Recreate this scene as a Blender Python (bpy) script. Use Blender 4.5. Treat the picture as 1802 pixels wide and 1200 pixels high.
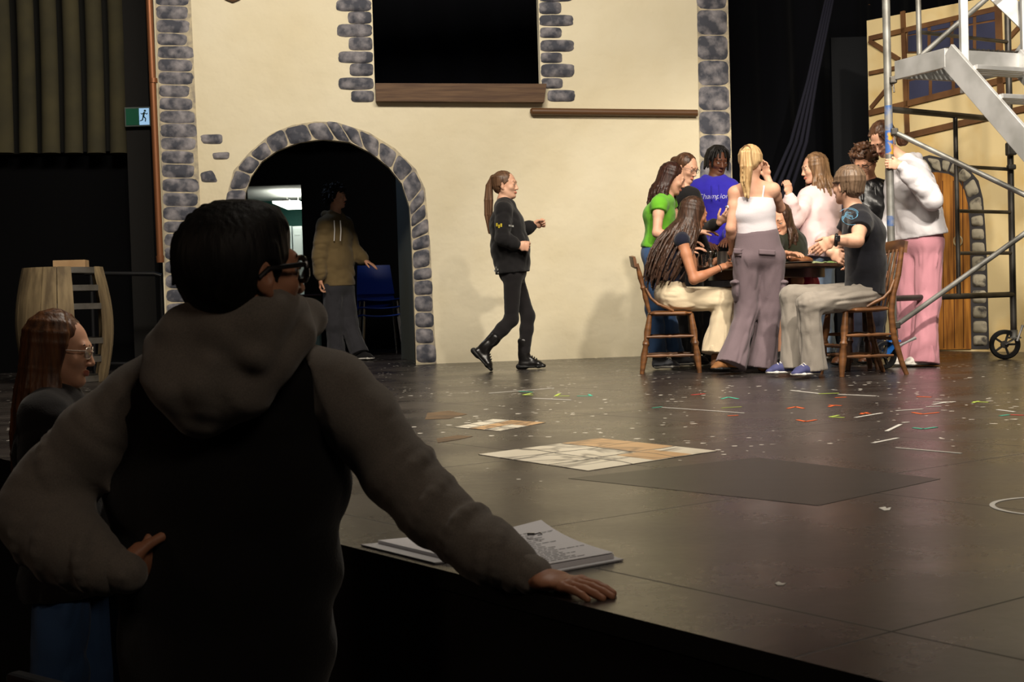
import bpy, bmesh, math, random
import numpy as np
from mathutils import Vector, Matrix
from mathutils.bvhtree import BVHTree

for o in list(bpy.data.objects): bpy.data.objects.remove(o)
SC = bpy.context.scene
COL = SC.collection
PI = math.pi

# ------------------------------------------------------------------ camera
FPX = 2400.0
CAM_H = 0.55
PITCH = math.atan(67.0 / FPX)
ROLL = math.radians(1.7)
cam_d = bpy.data.cameras.new('camera'); cam = bpy.data.objects.new('camera', cam_d); COL.objects.link(cam)
cam_d.sensor_width = 36.0
cam_d.lens = FPX / 1802.0 * 36.0
cam_d.clip_start = 0.05; cam_d.clip_end = 80
CAMR = Matrix.Rotation(math.radians(90) - PITCH, 3, 'X') @ Matrix.Rotation(-ROLL, 3, 'Z')
CAMP = Vector((0, 0, CAM_H))
cam.matrix_world = Matrix.Translation(CAMP) @ CAMR.to_4x4()
cam_d.dof.use_dof = True
cam_d.dof.focus_distance = 9.5
cam_d.dof.aperture_fstop = 14.0
SC.camera = cam

def ray(px, py):
    return CAMR @ Vector(((px - 901.0) / FPX, -(py - 600.0) / FPX, -1.0))
def P(px, py, d):
    "point seen at the pixel, at distance d (world y)"
    r = ray(px, py)
    return CAMP + r * (d / r.y)
def G(px, py, z=0.0):
    "point of the level z seen at the pixel"
    r = ray(px, py)
    return CAMP + r * ((z - CAMP.z) / r.z)
def onplane(px, py, p0, n):
    r = ray(px, py)
    return CAMP + r * ((p0 - CAMP).dot(n) / r.dot(n))

# ------------------------------------------------------------------ world, light, exposure
SC.view_settings.view_transform = 'Standard'
SC.view_settings.look = 'None'
SC.view_settings.gamma = 1.0
SC.view_settings.exposure = 0.0
W = bpy.data.worlds.new('dark_hall'); SC.world = W; W.use_nodes = True
W.node_tree.nodes['Background'].inputs[0].default_value = (0.55, 0.6, 0.75, 1)
W.node_tree.nodes['Background'].inputs[1].default_value = 0.0035

def spot(name, loc, tgt, power, col, size, cone, blend=0.5):
    l = bpy.data.lights.new(name, 'SPOT'); l.energy = power; l.color = col
    l.shadow_soft_size = size; l.spot_size = math.radians(cone); l.spot_blend = blend
    o = bpy.data.objects.new(name, l); COL.objects.link(o); o.location = loc
    o.rotation_euler = (Vector(tgt) - Vector(loc)).to_track_quat('-Z', 'Y').to_euler()
    return o
def area(name, loc, tgt, power, col, sx, sy):
    l = bpy.data.lights.new(name, 'AREA'); l.energy = power; l.color = col
    l.shape = 'RECTANGLE'; l.size = sx; l.size_y = sy
    o = bpy.data.objects.new(name, l); COL.objects.link(o); o.location = loc
    o.rotation_euler = (Vector(tgt) - Vector(loc)).to_track_quat('-Z', 'Y').to_euler()
    return o
WARM = (1.0, 0.90, 0.76)
# front-of-house stage lamps and the border lights over the stage
spot('stage_spot_group', (2.3, 3.2, 4.7), (2.3, 10.8, 0.9), 1450, WARM, 0.14, 36, 0.6)
spot('stage_spot_scaffold', (3.3, 3.0, 5.4), (3.9, 11.4, 1.4), 1500, WARM, 0.14, 34, 0.6)
spot('stage_spot_left', (-2.2, 4.6, 6.4), (-1.2, 12.8, 1.8), 620, WARM, 0.40, 46, 0.9)
area('stage_wash', (0.2, 6.0, 5.8), (-0.1, 12.9, 1.9), 520, WARM, 5.5, 0.9)
spot('border_light_front', (1.2, 7.0, 7.0), (1.2, 6.7, 0), 1500, WARM, 0.5, 78, 1.0)
area('backstage_work_light', (-2.9, 14.6, 3.4), (-0.9, 14.6, 0.8), 8, (0.55, 0.72, 1.0), 0.5, 0.5)
# unseen fill lights added to brighten the man and the girl
area('man_fill', (1.6, -0.4, 3.4), (-0.2, 3.0, -0.2), 27.0, (1.0, 0.82, 0.64), 1.6, 1.0)
area('girl_fill', (-4.2, 1.2, 2.4), (-1.2, 4.4, 0.2), 6.5, (1.0, 0.70, 0.48), 0.8, 0.8)

# ------------------------------------------------------------------ object helpers
def tag(o, label=None, cat=None, group=None, kind=None):
    if label: o['label'] = label
    if cat: o['category'] = cat
    if group: o['group'] = group
    if kind: o['kind'] = kind
    return o
def empty(name, loc, label=None, cat=None, group=None, kind=None, rz=0.0):
    o = bpy.data.objects.new(name, None); COL.objects.link(o)
    o.location = loc; o.rotation_euler = (0, 0, rz); o.empty_display_size = 0.1
    return tag(o, label, cat, group, kind)
def link_mesh(name, me, mats, parent=None, base=None, smooth=False):
    "mesh in world coordinates; made local to base (the parent's location)"
    if not isinstance(mats, (list, tuple)): mats = [mats]
    for m in mats: me.materials.append(m)
    if base is not None: me.transform(Matrix.Translation(-Vector(base)))
    if smooth: me.shade_smooth()
    o = bpy.data.objects.new(name, me); COL.objects.link(o)
    if parent is not None:
        o.parent = parent
    elif base is not None:
        o.location = base
    return o
def copy_tree(o, parent=None):
    c = o.copy(); COL.objects.link(c); c.parent = parent
    for ch in [x for x in COL.objects if x.parent == o]: copy_tree(ch, c)
    return c

class MB:
    "collects simple solids in one bmesh"
    def __init__(s): s.bm = bmesh.new(); s.mi = 0
    def _set(s, faces):
        for f in faces: f.material_index = s.mi
    def box(s, c, size, rot=None, bev=0.0):
        bm = bmesh.new(); bmesh.ops.create_cube(bm, size=1.0)
        bmesh.ops.scale(bm, vec=Vector(size), verts=bm.verts)
        if bev > 0: bmesh.ops.bevel(bm, geom=bm.edges[:], offset=bev, segments=2, affect='EDGES', profile=0.5)
        M = Matrix.Translation(Vector(c)) @ (rot.to_4x4() if rot is not None else Matrix.Identity(4))
        bmesh.ops.transform(bm, matrix=M, verts=bm.verts); s._merge(bm); return s
    def _merge(s, bm):
        me = bpy.data.meshes.new('t')
        for f in bm.faces: f.material_index = s.mi
        bm.to_mesh(me); bm.free(); s.bm.from_mesh(me); bpy.data.meshes.remove(me)
    def tube(s, pts, radii, n=12, cap=True):
        "tube through points; radii one or many"
        pts = [Vector(p) for p in pts]
        if not isinstance(radii, (list, tuple)): radii = [radii] * len(pts)
        bm = bmesh.new(); rings = []
        prev = None
        for i, p in enumerate(pts):
            if i == 0: t = pts[1] - pts[0]
            elif i == len(pts) - 1: t = pts[-1] - pts[-2]
            else: t = (pts[i + 1] - pts[i]).normalized() + (pts[i] - pts[i - 1]).normalized()
            t.normalize()
            if prev is None:
                a = Vector((0, 0, 1)) if abs(t.z) < 0.9 else Vector((1, 0, 0))
                u = t.cross(a).normalized()
            else:
                u = (prev - t * prev.dot(t)).normalized()
            prev = u; v = t.cross(u)
            rings.append([bm.verts.new(p + (u * math.cos(2 * PI * k / n) + v * math.sin(2 * PI * k / n)) * radii[i]) for k in range(n)])
        for a, b in zip(rings, rings[1:]):
            for k in range(n): bm.faces.new((a[k], a[(k + 1) % n], b[(k + 1) % n], b[k]))
        if cap:
            bm.faces.new(rings[0][::-1]); bm.faces.new(rings[-1])
        s._merge(bm); return s
    def bar(s, a, b, w, h, up=(0, 0, 1), bev=0.0):
        a = Vector(a); b = Vector(b); x = (b - a); L = x.length; x.normalize()
        y = Vector(up).cross(x).normalized(); z = x.cross(y)
        R = Matrix((x, y, z)).transposed()
        return s.box((a + b) / 2, (L, w, h), R, bev)
    def lathe(s, prof, c, n=24, M=None, loop=False):
        "prof: (r, z) list"
        bm = bmesh.new(); rings = []
        for r, z in prof:
            rings.append([bm.verts.new((r * math.cos(2 * PI * k / n), r * math.sin(2 * PI * k / n), z)) for k in range(n)])
        for a, b in zip(rings, rings[1:]):
            for k in range(n): bm.faces.new((a[k], a[(k + 1) % n], b[(k + 1) % n], b[k]))
        if loop:
            a, b = rings[-1], rings[0]
            for k in range(n): bm.faces.new((a[k], a[(k + 1) % n], b[(k + 1) % n], b[k]))
        else:
            bm.faces.new(rings[0][::-1]); bm.faces.new(rings[-1])
        T = Matrix.Translation(Vector(c)) @ (M.to_4x4() if M is not None else Matrix.Identity(4))
        bmesh.ops.transform(bm, matrix=T, verts=bm.verts); s._merge(bm); return s
    def prism(s, pts, nrm, t):
        "polygon of 3-D points, extruded by nrm*t"
        bm = bmesh.new(); nrm = Vector(nrm)
        a = [bm.verts.new(Vector(p)) for p in pts]; b = [bm.verts.new(Vector(p) + nrm * t) for p in pts]
        bm.faces.new(a[::-1]); bm.faces.new(b)
        k = len(a)
        for i in range(k): bm.faces.new((a[i], a[(i + 1) % k], b[(i + 1) % k], b[i]))
        bmesh.ops.recalc_face_normals(bm, faces=bm.faces); s._merge(bm); return s
    def grid(s, fn, nu, nv, closeu=False):
        "surface of fn(u, v), u, v in 0..1"
        bm = bmesh.new()
        vs = [[bm.verts.new(fn(i / nu, j / nv)) for j in range(nv + 1)] for i in range(nu + (0 if closeu else 1))]
        m = len(vs)
        for i in range(nu):
            for j in range(nv):
                bm.faces.new((vs[i][j], vs[(i + 1) % m][j], vs[(i + 1) % m][j + 1], vs[i][j + 1]))
        s._merge(bm); return s
    def build(s, name, mats, parent=None, base=None, smooth=False):
        me = bpy.data.meshes.new(name); s.bm.to_mesh(me); s.bm.free()
        if smooth:
            me.shade_smooth()
        o = link_mesh(name, me, mats, parent, base)
        if smooth and smooth != 'all':
            try: me.set_sharp_from_angle(angle=math.radians(40))
            except Exception: pass
        return o

# ------------------------------------------------------------------ materials
def sr(r, g, b):
    f = lambda c: (c / 255 / 12.92) if c / 255 <= 0.04045 else ((c / 255 + 0.055) / 1.055) ** 2.4
    return (f(r), f(g), f(b), 1.0)
def mat(name, col, rough=0.7, metal=0.0, col2=None, scale=8.0, bump=0.0, bscale=60.0, stretch=(1, 1, 1), sheen=0.0, spec=0.5, lo=0.35, hi=0.65, detail=3.0, emit=None, estr=0.0, bdist=0.004):
    m = bpy.data.materials.new(name); m.use_nodes = True
    nt = m.node_tree; b = nt.nodes['Principled BSDF']
    b.inputs['Base Color'].default_value = col
    b.inputs['Roughness'].default_value = rough
    b.inputs['Metallic'].default_value = metal
    b.inputs['Specular IOR Level'].default_value = spec
    if sheen: b.inputs['Sheen Weight'].default_value = sheen
    if emit: b.inputs['Emission Color'].default_value = emit; b.inputs['Emission Strength'].default_value = estr
    tc = nt.nodes.new('ShaderNodeTexCoord'); mp = nt.nodes.new('ShaderNodeMapping')
    mp.inputs['Scale'].default_value = stretch
    nt.links.new(tc.outputs['Object'], mp.inputs[0])
    if col2:
        n = nt.nodes.new('ShaderNodeTexNoise'); n.inputs['Scale'].default_value = scale; n.inputs['Detail'].default_value = detail
        r = nt.nodes.new('ShaderNodeMapRange'); r.inputs['From Min'].default_value = lo; r.inputs['From Max'].default_value = hi
        mx = nt.nodes.new('ShaderNodeMix'); mx.data_type = 'RGBA'
        mx.inputs[6].default_value = col; mx.inputs[7].default_value = col2
        nt.links.new(mp.outputs[0], n.inputs['Vector']); nt.links.new(n.outputs['Fac'], r.inputs['Value'])
        nt.links.new(r.outputs[0], mx.inputs[0]); nt.links.new(mx.outputs[2], b.inputs['Base Color'])
    if bump:
        n2 = nt.nodes.new('ShaderNodeTexNoise'); n2.inputs['Scale'].default_value = bscale; n2.inputs['Detail'].default_value = 3
        bp = nt.nodes.new('ShaderNodeBump'); bp.inputs['Strength'].default_value = min(1.0, bump); bp.inputs['Distance'].default_value = bdist
        nt.links.new(mp.outputs[0], n2.inputs['Vector']); nt.links.new(n2.outputs['Fac'], bp.inputs['Height']); nt.links.new(bp.outputs[0], b.inputs['Normal'])
    return m

# ------------------------------------------------------------------ field modelling (smooth solids)
_rng = np.random.RandomState(7)
NT = (_rng.rand(32, 32, 32) * 2 - 1).astype(np.float32)
def noise3(x, y, z):
    xi = np.floor(x).astype(np.int32); yi = np.floor(y).astype(np.int32); zi = np.floor(z).astype(np.int32)
    fx = x - xi; fy = y - yi; fz = z - zi
    fx = fx * fx * (3 - 2 * fx); fy = fy * fy * (3 - 2 * fy); fz = fz * fz * (3 - 2 * fz)
    x0 = xi & 31; x1 = (xi + 1) & 31; y0 = yi & 31; y1 = (yi + 1) & 31; z0 = zi & 31; z1 = (zi + 1) & 31
    def L(a, b, t): return a + (b - a) * t
    return L(L(L(NT[x0, y0, z0], NT[x1, y0, z0], fx), L(NT[x0, y1, z0], NT[x1, y1, z0], fx), fy),
             L(L(NT[x0, y0, z1], NT[x1, y0, z1], fx), L(NT[x0, y1, z1], NT[x1, y1, z1], fx), fy), fz)

class Field:
    def __init__(s): s.p = []
    def seg(s, p0, p1, r0, r1=None, side=None, k=0.02, m=0, op=1, wr=None, infl=0.0, cut=None):
        "tapered limb from p0 to p1; r = radius or (half width along side, half depth)"
        if r1 is None: r1 = r0
        p0 = np.array(p0, float); p1 = np.array(p1, float)
        iso = not isinstance(r0, (tuple, list)) and not isinstance(r1, (tuple, list))
        a0, b0 = (r0, r0) if not isinstance(r0, (tuple, list)) else r0
        a1, b1 = (r1, r1) if not isinstance(r1, (tuple, list)) else r1
        d = p1 - p0; L = np.linalg.norm(d)
        if L < 1e-6: d = np.array([0, 0, 1e-6]); L = 1e-6; p1 = p0 + d
        w = d / L
        sd = np.array(side if side is not None else ([1, 0, 0] if abs(w[0]) < 0.8 else [0, 1, 0]), float)
        u = sd - w * sd.dot(w); u /= np.linalg.norm(u); v = np.cross(w, u)
        s.p.append(dict(t='s', p0=p0, p1=p1, a=(a0 + infl, a1 + infl), b=(b0 + infl, b1 + infl), w=w, u=u, v=v, L=L, k=k, m=m, op=op, wr=wr, iso=iso, cut=cut, R=max(a0, a1, b0, b1) + infl))
        return s
    def chain(s, pts, rr, **kw):
        for i in range(len(pts) - 1): s.seg(pts[i], pts[i + 1], rr[i], rr[i + 1], **kw)
        return s
    def ell(s, c, r, X=(1, 0, 0), Y=(0, 1, 0), k=0.02, m=0, op=1, wr=None):
        X = np.array(X, float); X /= np.linalg.norm(X); Y = np.array(Y, float); Y -= X * X.dot(Y); Y /= np.linalg.norm(Y); Z = np.cross(X, Y)
        s.p.append(dict(t='e', c=np.array(c, float), r=np.array(r, float), X=X, Y=Y, Z=Z, k=k, m=m, op=op, wr=wr, R=max(r)))
        return s
    def half(s, c, n, k=0.003):
        "keep only the side of the plane that n points away from"
        s.p.append(dict(t='h', c=np.array(c, float), n=np.array(n, float) / np.linalg.norm(n), k=k, m=None, op=0, R=0, wr=None)); return s
    def bbox(s):
        lo = np.full(3, 1e9); hi = np.full(3, -1e9)
        for q in s.p:
            if q['op'] != 1: continue
            e = q['R'] + (q['wr'][0] if q['wr'] else 0)
            if q['t'] == 's': a = np.minimum(q['p0'], q['p1']) - e; b = np.maximum(q['p0'], q['p1']) + e
            else: a = q['c'] - e; b = q['c'] + e
            lo = np.minimum(lo, a); hi = np.maximum(hi, b)
        return lo, hi
    def sample(s, lo, n, vox):
        D = np.full(n, 0.12, np.float32); M = np.zeros(n, np.int8)
        for q in s.p:
            k = q['k']; wr = q['wr']; mg = q['R'] + k + 3.0 * vox + (wr[0] * 2 if wr else 0)
            if q['t'] == 's': a = np.minimum(q['p0'], q['p1']) - mg; b = np.maximum(q['p0'], q['p1']) + mg
            elif q['t'] == 'e': a = q['c'] - mg; b = q['c'] + mg
            else: a = lo - 1; b = lo + np.array(n) * vox + 1
            i0 = np.maximum(0, np.floor((a - lo) / vox).astype(int)); i1 = np.minimum(n, np.ceil((b - lo) / vox).astype(int) + 1)
            if np.any(i1 <= i0): continue
            sl = tuple(slice(i0[j], i1[j]) for j in range(3))
            x = (lo[0] + vox * np.arange(i0[0], i1[0])).astype(np.float32)[:, None, None]
            y = (lo[1] + vox * np.arange(i0[1], i1[1])).astype(np.float32)[None, :, None]
            z = (lo[2] + vox * np.arange(i0[2], i1[2])).astype(np.float32)[None, None, :]
            if q['t'] == 'h':
                c = q['c']; nn = q['n']
                d = (x - c[0]) * nn[0] + (y - c[1]) * nn[1] + (z - c[2]) * nn[2]
                cur = D[sl]; D[sl] = np.maximum(cur, d); continue
            if q['t'] == 's':
                p = q['p0']; w = q['w']
                dx = x - p[0]; dy = y - p[1]; dz = z - p[2]
                tt = dx * w[0] + dy * w[1] + dz * w[2]
                t = np.clip(tt / q['L'], 0, 1)
                ww = tt - t * q['L']
                uu = dx * q['u'][0] + dy * q['u'][1] + dz * q['u'][2]
                vv = dx * q['v'][0] + dy * q['v'][1] + dz * q['v'][2]
                if q['iso']:
                    d = np.sqrt(uu * uu + vv * vv + ww * ww) - (q['a'][0] + (q['a'][1] - q['a'][0]) * t)
                else:
                    A = q['a'][0] + (q['a'][1] - q['a'][0]) * t; B = q['b'][0] + (q['b'][1] - q['b'][0]) * t; Cc = np.minimum(A, B)
                    g = np.sqrt((uu / A) ** 2 + (vv / B) ** 2 + (ww / Cc) ** 2)
                    d = (g - 1) * Cc
                    d = np.where(d > 0, (g - 1) * Cc * 1.15, d)
                cc = (tt, uu, vv)
            else:
                c = q['c']; dx = x - c[0]; dy = y - c[1]; dz = z - c[2]
                ex = dx * q['X'][0] + dy * q['X'][1] + dz * q['X'][2]
                ey = dx * q['Y'][0] + dy * q['Y'][1] + dz * q['Y'][2]
                ez = dx * q['Z'][0] + dy * q['Z'][1] + dz * q['Z'][2]
                r = q['r']; g = np.sqrt((ex / r[0]) ** 2 + (ey / r[1]) ** 2 + (ez / r[2]) ** 2)
                g2 = np.sqrt((ex / r[0] ** 2) ** 2 + (ey / r[1] ** 2) ** 2 + (ez / r[2] ** 2) ** 2) + 1e-6
                d = g * (g - 1) / g2
                d = np.maximum(d, -min(r))
                cc = (ez, ex, ey)
            if wr:
                band = np.abs(d) < (wr[0] * 2 + 2 * vox)
                if band.any():
                    A_ = np.broadcast_to(cc[0], d.shape)[band]; B_ = np.broadcast_to(cc[1], d.shape)[band]; C_ = np.broadcast_to(cc[2], d.shape)[band]
                    sd_ = wr[3] if len(wr) > 3 else 0
                    nz = noise3(A_ * wr[1] + 1.7 * sd_ + 5.3 + B_ * wr[2] * .35, B_ * wr[2] + sd_ * 3.1 + 7.7, C_ * wr[2] + sd_ + 3.3)
                    n2 = noise3(A_ * wr[1] * 2.1 + sd_, B_ * wr[2] * 1.9 + 11, C_ * wr[2] * 1.9 + 5)
                    d = d.copy() if not d.flags.writeable else d
                    d[band] += wr[0] * (1.15 * (1 - 2.2 * np.abs(nz)) * 0.8 + 0.55 * n2)
            if q.get('cut'):
                if q['cut'][0] is not None: d = np.maximum(d, -(cc[0] + q['cut'][0]))
                if q['cut'][1] is not None: d = np.maximum(d, cc[0] - q['L'] - q['cut'][1])
            cur = D[sl]
            if q['op'] == 1:
                if q['m'] is not None:
                    mm = M[sl]; mm[d < cur] = q['m']; M[sl] = mm
                h = np.clip(0.5 + 0.5 * (cur - d) / k, 0, 1)
                D[sl] = cur + (d - cur) * h - k * h * (1 - h)
            else:
                d = -d
                h = np.clip(0.5 + 0.5 * (d - cur) / k, 0, 1)
                D[sl] = cur + (d - cur) * h + k * h * (1 - h)
        return D, M
    def nets(s, lo, hi, vox):
        n = np.maximum(np.ceil((hi - lo) / vox).astype(int) + 1, 3)
        D, M = s.sample(lo, n, vox)
        ins = D < 0
        cx, cy, cz = n[0] - 1, n[1] - 1, n[2] - 1
        cnt = np.zeros((cx, cy, cz), np.int8)
        for i in (0, 1):
            for j in (0, 1):
                for k in (0, 1): cnt += ins[i:i + cx, j:j + cy, k:k + cz]
        act = (cnt > 0) & (cnt < 8)
        idx = np.argwhere(act)
        if len(idx) == 0: return np.zeros((0, 3)), np.zeros((0, 4), int), np.zeros(0, int)
        cid = np.full((cx, cy, cz), -1, np.int32); cid[act] = np.arange(len(idx))
        off = np.array([[i, j, k] for i in (0, 1) for j in (0, 1) for k in (0, 1)])
        vals = np.stack([D[idx[:, 0] + o[0], idx[:, 1] + o[1], idx[:, 2] + o[2]] for o in off], 1)
        acc = np.zeros((len(idx), 3)); num = np.zeros(len(idx))
        for a in range(8):
            for b in range(a + 1, 8):
                if np.abs(off[a] - off[b]).sum() != 1: continue
                va = vals[:, a]; vb = vals[:, b]; x = (va < 0) != (vb < 0)
                t = np.where(x, va / np.where(x, va - vb, 1), 0)
                acc += np.where(x[:, None], off[a] + (off[b] - off[a]) * t[:, None], 0); num += x
        vert = lo + (idx + acc / num[:, None]) * vox
        vm = M[idx[:, 0], idx[:, 1], idx[:, 2]].astype(int)
        quads = []
        for ax in range(3):
            o1, o2 = [(1, 2), (2, 0), (0, 1)][ax]
            sA = [slice(None)] * 3; sB = [slice(None)] * 3
            sA[ax] = slice(0, -1); sB[ax] = slice(1, None)
            A = ins[tuple(sA)]; B = ins[tuple(sB)]
            e = np.argwhere(A != B)
            ok = (e[:, o1] > 0) & (e[:, o2] > 0) & (e[:, o1] < n[o1] - 1) & (e[:, o2] < n[o2] - 1)
            e = e[ok]; fl = A[e[:, 0], e[:, 1], e[:, 2]]
            def c(d1, d2):
                q = e.copy(); q[:, o1] += d1; q[:, o2] += d2
                return cid[q[:, 0], q[:, 1], q[:, 2]]
            Q = np.stack([c(-1, -1), c(0, -1), c(0, 0), c(-1, 0)], 1)
            Q[~fl] = Q[~fl][:, ::-1]
            quads.append(Q)
        Q = np.concatenate(quads)
        Q = Q[(Q >= 0).all(1)]
        return vert, Q, vm
    def mesh(s, vox, fine=()):
        "fine: list of (lo, hi, vox) boxes that get their own density"
        lo, hi = s.bbox(); lo = lo - 2.5 * vox; hi = hi + 2.5 * vox
        V, Q, Mv = s.nets(lo, hi, vox)
        Vs, Qs, Ms = [V], [], [Mv]
        keep = np.ones(len(Q), bool)
        for (a, b, vf) in fine:
            a = np.array(a, float); b = np.array(b, float)
            inside = ((V > a + vox * 1.2) & (V < b - vox * 1.2)).all(1)
            keep &= ~inside[Q].all(1)
        Qs.append(Q[keep]); base = len(V)
        for (a, b, vf) in fine:
            a = np.array(a, float); b = np.array(b, float)
            v, q, m = s.nets(a, b, vf)
            Vs.append(v); Qs.append(q + base); Ms.append(m); base += len(v)
        V = np.concatenate(Vs); Q = np.concatenate(Qs); Mv = np.concatenate(Ms)
        used = np.zeros(len(V), bool); used[Q.ravel()] = True
        remap = np.cumsum(used) - 1
        V = V[used]; Mv = Mv[used]; Q = remap[Q]
        me = bpy.data.meshes.new('f')
        me.vertices.add(len(V)); me.vertices.foreach_set('co', V.astype(np.float32).ravel())
        me.loops.add(len(Q) * 4); me.loops.foreach_set('vertex_index', Q.astype(np.int32).ravel())
        me.polygons.add(len(Q)); me.polygons.foreach_set('loop_start', np.arange(0, len(Q) * 4, 4, dtype=np.int32))
        fm = Mv[Q]; fmx = np.sort(fm, 1)[:, 1]
        me.polygons.foreach_set('material_index', fmx.astype(np.int32))
        me.update(calc_edges=True)
        me.shade_smooth()
        return me
    def build(s, name, mats, parent, base, vox=0.008, fine=()):
        return link_mesh(name, s.mesh(vox, fine), mats, parent, base)
# ------------------------------------------------------------------ materials of the setting
M_plaster = mat('cream_plaster', sr(232, 222, 194), 0.85, col2=sr(224, 212, 180), scale=1.1, bump=0.8, bscale=5.0, bdist=0.02)
M_stone = mat('painted_grey_stone', sr(70, 72, 82), 0.85, col2=sr(150, 146, 150), scale=9.0, bump=0.9, bscale=30, lo=0.42, hi=0.68, detail=5)
M_stone2 = mat('pale_painted_stone', sr(168, 160, 140), 0.85, col2=sr(70, 66, 62), scale=9.0, bump=0.5, bscale=30, lo=0.52, hi=0.66, detail=4)
M_stone_edge = mat('dark_stone_outline', sr(62, 60, 62), 0.9)
M_mortar = mat('pale_mortar', sr(206, 192, 160), 0.9, col2=sr(150, 142, 130), scale=14)
M_black = mat('black_paint', (0.0025, 0.0025, 0.003, 1), 0.9, spec=0.1)
M_drape = mat('black_velour_drape', (0.0035, 0.0038, 0.0055, 1), 0.95, sheen=0.05, spec=0.1)
M_plank = mat('brown_plank', sr(104, 78, 54), 0.7, col2=sr(80, 56, 38), scale=3, stretch=(1, 1, 14), bump=0.3, bscale=20)
M_rod = mat('brown_rod', sr(96, 66, 40), 0.45)
M_copper = mat('copper_pipe', sr(138, 88, 56), 0.45, metal=0.5)
M_rib = mat('olive_curtain', sr(74, 68, 44), 0.9, col2=sr(60, 56, 38), scale=3)
M_blackmetal = mat('black_metal', (0.01, 0.01, 0.011, 1), 0.35)
M_house = mat('dark_carpet', (0.012, 0.010, 0.010, 1), 0.95)
M_fascia = mat('black_stage_front', (0.006, 0.005, 0.006, 1), 0.7)

def floor_material():
    m = bpy.data.materials.new('black_stage_floor'); m.use_nodes = True
    nt = m.node_tree; N = nt.nodes; L = nt.links; b = N['Principled BSDF']
    def nd(t, **kw):
        n = N.new(t)
        for k, v in kw.items(): setattr(n, k, v)
        return n
    def math_(op, a, c=None, d=None):
        n = nd('ShaderNodeMath', operation=op)
        for i, x in enumerate((a, c, d)):
            if x is None: continue
            if isinstance(x, (int, float)): n.inputs[i].default_value = x
            else: L.new(x, n.inputs[i])
        return n.outputs[0]
    tc = nd('ShaderNodeTexCoord')
    # rotate so that x runs along the stage edge
    mp = nd('ShaderNodeMapping'); mp.vector_type = 'POINT'
    mp.inputs['Rotation'].default_value = (0, 0, -EDGE_ANG); L.new(tc.outputs['Object'], mp.inputs[0])
    sx = nd('ShaderNodeSeparateXYZ'); L.new(mp.outputs[0], sx.inputs[0])
    s = sx.outputs[0]; t = sx.outputs[1]
    def noise(sc, det=3, stretch=(1, 1, 1), rot=0.0, src=None):
        mm = nd('ShaderNodeMapping'); mm.inputs['Scale'].default_value = stretch; mm.inputs['Rotation'].default_value = (0, 0, rot)
        L.new(src or tc.outputs['Object'], mm.inputs[0])
        n = nd('ShaderNodeTexNoise'); n.inputs['Scale'].default_value = sc; n.inputs['Detail'].default_value = det
        L.new(mm.outputs[0], n.inputs['Vector']); return n.outputs['Fac']
    def ramp(v, a, c, o0=0.0, o1=1.0):
        r = nd('ShaderNodeMapRange'); r.inputs[1].default_value = a; r.inputs[2].default_value = c; r.inputs[3].default_value = o0; r.inputs[4].default_value = o1
        L.new(v, r.inputs[0]); return r.outputs[0]
    # seams: strip 0.24 from the edge, then boards 1.22 x 2.44
    t2 = math_('ADD', t, SEAM_T)
    ft = math_('ABSOLUTE', math_('SUBTRACT', math_('FRACT', math_('DIVIDE', t2, 1.22)), 0.5))
    line_t = ramp(ft, 0.4972, 0.4988)
    s2 = math_('ADD', s, SEAM_S)
    fs = math_('ABSOLUTE', math_('SUBTRACT', math_('FRACT', math_('DIVIDE', s2, 1.22)), 0.5))
    line_s = ramp(fs, 0.4972, 0.4988)
    seam = math_('MULTIPLY', math_('MAXIMUM', line_t, line_s), 0.8)
    # screws near seams
    vo = nd('ShaderNodeTexVoronoi'); vo.inputs['Scale'].default_value = 3.3; L.new(mp.outputs[0], vo.inputs['Vector'])
    # paint flecks: many small white specks, denser up stage
    ve = nd('ShaderNodeTexVoronoi'); ve.inputs['Scale'].default_value = 13; L.new(tc.outputs['Object'], ve.inputs['Vector'])
    den = noise(1.1, 2)
    sepo = nd('ShaderNodeSeparateXYZ'); L.new(tc.outputs['Object'], sepo.inputs[0])
    zone = ramp(sepo.outputs[1], 3.2, 5.6)
    zone = math_('MULTIPLY', zone, ramp(den, 0.34, 0.56))
    rad = math_('MULTIPLY', ramp(noise(23, 1), 0.40, 0.70, 0.0, 0.30), zone)
    fleck = math_('LESS_THAN', ve.outputs['Distance'], rad)
    # scratches in three directions
    sc = None
    for ro, sc_, th in ((0.5, 2.2, 0.655), (-0.5, 2.6, 0.66), (1.1, 2.0, 0.665), (0.1, 1.6, 0.66)):
        v = ramp(noise(sc_, 2, (0.8, 60, 1), ro), th, th + 0.03)
        sc = v if sc is None else math_('MAXIMUM', sc, v)
    scr = math_('MULTIPLY', math_('MULTIPLY', sc, ramp(noise(1.6, 2), 0.40, 0.60, 0, 1.0)), ramp(sepo.outputs[1], 3.2, 5.2, 0.0, 1.0))
    dirt = noise(1.8, 6)
    fine = noise(40, 3)
    mx = nd('ShaderNodeMix', data_type='RGBA'); mx.inputs[6].default_value = (0.017, 0.0138, 0.0135, 1); mx.inputs[7].default_value = (0.044, 0.036, 0.033, 1)
    L.new(ramp(dirt, 0.35, 0.7), mx.inputs[0])
    mx2 = nd('ShaderNodeMix', data_type='RGBA'); L.new(mx.outputs[2], mx2.inputs[6]); mx2.inputs[7].default_value = (0.35, 0.32, 0.28, 1)
    L.new(math_('MULTIPLY', scr, 0.55), mx2.inputs[0])
    mx3 = nd('ShaderNodeMix', data_type='RGBA'); L.new(mx2.outputs[2], mx3.inputs[6]); mx3.inputs[7].default_value = (0.8, 0.76, 0.68, 1)
    L.new(fleck, mx3.inputs[0])
    mx4 = nd('ShaderNodeMix', data_type='RGBA'); L.new(mx3.outputs[2], mx4.inputs[6]); mx4.inputs[7].default_value = (0.004, 0.0035, 0.003, 1)
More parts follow.
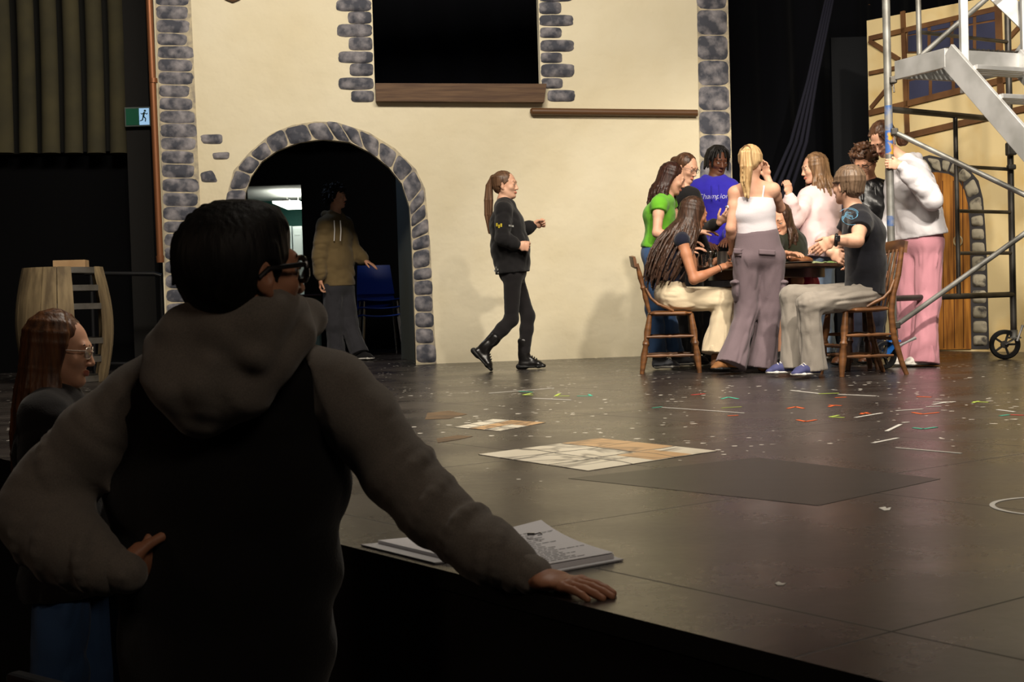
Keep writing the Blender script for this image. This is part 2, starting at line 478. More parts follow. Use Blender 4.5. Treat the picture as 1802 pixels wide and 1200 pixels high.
    L.new(seam, mx4.inputs[0]); L.new(mx4.outputs[2], b.inputs['Base Color'])
    rough = math_('ADD', ramp(dirt, 0.3, 0.75, 0.20, 0.32), math_('MULTIPLY', fine, 0.06))
    rough = math_('ADD', rough, math_('MULTIPLY', seam, 0.5)); L.new(rough, b.inputs['Roughness'])
    b.inputs['Specular IOR Level'].default_value = 0.55
    bp = nd('ShaderNodeBump'); bp.inputs['Strength'].default_value = 0.10; bp.inputs['Distance'].default_value = 0.01
    L.new(math_('SUBTRACT', noise(7, 4), math_('MULTIPLY', seam, 0.6)), bp.inputs['Height']); L.new(bp.outputs[0], b.inputs['Normal'])
    return m

# ------------------------------------------------------------------ stage and hall
E0 = G(620, 963); E1 = G(1560, 1200)
ED = (E1 - E0).normalized(); EN = Vector((-ED.y, ED.x, 0))
if EN.y < 0: EN = -EN           # EN points up stage
EDGE_ANG = math.atan2(ED.y, ED.x)
_R = Matrix.Rotation(-EDGE_ANG, 3, 'Z')
t_edge = (_R @ E0).y; t_seam = (_R @ G(1050, 1000)).y; s_seam = (_R @ G(913, 935)).x
SEAM_T = 1.22 * 0.0 - t_seam; SEAM_S = -s_seam
HZ = -1.05
M_floor = floor_material()
ea = E0 - ED * 5.6; eb = E1 + ED * 2.6
def poly(name, pts, z0, z1, m, **kw):
    b = MB(); b.prism([Vector((p[0], p[1], z0)) for p in pts], (0, 0, 1), z1 - z0)
    return tag(b.build(name, m), **kw)
poly('floor', [ea, eb, (9.5, -1.4), (9.5, 20), (-9.5, 20), (-9.5, ea.y)], -0.04, 0.0, M_floor, kind='structure')
fl_ = bpy.data.objects['floor']; fl_.data.materials.append(M_fascia)
for p_ in fl_.data.polygons:
    if abs(p_.normal.z) < 0.5: p_.material_index = 1
f = MB(); f.prism([ea + EN * 0.012 + Vector((0, 0, HZ)), eb + EN * 0.012 + Vector((0, 0, HZ)), eb + EN * 0.012 + Vector((0, 0, -0.041)), ea + EN * 0.012 + Vector((0, 0, -0.041))], EN, 0.05)
tag(f.build('wall_stage_front', M_fascia), kind='structure')
poly('floor_house', [(-9.5, -4), (9.5, -4), (9.5, 12), (-9.5, 12)], HZ - 0.05, HZ, M_house, kind='structure')

WA = G(765, 640); WB = G(1125, 627)
WD = (WB - WA).normalized(); WN = Vector((WD.y, -WD.x, 0))         # WN towards the camera
def wp(px, py, off=0.0): return onplane(px, py, WA + WN * off, WN)
def wuv(px, py):
    p = wp(px, py); return ((p - WA).dot(WD), p.z)
def flat_with_holes(name, outer, holes, D, Nn, origin, thick, m, parent=None):
    "2-D outline (u, z) with holes, made a board of real thickness behind its face"
    cu = bpy.data.curves.new(name, 'CURVE'); cu.dimensions = '2D'; cu.fill_mode = 'BOTH'; cu.extrude = thick / 2
    for ring in [outer] + holes:
        sp = cu.splines.new('POLY'); sp.points.add(len(ring) - 1); sp.use_cyclic_u = True
        for i, (u, z) in enumerate(ring): sp.points[i].co = (u, z, 0, 1)
    o = bpy.data.objects.new('t', cu); COL.objects.link(o)
    me = bpy.data.meshes.new_from_object(o.evaluated_get(bpy.context.evaluated_depsgraph_get()))
    bpy.data.objects.remove(o); bpy.data.curves.remove(cu)
    X = D; Y = Vector((0, 0, 1)); Z = Nn
    R = Matrix((X, Y, Z)).transposed().to_4x4()
    me.transform(Matrix.Translation(Vector(origin) - Nn * thick / 2) @ R)
    me.materials.clear()
    return link_mesh(name, me, m, parent)

inner_px = [(732, 639), (729, 540), (725, 438), (721, 365), (707, 323), (684, 294), (653, 269), (615, 250), (569, 245), (527, 250), (488, 265), (461, 284), (442, 311), (432, 340), (428, 400), (430, 500), (436, 648)]
outer_px = [(768, 639), (762, 540), (757, 430), (748, 332), (732, 298), (695, 261), (649, 233), (592, 215), (553, 214), (515, 220), (477, 235), (438, 269), (411, 300), (399, 345), (393, 400), (394, 500), (398, 650)]
arch_uv = [wuv(*p) for p in inner_px]
arch_uv[0] = (arch_uv[0][0], -0.02); arch_uv[-1] = (arch_uv[-1][0], -0.02)
wl = wuv(288, 500)[0]; wr_ = wuv(1284, 200)[0]
win = [wuv(660, 158), wuv(952, 160)]
wu0, wu1 = wuv(658, 100)[0], wuv(950, 100)[0]; wz0 = win[0][1]
outer = [(wl, 0.0), (arch_uv[-1][0], 0.0)] + [(u, max(z, 0.0)) for u, z in arch_uv[::-1][1:-1]] + [(arch_uv[0][0], 0.0), (wr_, 0.0), (wr_, 4.7), (wl, 4.7)]
back_wall = flat_with_holes('wall_back', outer, [[(wu0, wz0), (wu1, wz0), (wu1, 4.3), (wu0, 4.3)]], WD, WN, WA, 0.10, M_plaster)
tag(back_wall, kind='structure')

def stone(b, q, t, N_, rng, jit=0.006, rnd=0.22, flat=0.55):
    "one domed stone with rounded corners on the quad q = TL TR BR BL (3-D points)"
    nu, nv = 8, 7
    TL, TR, BR, BL = q
    sd = rng.random() * 50
    edge = {}
    def fn(u, v):
        x = u * 2 - 1; y = v * 2 - 1
        m_ = max(abs(x), abs(y)); ang = math.atan2(y, x)
        if m_ > 0:
            # superellipse
            n_ = 5.0
            se = (abs(math.cos(ang)) ** n_ + abs(math.sin(ang)) ** n_) ** (-1 / n_)
            rr = m_ * se * (1 - 0.0)
            x2 = math.cos(ang) * rr; y2 = math.sin(ang) * rr
        else: x2 = y2 = 0
        from mathutils import noise as nz
        x2 += jit * 8 * m_ * nz.noise(Vector((x * 2.3 + sd, y * 2.3, 0)))
        y2 += jit * 8 * m_ * nz.noise(Vector((x * 2.3, y * 2.3 + sd, 4)))
        U = (x2 + 1) / 2; V = (y2 + 1) / 2
        p = (TL * (1 - U) + TR * U) * (1 - V) + (BL * (1 - U) + BR * U) * V
        h = t * (1 - m_ ** 4) * (flat + (1 - flat) * (0.5 + 0.7 * nz.noise(Vector((x * 1.6 + sd, y * 1.6 - sd, 2)))))
        return p + N_ * (max(h, 0) + 0.001)
    b.grid(fn, nu, nv)
def shrink(q, px_gap):
    c = (q[0] + q[1] + q[2] + q[3]) / 4
    out = []
    for p in q:
        d = c - p; L = d.length
        out.append(p + d / L * min(px_gap, L * 0.3))
    return out
RS = random.Random(5)
SO = 0.004
# left column
b = MB(); mo = MB()
ys = [-60, -36, -12, 10, 34, 58, 80, 103, 126, 149, 171, 194, 217, 242, 264, 288, 313, 338, 363, 388, 410, 434, 458, 482, 508, 532, 556, 582, 606, 630, 655]
for y0, y1 in zip(ys, ys[1:]):
    f0 = (y0 + 0) / 560.0
    xl = 272 + 20 * (y0 / 560) + 1; xr = 332 + 24 * (y0 / 400) + RS.uniform(-5, 4)
    if 255 < y0 < 320: xr -= 3
    q = [wp(xl, y0 + RS.uniform(-1, 1), SO), wp(xr, y0 + RS.uniform(0, 2), SO), wp(xr + RS.uniform(-3, 3), y1 + 1, SO), wp(xl, y1, SO)]
    stone(b, shrink(q, 0.010), 0.022, WN, RS)
mo.prism([wp(271, -62, 0.001), wp(333, -62, 0.001), wp(366, 655, 0.001), wp(296, 655, 0.001)], WN, 0.004)
co = mo.build('mortar_bed', M_mortar, back_wall)
b.build('stone_column', M_stone, co, smooth='all')
# loose stones on the plaster
for q in ([(352, 237), (392, 236), (391, 254), (356, 253)], [(373, 269), (404, 267), (403, 280), (376, 281)], [(352, 304), (374, 299), (384, 321), (355, 321)]):
    b = MB(); stone(b, [wp(x, y, 0.001) for x, y in q], 0.03, WN, RS)
    b.build('loose_stone', M_stone, back_wall, smooth='all')
# arch surround
def polylen(pl):
    L = [0]
    for a, c in zip(pl, pl[1:]): L.append(L[-1] + math.hypot(c[0] - a[0], c[1] - a[1]))
    return L
def at_frac(pl, f):
    L = polylen(pl); s_ = f * L[-1]
    for i in range(len(pl) - 1):
        if s_ <= L[i + 1] or i == len(pl) - 2:
            k = (s_ - L[i]) / (L[i + 1] - L[i]); return (pl[i][0] + (pl[i + 1][0] - pl[i][0]) * k, pl[i][1] + (pl[i + 1][1] - pl[i][1]) * k)
b = MB()
bounds = [0.0]
while bounds[-1] < 16:
    i = bounds[-1]
    seg_i = min(int(i), 15)
    ln = math.hypot(outer_px[seg_i + 1][0] - outer_px[seg_i][0], outer_px[seg_i + 1][1] - outer_px[seg_i][1])
    st = RS.choice([22, 28, 28, 34]) if seg_i < 3 or seg_i > 12 else RS.choice([31, 35, 40])
    bounds.append(i + st / ln)
def idxpt(pl, f):
    f = min(max(f, 0), len(pl) - 1.0001); i = int(f); k = f - i
    return (pl[i][0] + (pl[i + 1][0] - pl[i][0]) * k, pl[i][1] + (pl[i + 1][1] - pl[i][1]) * k)
mo = MB()
ring_o = [wp(*p, 0.001) for p in outer_px]; ring_i = [wp(*p, 0.001) for p in inner_px]
for i in range(len(outer_px) - 1):
    mo.prism([ring_i[i], ring_o[i], ring_o[i + 1], ring_i[i + 1]], WN, 0.004)
mo = mo.build('mortar_bed', M_mortar, back_wall)
for f0, f1 in zip(bounds, bounds[1:]):
    f1 = min(f1, 16)
    if f1 - f0 < 0.02: continue
    a0 = idxpt(inner_px, f0); a1 = idxpt(inner_px, f1); o0 = idxpt(outer_px, f0); o1 = idxpt(outer_px, f1)
    j = RS.uniform(-2, 3)
    ex = lambda a, o: (o[0] + (o[0] - a[0]) / 35 * j, o[1] + (o[1] - a[1]) / 35 * j)
    o0 = ex(a0, o0); o1 = ex(a1, o1)
    q = [wp(*a1, SO), wp(*o1, SO), wp(*o0, SO), wp(*a0, SO)]
    stone(b, shrink(q, 0.008), 0.03, WN, RS, flat=0.7)
b.build('stone_arch', M_stone, mo, smooth='all')
# window surround
b = MB()
rl = [(-92, -68, 0), (-66, -46, 1), (-44, -24, 0), (-22, -2, 1), (-1, 20, 0), (20, 42, 1), (42, 65, 0), (65, 89, 1), (90, 111, 0), (111, 134, 1), (136, 158, 0), (159, 180, 1)]
for y0, y1, nr in rl:
    xo = 592 + (19 if nr else 0) + y0 * 0.03 + RS.uniform(-2, 2); xi = 654 + y0 * 0.03
    q = [wp(xo, y0, SO), wp(xi, y0, SO), wp(xi, y1, SO), wp(xo, y1, SO)]; stone(b, shrink(q, 0.004), 0.03, WN, RS, flat=0.8)
rr = [(-88, -66, 1), (-64, -44, 0), (-42, -20, 1), (-18, 3, 0), (3, 25, 1), (26, 46, 0), (48, 67, 1), (70, 91, 0), (92, 111, 1), (112, 136, 0), (137, 156, 1), (158, 179, 0)]
for y0, y1, nr in rr:
    xo = 1009 - (21 if nr else 0) + y0 * 0.02; xi = 948 + y0 * 0.03 + (10 if y0 > 150 else 0)
    q = [wp(xi, y0, SO), wp(xo, y0, SO), wp(xo, y1, SO), wp(xi, y1, SO)]; stone(b, shrink(q, 0.004), 0.03, WN, RS, flat=0.8)
b.build('window_stones', M_stone, back_wall, smooth='all')
# right column
b = MB(); mo = MB()
ys = [-80, -30, 17, 62, 106, 151, 195, 237, 280, 325, 368, 412, 456, 500, 544, 588, 628]
for y0, y1 in zip(ys, ys[1:]):
    xl = 1225 + 0.02 * y0; xr = 1279 + 0.03 * y0
    q = [wp(xl, y0, SO), wp(xr, y0, SO), wp(xr + 1, y1, SO), wp(xl + 1, y1, SO)]; stone(b, shrink(q, 0.006), 0.03, WN, RS, flat=0.8)
mo.prism([wp(1225, -80, 0.001), wp(1279, -80, 0.001), wp(1296, 627, 0.001), wp(1236, 627, 0.001)], WN, 0.004)
mo = mo.build('mortar_bed', M_mortar, back_wall)
b.build('stone_column', M_stone, mo, smooth='all')
# plank under the opening, rods
b = MB(); b.prism([wp(660, 149, 0), wp(959, 150, 0), wp(955, 182, 0), wp(661, 180, 0)], WN, 0.09)
b.build('window_sill', M_plank, back_wall)
b = MB(); b.tube([wp(933, 196, 0.045), wp(936, 196, 0.045), wp(1227, 199, 0.045)], [0.018, 0.033, 0.033]); 
b.tube([wp(945, 196, 0.0), wp(945, 196, 0.045)], 0.015); b.tube([wp(1200, 199, 0.0), wp(1200, 199, 0.045)], 0.015)
b.build('wall_rod', M_rod, back_wall, smooth=True)
b = MB(); c0 = wp(409, -14, 0.01)
R = Matrix((WD, Vector((0, 0, 1)).cross(WN) * 0 + Vector((0, 0, 1)), WN)).transposed()
pts = [c0 + R @ Vector((0.075 * math.cos(a), 0.075 * math.sin(a), 0.01)) for a in np.linspace(0, 2 * PI, 25)]
b.tube(pts, [0.016 if i % 3 else 0.022 for i in range(25)], 8)
for a in (0.4, 2.0, 3.6, 5.2): b.tube([c0 + WN * 0.01, c0 + WN * 0.01 + R @ Vector((0.075 * math.cos(a), 0.075 * math.sin(a), 0))], 0.01, 6)
b.build('scroll_ornament', M_rod, back_wall, smooth=True)
# copper pipe at the left edge of the set wall
b = MB(); b.tube([P(255.5, -160, 12.3), P(282, 456, 12.3)], 0.031); b.tube([P(281.6, 450, 12.3), P(282.4, 462, 12.3)], [0.038, 0.034])
b.tube([P(269.5, 138, 12.3), P(270, 146, 12.3)], 0.038)
o = b.build('pipe_run', M_copper, smooth=True, base=P(282, 460, 12.3))
o.name = 'copper_pipe'
tag(o, 'tall copper coloured pipe standing against the left edge of the cream set wall', 'pipe')

# darkness behind the set: black masking walls and drapes
def panel(name, a, c, z0, z1, t, m, **kw):
    a = Vector((a[0], a[1], 0)); c = Vector((c[0], c[1], 0)); d = (c - a).normalized(); n = Vector((-d.y, d.x, 0))
    b = MB(); b.prism([a + Vector((0, 0, z0)), c + Vector((0, 0, z0)), c + Vector((0, 0, z1)), a + Vector((0, 0, z1))], n, t)
    return tag(b.build(name, m), **kw)
panel('wall_left', (-9.4, 3), (-9.4, 19.9), 0.0, 7.5, 0.1, M_black, kind='structure')
panel('wall_right', (9.4, -1.3), (9.4, 19.9), 0.0, 7.5, 0.1, M_black, kind='structure')

def drape(name, p0, p1, z0, z1, pleat, amp, m, seed=0, nz_=8, sway=0.0, thick=0.02):
    p0 = Vector((p0[0], p0[1], 0)); p1 = Vector((p1[0], p1[1], 0)); d = p1 - p0; L = d.length; d.normalize(); n = Vector((-d.y, d.x, 0))
    nu = max(20, int(L / pleat * 14)); rng = random.Random(seed)
    ph = [rng.uniform(-0.5, 0.5) for _ in range(200)]
    from mathutils import noise as nz
    def off(u, z):
        x = u * L / pleat
        w = math.sin(2 * PI * x + ph[int(x) % 200] * 0.8 + 0.4 * math.sin(z * 1.1 + x))
        return amp * (w * 0.8 + 0.5 * nz.noise(Vector((x * 0.7, z * 0.35, seed))))
    b = MB()
    b.grid(lambda u, v: p0 + d * (u * L) + n * off(u, z0 + (z1 - z0) * v) + Vector((0, 0, z0 + (z1 - z0) * v)), nu, nz_)
    bmesh.ops.recalc_face_normals(b.bm, faces=b.bm.faces)
    g = bmesh.ops.solidify(b.bm, geom=b.bm.faces[:], thickness=thick)
    return b.build(name, m, smooth='all')
dr = drape('stage_drape', (1.9, 15.0), (9.2, 15.6), 0.0, 7.0, 0.42, 0.07, M_drape, 3, 14)
tag(dr, 'tall pleated black velour curtain hanging right of the stone column', 'curtain')
dr = drape('stage_drape', (-9.2, 16.9), (1.7, 16.9), 2.75, 7.0, 0.5, 0.06, M_drape, 4)
tag(dr, 'black velour curtain seen through the upper window opening of the set wall', 'curtain')
# diagonal pulled drape edge: a swag falling from the upper right to the lower left
b = MB()
for k in range(4):
    a = P(1462 + k * 4, -40, 14.0); c = P(1422 + k * 5, 140, 14.0); e = P(1392 + k * 9, 250, 14.1); g = P(1350 + k * 13, 345, 14.2); h = P(1320 + k * 15, 420, 14.3)
    b.tube([a, c, e, g, h], [0.012, 0.016, 0.02, 0.022, 0.02], 8)
o = b.build('drape_tail', mat('blue_black_cloth', (0.008, 0.008, 0.02, 1), 0.9), base=P(1320, 420, 14.3), smooth='all')
tag(o, 'gathered blue-black cloth tail slanting down in front of the black curtain', 'curtain')
# side masking on the left: ribbed olive curtain over a black board wall
rb = MB()
xs = [(-26, 28), (32, 68), (72, 108), (112, 148), (152, 188), (192, 226)]
root = empty('pleated_curtain', P(100, 270, 13.4), 'olive pleated curtain hanging over the black wall on the far left', 'curtain')
for (x0, x1) in [(-108, -70), (-68, -30)] + xs:
    b = MB(); pc = P((x0 + x1) / 2, 270, 13.4); pw = (P(x1, 270, 13.4) - P(x0, 270, 13.4)).length / 2
    def fn(u, v, pc=pc, pw=pw):
        a = PI * 2 * u
        fl = 1.0 + 0.10 * (1 - v) ** 6
        return Vector((pc.x + math.cos(a) * pw * fl * 0.80 + 0.02 * math.sin(v * 5), pc.y + math.sin(a) * 0.075 * fl, pc.z + v * 4.2))
    b.grid(fn, 24, 12, True)
    b.build('pleat', M_rib, root, base=root.location, smooth='all')
b = MB(); pz = P(100, 268, 13.5).z
b.box((-5.7, 13.56, pz + 2.1), (5.3, 0.06, 4.2)); b.build('backing_cloth', mat('dark_backing_cloth', (0.008, 0.008, 0.006, 1), 0.9), root, base=root.location)
panel('wall_left_masking', (-9.2, 13.6), (-3.4, 13.6), 0.0, pz - 0.02, 0.05, M_black, kind='structure')

# exit sign
pa_ = P(227, 300, 13.42); pb_ = P(268, 300, 13.42)
pier = MB(); pier.box(((pa_.x + pb_.x) / 2, 13.46, 3.2), (pb_.x - pa_.x, 0.16, 6.4)); tag(pier.build('wall_left_pier', mat('dark_brown_board', (0.005, 0.004, 0.003, 1), 0.8)), kind='structure')
sg = P(243, 206, 13.34)
root = empty('exit_sign', sg, 'green emergency exit sign with running figure behind the copper pipe', 'sign')
b = MB(); b.box(sg, (0.25, 0.05, 0.19), bev=0.006); b.box(sg + Vector((0, 0.025, 0)), (0.12, 0.05, 0.10)); b.build('casing', mat('grey_casing', sr(90, 100, 96), 0.5), root, sg)
b = MB(); b.box(sg + Vector((-0.045, -0.027, 0)), (0.13, 0.006, 0.16)); b.build('green_panel', mat('green_lit_panel', sr(0, 70, 50), 0.4, emit=sr(0, 110, 70), estr=0.12), root, sg)
b = MB(); b.box(sg + Vector((0.065, -0.027, 0)), (0.10, 0.006, 0.16)); fp = b.build('white_panel', mat('white_lit_panel', sr(170, 200, 220), 0.4, emit=sr(140, 185, 225), estr=0.75), root, sg)
b = MB(); q = sg + Vector((0.065, -0.0315, 0))
def V2(x, z): return q + Vector((x, 0, z))
b.lathe([(0.001, -0.001), (0.011, -0.001), (0.011, 0.001), (0.001, 0.001)], V2(0.012, 0.055), 12, Matrix.Rotation(PI / 2, 3, 'X'))
for a, c, w in (((0.006, 0.042), (-0.006, 0.0), .017), ((0.006, 0.036), (0.03, 0.02), .008), ((0.03, 0.02), (0.036, 0.034), .007), ((0.002, 0.036), (-0.02, 0.022), .008), ((-0.02, 0.022), (-0.03, 0.034), .007),
                ((-0.005, 0.002), (0.016, -0.02), .011), ((0.016, -0.02), (0.012, -0.05), .010), ((-0.006, 0.0), (-0.016, -0.035), .011), ((-0.016, -0.035), (-0.04, -0.042), .009)):
    b.bar(V2(*a), V2(*c), 0.002, w)
b.build('running_figure', mat('dark_green_figure', sr(0, 60, 45), 0.5), root, sg)

# ------------------------------------------------------------------ behind the arch: backstage and the lit room
BY = 17.6
pa = P(432, 327, BY); pb = P(536, 520, BY)
hole = [(pa.x, pb.z), (pb.x, pb.z), (pb.x, pa.z), (pa.x, pa.z)]
bw = flat_with_holes('wall_backstage', [(-9.3, 0), (9.3, 0), (9.3, 7.5), (-9.3, 7.5)], [hole], Vector((1, 0, 0)), Vector((0, -1, 0)), Vector((0, BY, 0)), 0.12, M_black)
tag(bw, kind='structure')
M_teal = mat('teal_paint', sr(12, 92, 84), 0.6)
rm = MB(); ry = BY + 3.2; cz = P(480, 356, ry).z
rm.box(((pa.x + pb.x) / 2, ry + 0.05, 1.2), (4.4, 0.1, 3.0)); tag(rm.build('wall_room_back', M_teal), kind='structure')
rm = MB(); rm.box(((pa.x + pb.x) / 2, BY + 1.75, cz + 0.06), (4.4, 3.2, 0.08)); tag(rm.build('ceiling', mat('white_ceiling', sr(200, 205, 205), 0.8)), kind='structure')
tl = P(515, 345, BY + 1.9); tl.z = cz - 0.13
root = empty('ceiling_lamp', tl, 'bright fluorescent ceiling lamp in the lit room seen through the arch', 'lamp')
b = MB(); b.box(tl + Vector((0, 0, -0.02)), (0.36, 1.3, 0.03)); b.build('diffuser', mat('lamp_diffuser', (1, 1, 1, 1), 0.5, emit=(1.0, 0.97, 0.82, 1), estr=8.0), root, tl)
b = MB(); b.box(tl + Vector((0, 0, 0.002)), (0.10, 1.32, 0.02)); b.tube([tl + Vector((0, .5, 0)), tl + Vector((0, .5, .15))], .008, 8); b.tube([tl + Vector((0, -.5, 0)), tl + Vector((0, -.5, .15))], .008, 8); b.build('housing', mat('lamp_housing', sr(210, 210, 210), 0.5), root, tl)
M_lock = mat('white_locker_paint', sr(205, 220, 222), 0.5)
M_lockd = mat('locker_shadow_gap', sr(70, 80, 82), 0.6)  # plain grey of the locker handles
ly = ry - 0.32
for k, (x0, x1) in enumerate([(437, 455), (456, 474), (475, 493), (494, 513), (514, 532)]):
    a = P(x0, 398, ly - 0.2); c = P(x1, 398, ly - 0.2); top = a.z
    w = c.x - a.x - 0.01; cx_ = (a.x + c.x) / 2
    r_ = empty('locker', (cx_, ly, 0), 'white metal locker in the lit room, ' + ['leftmost of the row, behind the man\'s head', 'second from the left of the row', 'in the middle of the row', 'second from the right of the row', 'rightmost of the row'][k], 'locker', 'white lockers in the lit room')
    b = MB(); b.box((cx_, ly, top / 2), (w, 0.4, top)); b.build('body', M_lock, r_, r_.location)
    b = MB(); b.box((cx_, ly - 0.205, top / 2), (w - 0.02, 0.012, top - 0.06), bev=0.003); b.box((cx_, ly - 0.214, top * 0.93), (w * 0.5, 0.006, 0.02)); dd = b.build('door', M_lock, r_, r_.location)
    b = MB(); b.box((cx_ + w * 0.32, ly - 0.216, top * 0.55), (0.012, 0.014, 0.08)); b.build('handle', M_lockd, dd)
    b = None
for o in [x for x in COL.objects if x.name.startswith('handle')]:
    o.data.transform(Matrix.Translation(-Vector(o.parent.parent.location)))
# low teal cabinet and blue stacked chairs backstage, dark grey masking flat inside the arch
c0 = P(556, 620, 15.6)
a = P(528, 522, 15.6); c = P(566, 640, 15.6)
root = empty('storage_cabinet', ((a.x + c.x) / 2, 15.9, 0), 'low dark teal cabinet beside the person in the archway', 'cabinet')
w = 0.75; cx_ = c.x - w / 2; z1 = a.z
b = MB(); b.box((cx_, 15.9, z1 / 2), (w, 0.5, z1), bev=0.01); b.build('body', mat('dark_teal_board', sr(28, 52, 52), 0.6), root, root.location)
b = MB(); b.box((cx_, 15.88, z1 + 0.012), (w + 0.05, 0.56, 0.024), bev=0.006); b.build('top', mat('dark_red_top', sr(60, 26, 26), 0.5), root, root.location)
for s_ in (-1, 1):
    b = MB(); b.box((cx_ + s_ * w / 4, 15.64, z1 / 2), (w / 2 - 0.03, 0.02, z1 - 0.1), bev=0.004); b.build('door', mat('dark_teal_door', sr(30, 58, 58), 0.6), root, root.location)
M_blueplastic = mat('blue_plastic', sr(18, 62, 160), 0.4)
M_chrome = mat('chrome_tube', (0.5, 0.5, 0.52, 1), 0.25, metal=1.0)
def plastic_chair(loc, rz, label, first=None, z=0):
    r_ = empty('stacking_chair', loc, label, 'chair', 'blue stacking chairs behind the arch', rz=rz)
    b = MB()
    b.grid(lambda u, v: Vector(((u - .5) * 0.44, (v - .5) * 0.42, 0.45 + 0.02 * (2 * u - 1) ** 2 - 0.015 * v)), 8, 8)
    bmesh.ops.solidify(b.bm, geom=b.bm.faces[:], thickness=0.012); b.build('seat', M_blueplastic, r_, smooth=True)
    b = MB()
    b.grid(lambda u, v: Vector(((u - .5) * (0.44 - 0.06 * v), 0.2 + 0.09 * v + 0.03 * (1 - (2 * u - 1) ** 2), 0.52 + 0.34 * v)), 8, 8)
    bmesh.ops.solidify(b.bm, geom=b.bm.faces[:], thickness=0.012); b.build('backrest', M_blueplastic, r_, smooth=True)
    for sx in (-1, 1):
        for sy in (-1, 1):
            b = MB(); b.tube([(sx * 0.19, sy * 0.16, 0.44), (sx * 0.23, sy * 0.22, 0.0)], 0.011, 8); b.build('leg', M_chrome, r_, smooth=True)
    return r_
pc = P(668, 560, 15.8)
for k in range(3):
    plastic_chair((pc.x, 15.75, 0.09 * k), 0.25 + PI * 0.0, 'blue plastic chair behind the arch, ' + ['lowest of the stack of three', 'middle of the stack of three', 'topmost of the stack of three'][k])
jm = mat('dark_grey_masking', sr(92, 98, 94), 0.8)
a = P(696, 300, 14.4); c = P(735, 300, 13.1)
b = MB(); b.prism([Vector((a.x, a.y, 0)), Vector((c.x, c.y, 0)), Vector((c.x, c.y, 2.25)), Vector((a.x, a.y, 2.25))], (1, 0.2, 0), 0.05)
o = b.build('masking_flat', jm, base=Vector((c.x, c.y, 0))); tag(o, 'plain dark grey masking flat just inside the right side of the arch', 'scenery')
a = P(700, 520, 16.6)

# ------------------------------------------------------------------ half-timbered flat on the right
TA = Vector((3.43, 13.1, 0)); TDv = Vector((0.545, -0.838, 0)).normalized(); TN = Vector((TDv.y, -TDv.x, 0))
if TN.y > 0: TN = -TN
def tp(px, py, off=0.0): return onplane(px, py, TA + TN * off, TN)
def tuv(px, py):
    p = tp(px, py); return ((p - TA).dot(TDv), p.z)
M_timber = mat('painted_timber', sr(122, 84, 48), 0.75, col2=sr(92, 60, 34), scale=4, stretch=(1, 1, 1), bump=0.2)
M_cream2 = mat('cream_painted_board', sr(232, 210, 158), 0.85, col2=sr(215, 180, 110), scale=2.2, bump=0.15, bscale=12, lo=0.5, hi=0.75)
M_night = mat('dark_blue_window_paint', sr(58, 62, 92), 0.6, col2=sr(48, 52, 78), scale=3)
M_doorwood = mat('golden_door_wood', sr(190, 128, 52), 0.6, col2=sr(128, 76, 26), scale=2.6, stretch=(9, 9, 0.7), bump=0.25, bscale=10, lo=0.38, hi=0.66)
ul = tuv(1531, 300)[0]
root = empty('timbered_house_flat', TA + TDv * 1.2, 'cream half-timbered house front of the set with door and windows, behind the scaffold', 'scenery')
BL_ = root.location
b = MB(); 
def tz(u, z, off=0.0): return TA + TDv * u + TN * off + Vector((0, 0, z))
b.prism([tz(ul, 0), tz(3.2, 0), tz(3.2, 3.0), tz(ul, tuv(1531, 35)[1])], -TN, 0.06)
b.build('board', M_cream2, root, BL_)
def beam(a, c, wpx, name='timber', t=0.02, m=None):
    pa_ = tp(*a, 0.0); pc_ = tp(*c, 0.0); d = (pc_ - pa_).normalized(); s_ = TN.cross(d); w = wpx / 200.0 / 2
    b = MB(); b.prism([pa_ - s_ * w, pc_ - s_ * w, pc_ + s_ * w, pa_ + s_ * w], TN, t)
    return b.build(name, m or M_timber, root, BL_)
for a, c, w in (((1531, 68), (1770, 12), 9), ((1531, 129), (1590, 117), 7), ((1531, 199), (1802, 132), 11), ((1590, 241), (1830, 185), 11),
                ((1590, 20), (1598, 236), 9), ((1757, -10), (1764, 205), 12), ((1531, 72), (1584, 105), 8), ((1534, 190), (1586, 128), 8),
                ((1531, 8), (1531, 8.5), 1), ((1770, 75), (1830, 10), 8), ((1770, 95), (1830, 80), 8)):
    beam(a, c, w)
def window(x0, y0t, y0b, x1, y1t, y1b, panes, name='window'):
    b = MB(); b.prism([tp(x0, y0t), tp(x1, y1t), tp(x1, y1b), tp(x0, y0b)], TN, 0.012)
    w_ = b.build(name, M_timber, root, BL_)
    for k in range(panes):
        f0 = (k + 0.08) / panes; f1 = (k + 0.92) / panes
        xa = x0 + (x1 - x0) * f0; xb = x0 + (x1 - x0) * f1
        def yy(x, t_): 
            f = (x - x0) / (x1 - x0)
            return (y0t + (y1t - y0t) * f) if t_ else (y0b + (y1b - y0b) * f)
        for (r0, r1) in ((0.05, 0.25), (0.30, 0.95)) if panes < 9 else ((0, 1),):
            def pt(x, r): return tp(x, yy(x, True) + (yy(x, False) - yy(x, True)) * r, 0.0)
            b = MB(); b.prism([pt(xa, r0), pt(xb, r0), pt(xb, r1), pt(xa, r1)], TN, 0.017)
            o = b.build('pane', M_night, w_); o.data.transform(Matrix.Translation(-BL_))
window(1597, 52, 93, 1757, 14, 92, 4)
window(1599, 128, 181, 1720, 104, 150, 3)
